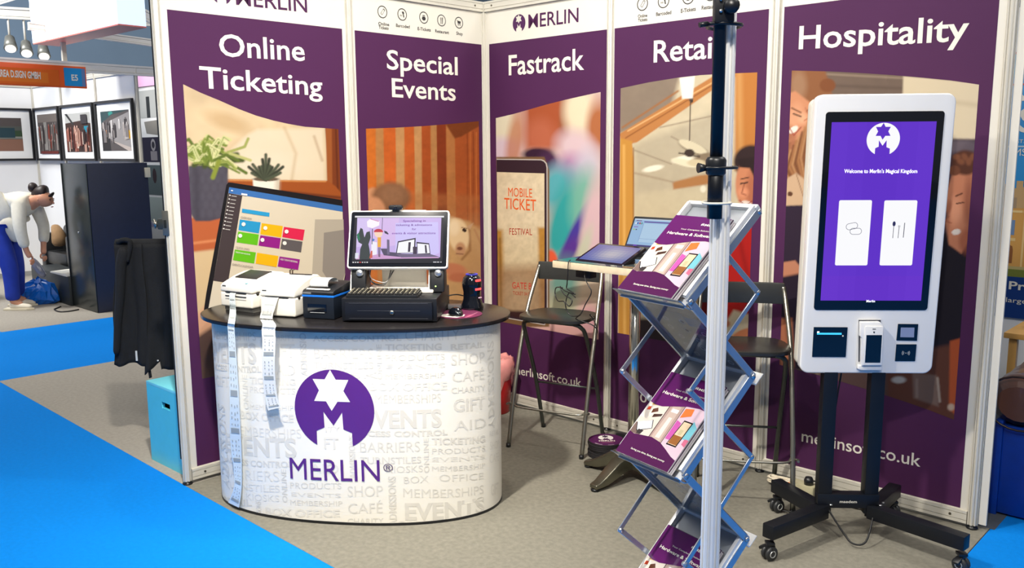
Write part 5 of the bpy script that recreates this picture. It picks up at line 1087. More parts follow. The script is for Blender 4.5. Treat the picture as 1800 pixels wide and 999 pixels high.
for ti, i in enumerate((0, 2, 4)):
    b, d, n = slope(i); ang = math.atan2(d.z, d.y)
    T = Matrix(((1, 0, 0, 0), (0, d.y, n.y, b.y), (0, d.z, n.z, b.z), (0, 0, 0, 1)))   # local tray frame: x across, y up the slope, z off it
    L = (Vector((0, F_(i), ZN[i]))-b).length
    MB().box((0, L/2, .004), (RW-.012, L-.01, .004)).build('tray_plate', mat('tray_grey_plate', (150, 156, 164), .35, .6), rk).data.transform(T)
    for sx in (-1, 1): bev(MB().box((sx*(RW/2-.006), L/2, .014), (.012, L, .022)).build('tray_side', mat('tray_white_side', (214, 216, 218), .35, .3), rk), .002).data.transform(T)
    # curved front lip
    n_ = 8; pr_ = []
    for k in range(n_+1):
        a = math.radians(-100+k*105/n_); pr_.append((.0-.0+.030*math.sin(a)*.9-.004, .030-.030*math.cos(a)+.0))
    pr_ = [(-.006, -.022), (-.016, -.014), (-.022, -.002), (-.024, .012), (-.026, .024), (-.030, .034)]
    P = [(y, z) for y, z in pr_]+[(y+.0025, z+.001) for y, z in reversed(pr_)]
    lip = MB().prism(P, -RW/2-.004, RW/2+.004, SIDE).build('tray_lip', mat('polished_lip', (206, 212, 222), .16, .95), rk); lip.data.transform(T)
    MB().box((0, -.012, .001), (RW-.004, .03, .003)).build('tray_floor', ARM, rk).data.transform(T)
    box('tray_back_rail', (0, 0, 0), (RW+.008, .014, .018), mat('tray_white_side', (214, 216, 218), .35, .3), rk, .002).data.transform(T @ Matrix.Translation((0, L+.002, .01)))
    # a pile of brochures leaning on the tray
    wr_ = Matrix.Translation((RX, RY, 0)) @ Matrix.Rotation(RA, 4, 'Z')
    npile = 6
    for k in range(npile):
        top_ = k == npile-1
        lab = ('%s brochure in the %s tray of the rack' % ('purple covered front' if top_ else 'brochure behind the front one, %s in the pile,' % ['rearmost', 'second from the rear', 'third from the rear', 'third from the front', 'second from the front'][k], ['top', 'middle', 'bottom'][ti]))
        if not top_: lab = '%s brochure of the pile in the %s rack tray' % (['rearmost', 'second from rear', 'third from rear', 'third from front', 'second from front'][k], ['top', 'middle', 'bottom'][ti])
        jx = (0 if top_ else .004*math.sin(k*2.3)); sx_ = -.012
        o3 = T @ Vector((sx_+jx, .297/2-.02+.002*math.cos(k*3), .008+k*.0036+.0017))
        e = empty('brochure', tuple(wr_ @ o3), 0, lab, 'brochure', grp)
        R3 = (Matrix.Rotation(RA, 3, 'Z') @ Matrix(((1, 0, 0), (0, d.y, n.y), (0, d.z, n.z)))); e.rotation_euler = R3.to_euler()
        box('pages', (0, 0, 0), (.21, .297, .0033), COVERM if k % 2 else COVERD, e, 0)
        if top_:
            sf = Plane(wr_ @ (o3+Vector((0, 0, 0))) if False else e.location, R3 @ Vector((1, 0, 0)), R3 @ Vector((0, 1, 0)))
            sf.o = np.array(e.location+R3 @ Vector((-.105, -.1485, .0017))); k0 = len(under_later)
            before = set(bpy.data.objects); cover(sf, None)
            for o in [o for o in bpy.data.objects if o not in before]: under(e, o)
for ti, i in enumerate((1, 3)):
    b, d, n = slope(i); T = Matrix(((-1, 0, 0, 0), (0, d.y, n.y, b.y), (0, d.z, n.z, b.z), (0, 0, 0, 1))); L = (Vector((0, F_(i), ZN[i]))-b).length
    MB().box((0, L/2, .002), (RW-.012, L-.01, .003)).build('acrylic_sheet', ACR, rk).data.transform(T)
    bev(MB().prism([(-.004, -.016), (-.030, -.012), (-.034, .03), (-.031, .03), (-.027, -.008), (-.004, -.012)], -RW/2-.003, RW/2+.003, SIDE).build('rear_lip', mat('tray_white_side', (214, 216, 218), .35, .3), rk), .001).data.transform(T)
    wr_ = Matrix.Translation((RX, RY, 0)) @ Matrix.Rotation(RA, 4, 'Z'); R3 = (Matrix.Rotation(RA, 3, 'Z') @ Matrix(((-1, 0, 0), (0, d.y, n.y), (0, d.z, n.z))))
    for k in range(4):
        o3 = T @ Vector((0, .297/2-.024, .0065+k*.0038)); e = empty('brochure', tuple(wr_ @ o3), 0, '%s brochure on the %s rear facing slope of the rack' % (['lowest', 'second lowest', 'second highest', 'highest'][k], ['upper', 'lower'][ti]), 'brochure', grp); e.rotation_euler = R3.to_euler()
        box('pages', (0, 0, 0), (.21, .297, .0033), COVERD, e, 0)
        if k == 0:
            sf = Plane(e.location, R3 @ Vector((-1, 0, 0)), R3 @ Vector((0, 1, 0))); sf.o = np.array(e.location+R3 @ Vector((0, 0, -.0018)))
            pl_ = [([(-.105, -.148), (.105, -.148), (.105, .148), (-.105, .148)], (66, 62, 68)), ([(-.105, -.148), (.105, -.148), (.105, -.07), (-.105, -.07)], (44, 28, 66))]
            for a in range(3):
                for b_ in range(6): pl_.append((circ(-.065+a*.065+(b_ % 2)*.012, -.12+b_*.045, .011, .011, 12), (176, 176, 182))); pl_.append((circ(-.065+a*.065+(b_ % 2)*.012, -.12+b_*.045, .0065, .0065, 10), (84, 80, 90)))
            pl_.append(([(.03, .09), (.095, .09), (.095, .135), (.03, .135)], (150, 160, 172)))
            under(e, flat('back_cover_print', pl_, sf, PRINT, None, off=.0003, step=.00005, px=False))
for sx in (-1, 1): lathe('foot', [(.012, 0), (.012, .014), (.0001, .016)], (sx*RW/2, RD/2, 0), BLACK, rk, 12); lathe('foot', [(.012, 0), (.012, .014), (.0001, .016)], (sx*(RW/2+.009), -RD/2, 0), BLACK, rk, 12)
for z, y in ((ZN[6], RD/2), (ZN[6], -RD/2)): tube('cross_bar', [(-RW/2, y, z), (RW/2, y, z)], .006, ARM, rk, 10)

# ------------------------------------------------------------------ front post with the lamp pole tied to it
fp = empty('front_post', (2.852, -2.02, 0), math.radians(20), 'bright grooved aluminium post standing in front of the brochure rack', 'post')
ALU2 = mat('anodised_aluminium', (232, 231, 227), .32, .12, var=.03, vscale=10)
MB().prism(octo(.0245, .007, .008), .018, 2.62).build('profile', ALU2, fp); lathe('levelling_foot', [(.03, 0), (.03, .008), (.012, .012), (.012, .02)], (0, 0, 0), BLACK, fp, 20)
bp = empty('lamp_pole', (2.8615, -2.063, 1.445), .757, 'black telescopic lamp pole strapped to the aluminium post', 'pole')
tube('lower_tube', [(0, 0, 0), (0, 0, .14)], .0175, BLACKM, bp, 20); tube('upper_tube', [(0, 0, .10), (0, 0, 1.15)], .0145, BLACKM, bp, 20)
lathe('collar', [(.018, .10), (.023, .105), (.024, .135), (.020, .142), (.0145, .144)], (0, 0, 0), BLACK, bp, 20)
tube('knob', [(-.02, 0, .118), (-.042, -.004, .118)], [.006, .012], BLACK, bp, 12)
def strap(name, z, th, m, x1=.052):
    P = [(-.024, -.010), (.0, -.022), (.03, -.012), (x1, .012), (x1-.002, .06), (.02, .078), (-.012, .06), (-.024, .02)]
    return tube(name, smooth_curve([(x, y, z) for x, y in P+[P[0]]], 4)[:-1], th, m, bp, 8, closed=True)
strap('strap', .118, .0035, BLACK); strap('cable_tie', .036, .003, mat('cream_cable_tie', (222, 216, 200), .4), .04); strap('strap', .44, .0045, BLACK)
box('clamp_body', (.004, -.012, .475), (.045, .03, .07), BLACK, bp, .006); lathe('clamp_knob', [(.0001, 0), (.016, 0), (.018, .006), (.016, .02), (.0001, .022)], (0, 0, 0), BLACK, bp, 14).data.transform(Matrix.Translation((.016, -.026, .475)) @ Matrix.Rotation(math.pi/2, 4, 'X'))
tube('clamp_lever', [(-.03, -.01, .44), (-.05, -.014, .437)], .006, BLACK, bp, 8)
for z in (.465, .49): lathe('bolt', [(.0001, 0), (.004, 0), (.004, .004), (.0001, .004)], (0, 0, 0), SILVER, bp, 8).data.transform(Matrix.Translation((-.006, -.028, z)) @ Matrix.Rotation(math.pi/2, 4, 'X'))

# ------------------------------------------------------------------ self-service kiosk
KA = -.865+math.pi/2
kk = empty('self_service_kiosk', (2.5825, -.4475, 0), KA, 'tall white self-service kiosk with a purple touch screen on a black wheeled stand', 'kiosk')
KT = Matrix.Rotation(.045, 3, 'X'); kc = Vector((.0407, -.038, 1.257)); K4 = Matrix.Translation(kc) @ KT.to_4x4()
bev(MB().prism(rrect(.522, 1.10, .035, 8), -.0, .045, FRONT).build('front_shell', WGLOSS, kk), .006, 3).data.transform(K4 @ Matrix.Translation((0, .045, 0)))
bev(MB().prism(rrect(.502, 1.07, .03, 8), 0, .05, FRONT).build('rear_shell', mat('cream_side_shell', (206, 202, 190), .4), kk), .006, 2).data.transform(K4 @ Matrix.Translation((-.012, .094, 0)))
box('rear_box', (0, .11, .05), (.34, .05, .7), WPLAST, kk, .006).data.transform(K4)
KP = local_plane(kk, kc, KT)
fl = lambda q: KP.px(*q)
def kshape(pts): return [tuple(KP.px(*q)) for q in pts]
def kpoly(name, pts, d0, d1, m, b=0):
    P = kshape(pts); mb = MB(); n = len(P)
    mb.add([KP.at(a, b_, d0) for a, b_ in P]+[KP.at(a, b_, d1) for a, b_ in P], [tuple(reversed(range(n))), tuple(range(n, 2*n))]+[(i, (i+1) % n, n+(i+1) % n, n+i) for i in range(n)])
    o = mb.build(name, m); bm = bmesh.new(); bm.from_mesh(o.data); bmesh.ops.recalc_face_normals(bm, faces=bm.faces); bm.to_mesh(o.data); bm.free()
    if b: bev(o, b)
    return under(kk, o)
kz = lambda x, y: (1370+x/1.885, 150+y/1.885)
rc = [tuple(KP.px(*q)) for q in ((1453, 196), (1662, 196), (1628, 545), (1429, 545))]
cx_ = sum(a for a, b in rc)/4; cy_ = sum(b for a, b in rc)/4; bw = (rc[1][0]-rc[0][0]+rc[2][0]-rc[3][0])/2; bh = (rc[0][1]+rc[1][1]-rc[2][1]-rc[3][1])/2
Pz = rrect(bw, bh, .012, 5, cx_, cy_); mb = MB(); n = len(Pz)
mb.add([KP.at(a, b_, .0002) for a, b_ in Pz]+[KP.at(a, b_, .003) for a, b_ in Pz], [tuple(range(n, 2*n))]+[(i, (i+1) % n, n+(i+1) % n, n+i) for i in range(n)])
under(kk, mb.build('screen_glass', BGLOSS))
sw, sh = .39, .695; scx, scy = cx_-.002, cy_+.0
SP = (84, 42, 190)
ksc = []
for j in range(14):   # the lit picture has a slightly lighter foot and left edge
    y0, y1 = scy-sh/2+j*sh/14, scy-sh/2+(j+1)*sh/14
    for i in range(6):
        x0, x1 = scx-sw/2+i*sw/6, scx-sw/2+(i+1)*sw/6
        ksc.append(([(x0, y0), (x1, y0), (x1, y1), (x0, y1)], (92+int(5*abs(i-2.5)/2.5)+(4 if j < 2 else 0), 44+int(4*abs(i-2.5)/2.5), 196+int(5*abs(i-2.5)/2.5))))
n0 = len(ksc)
lc = KP.px(1552, 245)
lk = logo(KP, lc, .062, (250, 250, 252), (92, 46, 196))
def rr2(p0, p1, p2, p3, r=.006):
    a = [KP.px(*q) for q in (p0, p1, p2, p3)]; cx, cy = sum(v[0] for v in a)/4, sum(v[1] for v in a)/4
    return rrect(abs(a[1][0]-a[0][0]+a[2][0]-a[3][0])/2, abs(a[0][1]+a[1][1]-a[2][1]-a[3][1])/2, r, 4, cx, cy)
card1 = rr2(kz(197, 380), kz(305, 381), kz(291, 597), kz(183, 596)); card2 = rr2(kz(346, 381), kz(455, 381), kz(439, 597), kz(331, 596))
ksc += lk+[(card1, (250, 250, 252)), (card2, (250, 250, 252))]
o = flat('screen', ksc, KP, attrmat('kiosk_lit_screen', .06, 1.0), None, off=.0034, step=0, px=False)
me = o.data     # only the drawn shapes stand a hair in front of the glowing ground
for p_ in me.polygons:
    if p_.index >= n0:
        for v in p_.vertices: me.vertices[v].co += Vector(KP.n*(.0003*(1+p_.index-n0)))
under(kk, o)
mb = MB(); text_to(mb, "Welcome to Merlin's Magical Kingdom", KP, (1483, 304), (1611, 304), 6.5, .012, .006); under(kk, mb.build('screen_lettering', mat('lit_white', (250, 250, 255), .3, emit=.9)))
mb = MB(); text_to(mb, 'Merlin', KP, (1522, 531), (1537, 531), 4, .01, .006); under(kk, mb.build('screen_lettering', mat('lit_white', (250, 250, 255), .3, emit=.9)))
IC = mat('icon_blue_black', (50, 50, 90), .4); mb = MB()
def outl(pts, w_=.0016):
    for a, b in zip(pts, pts[1:]+pts[:1]):
        if abs(a[0]-b[0])+abs(a[1]-b[1]) < 1e-5: continue
        q_ = bar(a[0], a[1], b[0], b[1], w_); mb.add([KP.at(x, y, .0056) for x, y in q_], [(0, 1, 2, 3)])
c1 = KP.px(1500, 402)
for dx, dy, rt in ((-.008, .010, 12), (.008, -.010, 0)):
    r_ = math.radians(rt); outl([(c1[0]+dx+x*math.cos(r_)-y*math.sin(r_), c1[1]+dy+x*math.sin(r_)+y*math.cos(r_)) for x, y in rrect(.044, .024, .0115, 4)])
under(kk, mb.build('screen_icon', IC)); mb = MB(); c2 = KP.px(1579, 405)
mb.add([KP.at(c2[0]-.020+x, c2[1]+.026+y, .0056) for x, y in circ(0, 0, .006, .010, 12)], [tuple(range(12))]); outl([(c2[0]-.0205, c2[1]+.016), (c2[0]-.021, c2[1]-.030)], .002)
for k in range(3): outl([(c2[0]-.003+k*.003, c2[1]+.02), (c2[0]-.003+k*.003, c2[1]+.012)], .0012)
outl([(c2[0], c2[1]+.012), (c2[0]-.001, c2[1]-.030)], .002); outl([(c2[0]+.020, c2[1]+.030), (c2[0]+.019, c2[1]-.028)], .0026)
under(kk, mb.build('screen_icon', IC))
k3 = lambda x, y: (1390+x/6.667, 540+y/6.667)
rp_ = kpoly('receipt_slot', [k3(268, 234), k3(664, 236), k3(642, 584), k3(248, 582)], -.001, .003, BGLOSS)
kpoly('receipt_light', [k3(305, 300), k3(592, 300), k3(592, 322), k3(304, 320)], .003, .0042, mat('cyan_light', (60, 180, 220), .3, emit=.7))
kpoly('receipt_light_end', [k3(308, 282), k3(332, 284), k3(330, 300), k3(306, 300)], .003, .0044, mat('lit_white', (250, 250, 255), .3, emit=.9)); kpoly('slot_dot', [k3(600, 328), k3(614, 328), k3(614, 344), k3(600, 344)], .003, .0044, WPRINT)
kpoly('scanner_window', [k3(1255, 197), k3(1491, 199), k3(1476, 393), k3(1236, 389)], -.001, .003, BGLOSS)
kpoly('scanner_glass', [k3(1286, 238), k3(1446, 239), k3(1440, 353), k3(1280, 351)], .003, .0036, mat('scanner_glass_grey', (150, 158, 184), .12, .3))
kpoly('contactless_pad', [k3(1236, 436), k3(1472, 436), k3(1454, 632), k3(1219, 632)], -.001, .003, BGLOSS)
cw = KP.px(*k3(1345, 537)); mb = MB()
for sx in (-1, 1):
    for r_ in (.006, .0095, .013):
        for a in range(-40, 40, 10):
            q_ = [(cw[0]+sx*(.0015+rr*math.cos(math.radians(b))), cw[1]+rr*math.sin(math.radians(b))) for rr, b in ((r_, a), (r_, a+10), (r_+.0012, a+10), (r_+.0012, a))]
            mb.add([KP.at(x, y, .0034) for x, y in (q_ if sx > 0 else reversed(q_))], [(0, 1, 2, 3)])
mb.add([KP.at(x, y, .0034) for x, y in circ(cw[0], cw[1], .0018, n=10)], [tuple(range(10))])
under(kk, mb.build('contactless_mark', mat('pale_mark', (190, 194, 196), .4)))
# recessed card terminal
kpoly('terminal_frame', [k3(786, 143), k3(1056, 143), k3(1050, 660), k3(1048, 722), k3(770, 722), k3(760, 660), k3(778, 260)], -.002, .002, mat('pale_plastic_shadow', (206, 206, 206), .3))
kpoly('terminal_recess', [k3(794, 150), k3(1052, 150), k3(1046, 640), k3(790, 640)], .002, .0024, mat('recess_dark', (60, 62, 72), .5))
tpl = [k3(796, 160), k3(1020, 158), k3(1048, 190), k3(1044, 330), k3(1052, 420), k3(1030, 672), k3(800, 668), k3(806, 345), k3(792, 330)]
kpoly('card_terminal', tpl, .0024, .028, WGLOSS, .004)
kpoly('terminal_head', [k3(838, 202), k3(1050, 202), k3(1034, 655), k3(812, 655)], .028, .034, WGLOSS, .003)
kpoly('terminal_screen', [k3(852, 303), k3(1032, 303), k3(1012, 624), k3(834, 624)], .034, .0345, BGLOSS)
kpoly('terminal_camera', [k3(932, 262), k3(948, 262), k3(948, 280), k3(932, 280)], .034, .0346, BLACK); kpoly('terminal_mark', [k3(922, 229), k3(960, 229), k3(960, 238), k3(922, 238)], .034, .0346, DGREY)
kpoly('terminal_shelf', [k3(776, 668), k3(1046, 668), k3(1044, 722), k3(800, 722), k3(770, 712)], .002, .022, WGLOSS, .003)
# stand
for sx in (-1, 1): box('column', (sx*.094, .012, .535), (.056, .05, .85), BLACKM, kk, .003)
box('cross_plate', (0, .005, .165), (.25, .045, .06), BLACKM, kk, .003)
pst = local_plane(kk, (0, -.0175, .165)); mb = MB(); text_to(mb, 'maedem', pst, (-.035, -.006), (.035, -.006), .011, .02, .001, px=False); under(kk, mb.build('lettering', WPRINT))
CAS = [(-.362, -.21), (.345, -.277), (-.217, .25), (.275, .215)]
for (x, y) in CAS:
    s_ = -1 if x < 0 else 1; a0 = Vector((s_*.105, .0 if y > 0 else -.012, .12)); a1 = Vector((x, y, .105)); v = a1-a0; L = v.length; an = math.atan2(v.y, v.x)
    o = box('base_arm', (L/2, 0, 0), (L+.03, .052, .056), BLACKM, kk, .003); o.data.transform(Matrix.Translation(a0) @ Matrix.Rotation(an, 4, 'Z'))
    cm = Matrix.Translation((x, y, 0)); cs_ = bev(MB().box((0, 0, .07), (.034, .034, .012)).build('castor', BLACK, kk), .003); cs_.data.transform(cm)
    for w_ in (-1, 1):
        wh = lathe('wheel', [(.006, -.007), (.026, -.007), (.029, -.003), (.029, .003), (.026, .007), (.006, .007)], (0, 0, 0), mat('grey_castor_tyre', (40, 42, 44), .45), cs_, 20); wh.data.transform(cm @ Matrix.Rotation(.5 if x < 0 else -.9, 4, 'Z') @ Matrix.Translation((.0, w_*.012, .0293)) @ Matrix.Rotation(math.pi/2, 4, 'X'))
        rg_ = tube('wheel_ring', [(.013*math.cos(a), .013*math.sin(a), 0) for a in np.linspace(0, 2*math.pi, 18, endpoint=False)], .002, mat('castor_ring', (196, 198, 196), .3, .3), cs_, 6, closed=True); rg_.data.transform(cm @ Matrix.Rotation(.5 if x < 0 else -.9, 4, 'Z') @ Matrix.Translation((0, w_*.020, .0293)) @ Matrix.Rotation(math.pi/2, 4, 'X'))
    hd = MB().prism([(-.02, .058), (-.005, .064), (.02, .060), (.042, .046), (.038, .036), (.015, .045), (-.02, .04)], -.012, .012, SIDE).build('fork', BLACK, cs_); bev(hd, .003); hd.data.transform(cm @ Matrix.Rotation(.9 if x < 0 else 2.2, 4, 'Z'))
for (x, y, z) in ((-.07, -.02, .15), (.13, -.02, .15), (.155, .02, .145)): lathe('bolt', [(.0001, 0), (.006, 0), (.006, .003), (.0001, .003)], (x, y, z), SILVER, kk, 10)
tube('power_lead', [(-.03, .05, .72), (-.045, .06, .55), (-.06, .055, .35), (-.055, .06, .25), (-.04, .08, .18), (-.06, .12, .10), (-.12, .18, .03), (-.2, .24, .01)], .0035, CABLE, kk, 8, 6)
tube('power_lead', [(-.08, -.02, .13), (-.03, -.07, .05), (.0, -.10, .02), (.05, -.10, .03), (.10, -.03, .11)], .004, CABLE, kk, 8, 6)
# extension lead and plugs behind the stand
ex = empty('extension_lead', (2.255, -.12, 0), math.radians(-4), 'beige extension socket with a black plug on the floor behind the kiosk', 'extension lead')
box('socket_block', (0, 0, .028), (.12, .06, .046), mat('beige_plastic', (176, 170, 140), .5, var=.05), ex, .004)
lathe('plug', [(.0001, .0), (.02, 0), (.022, .02), (.016, .035), (.0001, .038)], (.02, 0, .051), BLACK, ex, 16); tube('plug_lead', [(.03, 0, .07), (.07, .0, .075), (.11, -.005, .05), (.16, -.01, .012), (.24, 0, .006), (.35, .03, .006)], .004, CABLE, ex, 8, 5)
wl_ = empty('coiled_lead', (2.135, -.125, 0), 0, 'bundle of white mains lead beside the beige socket', 'cable')
rgc = random.Random(5); pts = []
for k in range(46):
    a = k*.9; pts.append((.06*math.cos(a)+rgc.uniform(-.01, .01), .022*math.sin(a)+rgc.uniform(-.006, .006), .012+.03*abs(math.sin(k*.37))+rgc.uniform(0, .006)))
tube('lead', pts+[(.075, .0, .03), (.10, 0, .03)], .0042, mat('white_lead', (216, 206, 184), .45), wl_, 7, 3)
box('orange_tag', (.052, -.012, .04), (.014, .008, .008), mat('orange_tag', (210, 120, 60), .5), wl_, .001)

# ------------------------------------------------------------------ neighbouring stand on the left
wf = empty('wall_far', kind='structure'); ws = empty('wall_far_side', kind='structure')
FP = [(-8.45, .2), (-7.47, .2), (-6.41, .2), (-5.35, .2)]; WB2 = mat('far_white_board', (226, 226, 226), .5, var=.02, vscale=3)
for x, y in FP: link('upright_post', post_me, None, wf, (x, y, 0), (0, 0, .39))
for i in range(3):
    a, b = FP[i], FP[i+1]; rail(a, b, 2.44, 2.5, wf, screws=False); rail(a, b, .018, .072, wf, screws=False)
    MB().box(((a[0]+b[0])/2, .205, 1.255), (b[0]-a[0]-.03, .006, 2.37)).build('wall_panel', WB2, wf)
for k in range(3):
    y0 = .2-k*1.05; link('upright_post', post_me, None, ws, (-8.45, y0-1.05, 0), (0, 0, .39))
    MB().box((-8.455, y0-.525, 1.255), (.006, 1.02, 2.37)).build('wall_panel', WB2, ws); rail((-8.45, y0-1.05), (-8.45, y0), 2.44, 2.5, ws, screws=False)
def beam(name, A, B, h, th=.05):
    A, B = Vector(A), Vector(B); v = B-A; L = v.length; R = v.to_track_quat('X', 'Z').to_matrix().to_4x4(); mb = MB()
    mb.box((L/2, 0, 0), (L, th*.7, h*.52)); mb.box((L/2, 0, h*.40), (L, th, h*.2)); mb.box((L/2, 0, -h*.40), (L, th, h*.2))
    o = mb.build(name, mat('far_beam_white', (232, 230, 222), .4, .1, var=.02)); o.data.transform(Matrix.Translation(A) @ R); return tag(o, kind='structure')
beam('trim_1', (-5.35, -7, 2.455), (-5.35, .2, 2.455), .10)
beam('trim_2', (-7.0, -4.5, 2.96), (-7.0, 2.9, 3.31), .13)
beam('trim_3', (-5.5, -.75, 2.835), (-5.5, 1.3, 2.735), .075)
beam('trim_4', (-5.5, -.45, 3.43), (-5.5, 1.3, 2.68), .11)
beam('trim_5', (-7.0, -.9, 3.13), (-7.0, .5, 3.72), .10)
beam('trim_6', (-5.35, .2, 2.455), (-5.35, 3.2, 2.455), .10)
MB().box((-5.45, -.46, 2.66), (.04, .04, .34)).build('trim_7', W_ALU); bpy.data.objects['trim_7']['kind'] = 'structure'
hw = MB().box((-17, 3, 3.4), (.2, 44, 8.0)).build('wall_hall', mat('hall_blue_grey_wall', (128, 150, 172), .8, var=.08, vscale=.6)); hw['kind'] = 'structure'
# fascia
fs = empty('fascia_sign', (-5.31, -.315, 2.352), math.pi/2, 'orange fascia board with white lettering and a blue stand number panel', 'sign')
SGX = [onx_ for onx_ in (-4.3, 0.0)]
box('board', (-2.1, .012, 0), (4.20, .02, .212), mat('orange_board', (236, 92, 30), .4, var=.05, vscale=2), fs, .002)
FPn = local_plane(fs, (0, 0, 0))
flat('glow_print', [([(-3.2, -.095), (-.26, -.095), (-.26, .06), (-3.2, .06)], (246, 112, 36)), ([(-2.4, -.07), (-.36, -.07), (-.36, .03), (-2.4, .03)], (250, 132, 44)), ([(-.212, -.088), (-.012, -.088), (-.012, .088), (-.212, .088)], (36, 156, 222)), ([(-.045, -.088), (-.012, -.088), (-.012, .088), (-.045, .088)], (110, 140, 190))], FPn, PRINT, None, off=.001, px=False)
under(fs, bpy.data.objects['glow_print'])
mb = MB(); text_to(mb, 'AREA D.SIGN GMBH', FPn, (-.812, -.028), (-.43, -.034), .062, .03, .003, px=False); o = under(fs, mb.build('lettering', WPRINT))
mb = MB(); text_to(mb, 'E5', FPn, (-.145, -.032), (-.083, -.032), .055, .03, .003, px=False); under(fs, mb.build('lettering', WPRINT))
# bright hanging box sign
hs = empty('hanging_sign', (-4.85, -.59, 2.7), 0, 'large overlit pale pink and blue box sign hanging over the far aisle', 'sign')
a_, b_ = Vector((-5.83, -.612, 0)), Vector((-3.88, -.563, 0))
def quadbox(name, P0, P1, z0, z1, th, m, par, d0=0.0, d1=1.0):
    v = P1-P0; A = P0+v*d0; B = P0+v*d1; n = Vector((v.y, -v.x, 0)).normalized()*-th
    mb = MB().add([(A.x, A.y, z0), (B.x, B.y, z0), (B.x, B.y, z1), (A.x, A.y, z1), (A.x+n.x, A.y+n.y, z0), (B.x+n.x, B.y+n.y, z0), (B.x+n.x, B.y+n.y, z1), (A.x+n.x, A.y+n.y, z1)], [(0, 1, 2, 3), (7, 6, 5, 4), (0, 4, 5, 1), (1, 5, 6, 2), (2, 6, 7, 3), (3, 7, 4, 0)])
    return under(par, mb.build(name, m))
quadbox('lit_face', a_, b_, 2.71, 3.16, .25, mat('lit_pale_pink_face', (255, 232, 226), .4, emit=.85), hs, .0, .76)
quadbox('lit_number_face', a_, b_, 2.71, 3.16, .25, mat('lit_pale_blue_face', (206, 226, 255), .4, emit=.85), hs, .76, 1)
quadbox('lower_edge', a_, b_, 2.70, 2.712, .25, mat('salmon_edge', (226, 120, 110), .4), hs)
quadbox('lit_end_face', a_, b_, 2.712, 3.16, .26, mat('lit_pale_blue_face', (206, 226, 255), .4, emit=.85), hs, -.004, .0)
tube('hanger', [(-.9, -.1, .46), (-.9, -.1, 1.6)], .01, STEEL, hs, 8); tube('hanger', [(.9, -.05, .46), (.9, -.05, 1.6)], .01, STEEL, hs, 8)
for k, (y, z, s_) in enumerate(((-.46, 2.86, 0), (-.30, 2.82, 1), (-.12, 2.80, 0))):
    sl = empty('stage_light', (-7.0, y, z), 0, 'small %s stage lamp clamped under the far white beam' % ['leftmost', 'middle', 'rightmost'][k], 'lamp', 'far stage lamps')
    tube('housing', [(0, 0, .02), (.10, -.03, -.10)], [.05, .07], mat('grey_lamp_body', (120, 122, 118), .4, .4), sl, 14); tube('bracket', [(0, 0, .03), (0, 0, .30)], .012, W_ALU, sl, 8)
    lathe('lens', [(.0001, 0), (.055, .0), (.055, .01), (.0001, .015)], (0, 0, 0), mat('lamp_lens', (250, 246, 236), .3, emit=.8), sl, 14).data.transform(Matrix.Translation((.105, -.032, -.106)) @ Vector((.10, -.03, -.12)).to_track_quat('Z', 'Y').to_matrix().to_4x4())
# framed photographs
rf = random.Random(12)
def framed(name_label, plane_o, right, x0, x1, z0, z1, pics, matw=.10):
    pl = Plane(plane_o, right, (0, 0, 1)); o_ = pl.at((x0+x1)/2, (z0+z1)/2, 0)
    e = empty('framed_photograph', tuple(o_), 0, name_label, 'picture', 'framed photographs in the far stand')
    def slab(nm, X0, X1, Z0, Z1, d0, d1, m):
        mb = MB().add([pl.at(a, z, d) for d in (d0, d1) for a, z in ((X0, Z0), (X1, Z0), (X1, Z1), (X0, Z1))], [(3, 2, 1, 0), (4, 5, 6, 7), (0, 1, 5, 4), (1, 2, 6, 5), (2, 3, 7, 6), (3, 0, 4, 7)])
        return under(e, mb.build(nm, m))
    f_ = .028
    for q_ in ((x0, x1, z0, z0+f_), (x0, x1, z1-f_, z1), (x0, x0+f_, z0+f_, z1-f_), (x1-f_, x1, z0+f_, z1-f_)): slab('frame_bar', *q_, 0, .03, mat('black_frame', (22, 22, 26), .4))
    slab('mount', x0+f_, x1-f_, z0+f_, z1-f_, .002, .008, mat('white_mount', (232, 232, 230), .6))
    px0, px1, pz0, pz1 = x0+matw, x1-matw, z0+matw*.95, z1-matw*.95
    m_ = lambda u, v: (px0+(px1-px0)*u, pz0+(pz1-pz0)*v)
    polys = [([m_(0, 0), m_(1, 0), m_(1, 1), m_(0, 1)], pics[0])]+[([m_(*q) for q in P], c) for P, c in pics[1]]
    under(e, flat('photo', polys, pl, PRINT, None, off=.0095, step=.00015, px=False)); return e
def rq(u0, v0, u1, v1): return [(u0, v0), (u1, v0), (u1, v1), (u0, v1)]
def people(n, seed, cs, v0=.05, v1=.75):
    r = random.Random(seed); o = []
    for k in range(n):
        u = r.uniform(.02, .92); h = r.uniform(.15, .4); v = r.uniform(v0, v1-h); c = r.choice(cs); w__ = r.uniform(.03, .09)
        o.append((rq(u, v, min(1, u+w__), v+h), c)); o.append((circ(u+w__/2, v+h+.02, .02, .03, 8), tuple(min(255, x+40) for x in c)))
    return o
ZL, ZH = 1.51, 2.175
O0 = (0, .178, 0)
framed('leftmost photograph on the far white wall, misty crowd in dark tones', O0, (1, 0, 0), -8.36, -7.51, ZL, ZH, ((84, 76, 74), [(rq(.3, .1, .46, 1), (150, 146, 140)), (rq(0, .8, 1, 1), (120, 110, 104))]+people(26, 1, [(60, 52, 52), (104, 96, 92), (140, 132, 126), (130, 60, 48)])+[(rq(.1, 0, 1, .07), (110, 44, 38))]), .09)
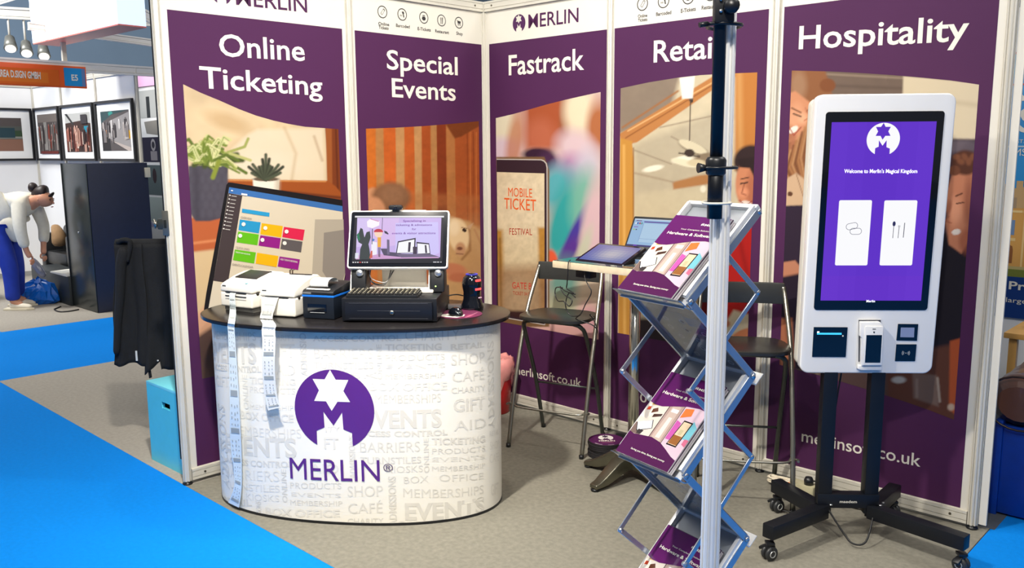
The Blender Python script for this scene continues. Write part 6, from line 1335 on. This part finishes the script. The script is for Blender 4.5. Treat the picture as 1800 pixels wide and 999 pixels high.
framed('middle photograph on the far white wall, reddish figures and a blue patch', O0, (1, 0, 0), -7.44, -6.45, ZL, ZH, ((72, 54, 50), [([(0, .75), (.6, .8), (1, .72), (1, 1), (0, 1)], (196, 196, 192)), ([(0, 1), (.3, .7), (.36, .72), (.1, 1)], (60, 60, 62)), (rq(.74, .45, .9, .66), (50, 150, 176))]+people(34, 2, [(160, 100, 86), (196, 150, 132), (96, 50, 44), (60, 44, 44), (220, 196, 180)], 0, .65)+[(rq(.66, .72, .9, .95), (70, 66, 70))]), .11)
framed('rightmost photograph on the far white wall with a yellow patch', O0, (1, 0, 0), -6.38, -5.39, ZL, ZH, ((96, 90, 90), [([(0, .7), (.4, .9), (1, 1), (0, 1)], (62, 84, 88)), ([(.3, .88), (.45, .94), (.4, 1), (.28, .96)], (60, 150, 140)), ([(.3, .3), (1, .05), (1, .95), (.3, .75)], (160, 156, 156)), ([(.3, .28), (.9, 0), (1, 0), (1, .08)], (196, 184, 178)), ([(0, 0), (.3, 0), (.28, .5), (0, .6)], (56, 54, 56)), (rq(.88, .3, 1, .5), (232, 176, 56)), (circ(.16, .48, .07, .05, 10), (190, 130, 90))]+people(24, 3, [(206, 202, 200), (130, 124, 124), (70, 66, 68), (176, 168, 164)], .2, .8)), .12)
framed('photograph on the far side wall behind the bending person, green and brown landscape', (-8.43, 0, 0), (0, 1, 0), -.95, .155, ZL, ZH, ((92, 96, 90), [(rq(0, .42, 1, .62), (64, 84, 60)), (rq(0, .38, 1, .44), (150, 150, 140)), (rq(0, 0, 1, .36), (150, 110, 92)), (rq(0, .75, 1, 1), (92, 84, 82)), (rq(.32, .1, .42, 1), (128, 118, 110)), (rq(.6, .2, .68, .95), (140, 134, 126)), (rq(.68, .4, .9, .7), (50, 74, 82))]), .13)
# prints beyond, seen in the gap beside the wall
ph = empty('space_print', (-7.3, 1.2, 1.9), 0, 'tall display of astronaut photographs seen in the gap beside the purple stand', 'poster')
box('backing_board', (.1, .03, -.57), (1.4, .03, 2.66), WB2, ph, .002)
PHP = local_plane(ph, (0, .014, 0))
pz = [(rq(-.5, .15, .7, .50), (196, 198, 196)), (rq(-.1, .15, .0, .42), (58, 60, 62)), ([(-.15, -.05), (.5, -.1), (.3, .12), (-.2, .1)], (150, 146, 140)), (rq(-.5, -.42, .7, -.10), (52, 46, 66)), (circ(.02, -.2, .07, .08, 12), (176, 172, 176)), (circ(.02, -.2, .045, .045, 10), (60, 56, 66)), (rq(-.07, -.4, .12, -.28), (156, 150, 156)), (rq(-.5, -.85, .7, -.46), (96, 110, 112)), (circ(0, -.6, .06, .1, 10), (60, 40, 44)), (rq(-.5, -1.2, .7, -.88), (190, 204, 200)), (rq(-.5, -1.28, .7, -1.22), (190, 180, 210))]
under(ph, flat('prints', pz, PHP, PRINT, None, off=.002, px=False))
pk = empty('pink_panel', (-7.3, 1.203, 2.55), 0, 'pale pink panel above the astronaut photographs', 'sign'); box('panel', (.05, 0, .0), (1.3, .02, .2), mat('pale_pink_panel', (244, 190, 230), .5), pk, .001)
cg = empty('grey_coat', (-6.3, 1.0, 0), 0, 'slate blue garment hanging in the gap left of the purple wall', 'coat')
skin('coat_body', {'a': (0, 0, 1.40, .05), 'b': (.02, 0, 1.25, .12, .06), 'c': (.04, 0, .95, .14, .07), 'd': (.05, 0, .7, .13, .06)}, [('a', 'b'), ('b', 'c'), ('c', 'd')], mat('slate_cloth', (112, 128, 142), .8, var=.15), cg, 1)
skin('coat_sleeve', {'a': (.03, -.05, 1.3, .05), 'b': (.10, -.08, 1.05, .05), 'c': (.12, -.08, .8, .045)}, [('a', 'b'), ('b', 'c')], mat('slate_cloth', (112, 128, 142), .8, var=.15), cg, 1)
lathe('stand_base', [(.15, 0), (.15, .02), (.01, .03), (.01, 1.45), (.0001, 1.46)], (0, 0, 0), BLACKM, cg, 14)

# dark showcase, low plinth, armchair and things
cb_ = empty('dark_showcase', (-5.02, -.5, 0), 0, 'tall dark navy showcase cabinet in the far stand', 'cabinet')
box('side_panel', (-.325, .004, .75), (.63, .008, 1.49), mat('dark_sheen_panel', (40, 46, 46), .22, var=.2, vscale=2), cb_, .001)
box('body', (-.32, .31, .75), (.64, .60, 1.50), mat('navy_cabinet', (24, 32, 56), .5, var=.1), cb_, .003); box('edge_strip', (-.652, .004, .75), (.014, .02, 1.5), BLACKM, cb_, .001)
box('corner_block', (-.02, .60, 1.40), (.10, .05, .10), mat('cream_block', (206, 196, 170), .5), cb_, .001); lathe('lock', [(.0001, 0), (.01, 0), (.01, .006), (.0001, .006)], (0, 0, 0), SILVER, cb_, 10).data.transform(Matrix.Translation((-.33, 0, .80)) @ Matrix.Rotation(math.pi/2, 4, 'X'))
lpn = empty('low_plinth', (-6.31, -.36, 0), math.radians(-2.5), 'low black plinth beside the bending person', 'plinth')
box('body', (0, 0, .155), (1.3, .28, .31), mat('dark_plinth', (34, 40, 42), .5, var=.1), lpn, .003)
mb = MB().add([(.15, -.2, .312), (.62, -.2, .312), (.62, .12, .312), (.2, .08, .312), (.15, -.2, .33), (.62, -.2, .345), (.62, .1, .36), (.2, .05, .345)], [(3, 2, 1, 0), (4, 5, 6, 7), (0, 1, 5, 4), (1, 2, 6, 5), (2, 3, 7, 6), (3, 0, 4, 7)])
wc_ = tag(bev(mb.build('white_cushion', mat('white_cushion', (226, 224, 214), .7)), .008), 'white wedge cushion lying on the low black plinth', 'cushion'); wc_.location = (-6.31, -.34, 0)
ac = empty('black_armchair', (-7.02, -.02, 0), 0, 'black leather armchair behind the low plinth in the far stand', 'armchair')
LB_ = mat('black_leather_far', (30, 32, 34), .35, var=.15)
box('seat', (0, 0, .36), (.62, .30, .16), LB_, ac, .03); box('base', (0, .0, .14), (.66, .30, .24), LB_, ac, .01); box('armrest', (-.38, -.02, .34), (.14, .30, .62), LB_, ac, .03); box('armrest', (.38, -.0, .34), (.14, .30, .62), LB_, ac, .03)
mb = MB().prism([(-.40, .40), (.42, .40), (.42, .78), (.30, .80), (-.02, .82), (-.25, .72)], -.16, -.04, Matrix(((1, 0, 0, 0), (0, 0, -1, 0), (0, 1, 0, 0), (0, 0, 0, 1)))); o = bev(mb.build('backrest', LB_, ac), .02); 
bgp = empty('paper_bag', (-7.16, -.08, .45), .3, 'crumpled brown paper bag on the black armchair', 'bag')
skin('bag', {'a': (0, 0, .03, .10, .08), 'b': (.02, 0, .14, .11, .07), 'c': (-.02, 0, .25, .08, .05), 'd': (-.06, 0, .31, .05, .02)}, [('a', 'b'), ('b', 'c'), ('c', 'd')], mat('brown_paper', (150, 118, 82), .8, var=.2, vscale=14), bgp, 1)
# wire framed chair cut by the frame edge
wcr = empty('gold_wire_chair', (-6.85, -1.15, 0), .75, 'gold wire framed chair at the left edge behind the bending person', 'chair')
GOLD = mat('gold_wire', (196, 166, 120), .3, .7)
for r_, z in ((.24, .30), (.20, .52)): tube('wire_loop', [(r_*math.cos(a), r_*.8*math.sin(a), z+.10*math.cos(a)) for a in np.linspace(0, 2*math.pi, 26, endpoint=False)], .011, GOLD, wcr, 8, closed=True)
tube('wire_side', [(.22, 0, .58), (.30, 0, .36), (.24, -.02, .10), (.1, -.04, .012)], .012, GOLD, wcr, 8, 6); tube('wire_side', [(-.22, 0, .5), (-.28, 0, .3), (-.2, 0, .06), (-.1, 0, .012)], .012, GOLD, wcr, 8, 6)
lathe('seat_pad', [(.0001, .36), (.19, .37), (.2, .40), (.18, .43), (.0001, .44)], (0, 0, 0), mat('brown_seat', (96, 62, 48), .6), wcr, 20)
bb = empty('blue_plastic_bag', (-6.12, -.685, 0), .75, 'crumpled bright blue plastic bag on the floor behind the jeans', 'bag')
rb = random.Random(6); mb = MB(); nb = 22; prof = [(.12, 0), (.17, .03), (.16, .10), (.13, .16), (.09, .21), (.03, .23)]
for j, (r_, z) in enumerate(prof):
    for k in range(nb): a = 2*math.pi*k/nb; rj = r_*(1+.22*math.sin(k*1.9+j*1.3)*.6+rb.uniform(-.08, .08)); mb.v.append((rj*1.25*math.cos(a), rj*.8*math.sin(a), max(0, z+rb.uniform(-.02, .03)*(j > 0)+.04*math.sin(a)*(j > 1))))
for j in range(len(prof)-1):
    for k in range(nb): mb.f.append([j*nb+k, j*nb+(k+1) % nb, (j+1)*nb+(k+1) % nb, (j+1)*nb+k]); mb.sm.append(False)
mb.f.append([5*nb+k for k in range(nb)]); mb.sm.append(False)
mb.build('film', mat('blue_film', (14, 96, 190), .25, var=.2), bb)
tag(tube('floor_lead', [(-5.69, -.62, .006), (-5.62, -.68, .006), (-5.55, -.73, .006), (-5.38, -.74, .006), (-5.33, -.66, .006), (-5.36, -.56, .006)], .007, CABLE, None, 8, 5), 'black lead looping on the floor in front of the dark showcase', 'cable')

# ------------------------------------------------------------------ the bending person
pn = empty('person', (-5.91, -.897, 0), .757, 'person in white cardigan and blue jeans bending over, holding a grey bag', 'person')
SKIN = mat('skin', (196, 138, 108), .5, var=.04)
J = {'pelvis': (-.20, 0, .86, .12), 'waist': (-.15, 0, .98, .11), 'chest': (-.0, 0, 1.08, .12), 'upper': (.13, 0, 1.11, .095), 'neck': (.225, 0, 1.125, .058), 'skull': (.295, 0, 1.160, .104), 'face': (.330, 0, 1.115, .088), 'chin': (.345, 0, 1.060, .052),
     'sl': (.12, -.15, 1.08, .052), 'el': (.14, -.19, .84, .042), 'wl': (.17, -.17, .62, .028), 'hl': (.20, -.16, .55, .030), 'sr': (.12, .15, 1.08, .052), 'er': (.18, .18, .85, .042), 'wr': (.20, .10, .64, .028), 'hr': (.22, .05, .56, .030),
     'pl': (-.19, -.09, .84, .095), 'kl': (-.06, -.10, .46, .062), 'al': (-.06, -.10, .09, .042), 'tl': (.04, -.10, .05, .036), 'pr': (-.19, .09, .84, .095), 'kr': (-.12, .12, .47, .062), 'ar': (-.16, .14, .09, .042), 'tr': (-.06, .15, .05, .036)}
E_ = [('pelvis', 'waist'), ('waist', 'chest'), ('chest', 'upper'), ('upper', 'neck'), ('neck', 'skull'), ('skull', 'face'), ('face', 'chin'), ('upper', 'sl'), ('sl', 'el'), ('el', 'wl'), ('wl', 'hl'), ('upper', 'sr'), ('sr', 'er'), ('er', 'wr'), ('wr', 'hr'),
      ('pelvis', 'pl'), ('pl', 'kl'), ('kl', 'al'), ('al', 'tl'), ('pelvis', 'pr'), ('pr', 'kr'), ('kr', 'ar'), ('ar', 'tr')]
skin('body', J, E_, SKIN, pn, 2)
def fing(hx, hy, hz, s_):
    for k in range(4):
        y = hy+(k-1.5)*.018; l = (.052, .062, .058, .046)[k]
        skin('finger', {'a': (hx, y, hz, .010), 'b': (hx+.012, y, hz-l*.5, .009), 'c': (hx+.002, y, hz-l, .008)}, [('a', 'b'), ('b', 'c')], SKIN, pn, 1)
    skin('thumb', {'a': (hx-.005, hy+s_*.03, hz+.03, .011), 'b': (hx-.012, hy+s_*.045, hz, .010), 'c': (hx-.002, hy+s_*.04, hz-.028, .008)}, [('a', 'b'), ('b', 'c')], SKIN, pn, 1)
fing(.205, -.16, .535, 1); fing(.222, .05, .545, -1)
WK = mat('cream_knit', (222, 216, 198), .9, var=.05, vscale=30, bump=.3, bscale=260)
JC = {'hem': (-.21, 0, .91, .165, .18), 'waist': (-.13, 0, 1.0, .165, .18), 'chest': (.02, 0, 1.075, .155, .175), 'upper': (.12, 0, 1.11, .12, .14), 'collar': (.195, 0, 1.125, .078),
      'sl': (.12, -.15, 1.08, .078), 'ml': (.13, -.18, .95, .070), 'el': (.14, -.195, .83, .062), 'wl': (.165, -.175, .645, .052), 'sr': (.12, .15, 1.08, .078), 'er': (.18, .185, .85, .060), 'wr': (.20, .11, .665, .052)}
skin('cardigan', JC, [('hem', 'waist'), ('waist', 'chest'), ('chest', 'upper'), ('upper', 'collar'), ('upper', 'sl'), ('sl', 'ml'), ('ml', 'el'), ('el', 'wl'), ('upper', 'sr'), ('sr', 'er'), ('er', 'wr')], WK, pn, 2)
skin('cardigan_hem', {'a': (-.12, -.03, .95, .15, .16), 'b': (-.0, -.05, .85, .09, .14), 'c': (.06, -.06, .70, .03, .09)}, [('a', 'b'), ('b', 'c')], WK, pn, 2)
DEN = mat('blue_denim', (18, 50, 156), .85, var=.12, vscale=14)
skin('jeans', {'p': (-.20, 0, .88, .145, .15), 'pl': (-.18, -.09, .80, .125), 'ml': (-.10, -.10, .62, .105), 'kl': (-.055, -.10, .45, .088), 'cl': (-.055, -.10, .25, .075), 'al': (-.055, -.10, .09, .078), 'pr': (-.18, .09, .80, .125), 'kr': (-.12, .12, .46, .09), 'ar': (-.15, .14, .10, .078)},
     [('p', 'pl'), ('pl', 'ml'), ('ml', 'kl'), ('kl', 'cl'), ('cl', 'al'), ('p', 'pr'), ('pr', 'kr'), ('kr', 'ar')], DEN, pn, 2)
SH = mat('white_trainer', (222, 214, 196), .6)
for (x, y) in ((-.02, -.10), (-.12, .15)):
    skin('shoe', {'h': (x-.08, y, .045, .042), 'm': (x, y, .045, .044, .04), 't': (x+.11, y, .036, .040, .030), 'e': (x+.155, y, .030, .026, .022)}, [('h', 'm'), ('m', 't'), ('t', 'e')], SH, pn, 2)
    bev(MB().prism([(x-.125, y-.042), (x+.12, y-.046), (x+.18, y), (x+.12, y+.046), (x-.125, y+.042)], 0.0, .022).build('shoe_sole', mat('cream_sole', (206, 198, 176), .7), pn), .006)
HR = mat('dark_brown_hair', (36, 24, 22), .5, var=.2, vscale=40)
skin('hair', {'a': (.350, 0, 1.195, .062, .085), 'b': (.305, 0, 1.205, .088, .100), 'c': (.250, 0, 1.185, .075, .092), 'd': (.245, 0, 1.140, .045, .08)}, [('a', 'b'), ('b', 'c'), ('c', 'd')], HR, pn, 2)
skin('hair_bun', {'a': (.24, 0, 1.24, .045), 'b': (.195, 0, 1.262, .062), 'c': (.16, 0, 1.262, .045)}, [('a', 'b'), ('b', 'c')], HR, pn, 2)
skin('hair_fringe', {'a': (.36, 0, 1.18, .060, .080), 'b': (.385, 0, 1.155, .030, .052)}, [('a', 'b')], HR, pn, 2)
skin('ear', {'a': (.288, -.080, 1.15, .014, .008), 'b': (.284, -.080, 1.125, .012, .007)}, [('a', 'b')], SKIN, pn, 1)
skin('nose', {'a': (.388, 0, 1.115, .010), 'b': (.402, 0, 1.085, .012)}, [('a', 'b')], SKIN, pn, 1)
for sy in (-1, 1):
    lathe('eye', [(.0001, -.006), (.009, 0), (.0001, .006)], (.384, sy*.034, 1.125), mat('dark_eye', (30, 22, 20), .3), pn, 8); tube('eyebrow', [(.390, sy*.020, 1.142), (.384, sy*.046, 1.138)], .004, HR, pn, 6)
tube('mouth', [(.380, -.018, 1.058), (.386, 0, 1.058), (.380, .018, 1.058)], .005, mat('lips', (150, 70, 66), .5), pn, 6)
hb = empty('grey_bag', (-5.76, -.817, .46), .757, 'small grey shiny bag held in the bending hands', 'bag')
skin('pouch', {'a': (-.02, 0, .07, .022, .03), 'b': (.02, 0, .0, .045, .05), 'c': (.07, 0, -.08, .05, .045), 'd': (.10, 0, -.13, .02, .03)}, [('a', 'b'), ('b', 'c'), ('c', 'd')], mat('grey_shiny_bag', (110, 112, 126), .2, var=.2, coat=.5), hb, 1)

# ------------------------------------------------------------------ behind the right-hand end
sf_ = empty('leather_sofa', (3.18, .75, 0), 0, 'brown leather sofa with blue side panel behind the right end of the purple wall', 'sofa')
LE = mat('brown_leather', (86, 52, 40), .28, var=.2, vscale=9, coat=.3)
box('side_panel', (-.215, 0, .215), (.03, 1.06, .43), mat('deep_blue_panel', (8, 52, 140), .3, var=.1), sf_, .002)
box('body', (.1, 0, .21), (.6, 1.04, .40), mat('deep_blue_panel', (8, 52, 140), .3, var=.1), sf_, .004)
mb = MB(); pr_ = []
N1, N2 = 26, 18
for i in range(N1+1):
    u = i/N1; y = -.55+1.1*u
    for k in range(N2):
        a = 2*math.pi*k/N2; r_ = .135*(1-.35*max(0, (abs(u-.5)-.42)/.08)**2)*(1+.02*math.sin(u*40+a*3)); mb.v.append((-.14+r_*1.0*math.cos(a), y, .52+r_*.86*math.sin(a)))
for i in range(N1):
    for k in range(N2): mb.f.append([i*N2+k, i*N2+(k+1) % N2, (i+1)*N2+(k+1) % N2, (i+1)*N2+k]); mb.sm.append(True)
mb.f.append(list(range(N2))); mb.sm.append(False); mb.f.append([N1*N2+k for k in range(N2)]); mb.sm.append(False)
mb.build('rolled_arm', LE, sf_); box('seat_cushion', (.2, 0, .47), (.5, .95, .12), LE, sf_, .03); box('backrest', (.42, 0, .60), (.14, 1.0, .40), LE, sf_, .04)
tube('arm_piping', [(-.14+.137*math.cos(a), -.545, .52+.118*math.sin(a)) for a in np.linspace(0, 2*math.pi, 24, endpoint=False)], .005, mat('dark_piping', (40, 22, 18), .4), sf_, 8, closed=True)
wt = empty('wooden_table', (3.02, 1.62, 0), 0, 'pale wooden side table behind the leather sofa', 'table')
box('tabletop', (0, 0, .60), (.62, .7, .03), mat('pale_oak', (206, 158, 88), .4, var=.12, vscale=8), wt, .003)
for sx in (-1, 1):
    for sy in (-1, 1): box('leg', (sx*.27, sy*.3, .293), (.04, .04, .585), mat('pale_oak', (206, 158, 88), .4, var=.12, vscale=8), wt, .002)
bt = empty('brown_bottle', (2.80, 1.50, .615), 0, 'small brown box with a gold cap on the wooden table', 'ornament'); box('body', (0, 0, .035), (.05, .05, .07), mat('dark_red_brown', (84, 34, 26), .4), bt, .003); box('cap', (0, 0, .08), (.028, .028, .02), mat('gold_cap', (200, 150, 60), .3, .6), bt, .002)
wb = empty('wall_back', kind='structure'); MB().box((4.4, 2.66, 1.25), (4.6, .04, 2.5)).build('wall_panel', WB2, wb)
po = empty('palace_poster', (2.9, 2.62, .46), 0, 'blue poster with white lettering above a sandstone palace, at the right edge', 'poster')
box('board', (0, .008, .95), (1.3, .014, 1.9), mat('poster_blue', (24, 132, 196), .45), po, .001)
POP = local_plane(po, (0, 0, 0)); X = lambda x, z: (x-2.9, z-.46)
def pw(x0, z0, x1, z1): return [X(x0, z0), X(x1, z0), X(x1, z1), X(x0, z1)]
pp = [(pw(2.25, .46, 3.55, .74), (20, 62, 134)), (pw(2.25, .74, 3.55, 1.32), (226, 170, 92)), (pw(2.25, .74, 3.55, .80), (122, 132, 56)), (pw(2.25, .79, 3.55, .81), (196, 180, 120)), (pw(2.25, 1.60, 3.55, 1.61), (200, 220, 236)),
      (pw(2.25, 2.06, 3.55, 2.20), (110, 190, 226)), (pw(2.25, 2.20, 3.55, 2.215), (206, 60, 66)), (pw(2.25, 2.0, 3.55, 2.012), (206, 60, 66)), (pw(2.25, 2.215, 3.55, 2.36), (236, 240, 244)),
      ([X(2.25, 1.32), X(2.34, 1.36), X(2.40, 1.33), X(2.40, 1.38), X(2.44, 1.38), X(2.44, 1.34), X(3.55, 1.36), X(3.55, 1.2), X(2.25, 1.2)], (206, 170, 120))]
for k in range(9):
    x = 2.36+k*.13
    pp += [(pw(x, 1.02, x+.05, 1.12), (120, 150, 190)), (pw(x-.01, .98, x+.06, 1.0), (240, 206, 140)), (pw(x, .83, x+.05, .92), (150, 96, 56)), ([X(x, .92), X(x+.05, .92), X(x+.045, .945), X(x+.025, .955), X(x+.005, .945)], (150, 96, 56)), (pw(x-.03, .81, x-.018, 1.18), (244, 206, 140)), (pw(x, 1.2, x+.05, 1.27), (176, 150, 120)), (pw(x-.035, 1.17, x+.09, 1.185), (246, 214, 150))]
under(po, flat('print', pp, POP, PRINT, None, off=.0015, px=False))
for t_, a, b, c_, bo in (('Protecting', (2.405, .655), (2.86, .655), .052, .02), ('large Roller', (2.395, .565), (2.70, .565), .032, 0), ('S', (2.385, 1.70), (2.48, 1.70), .15, .02), ('MS', (2.372, 1.545), (2.44, 1.545), .045, 0), ('ST. R', (2.38, 1.628), (2.46, 1.628), .022, 0)):
    mb = MB(); text_to(mb, t_, POP, X(*a), X(*b), c_, bo, .0045, px=False); under(po, mb.build('lettering', WPRINT))
mb = MB(); mb.add([POP.at(*q, .0045) for q in (X(2.36, 1.90), X(2.46, 1.90), X(2.47, 1.97), X(2.44, 1.93), X(2.42, 1.98), X(2.40, 1.93), X(2.37, 1.97))], [tuple(range(7))]); under(po, mb.build('crown_mark', WPRINT))

ps = empty('power_supply', (.715, -1.50, ZC), A6, 'black box standing behind the receipt printer on the counter', 'power supply')
box('body', (0, 0, .075), (.07, .08, .15), BLACK, ps, .006); tube('lead', [(.03, -.03, .03), (.06, -.05, .01), (.10, -.02, .006)], .003, CABLE, ps, 8, 4)
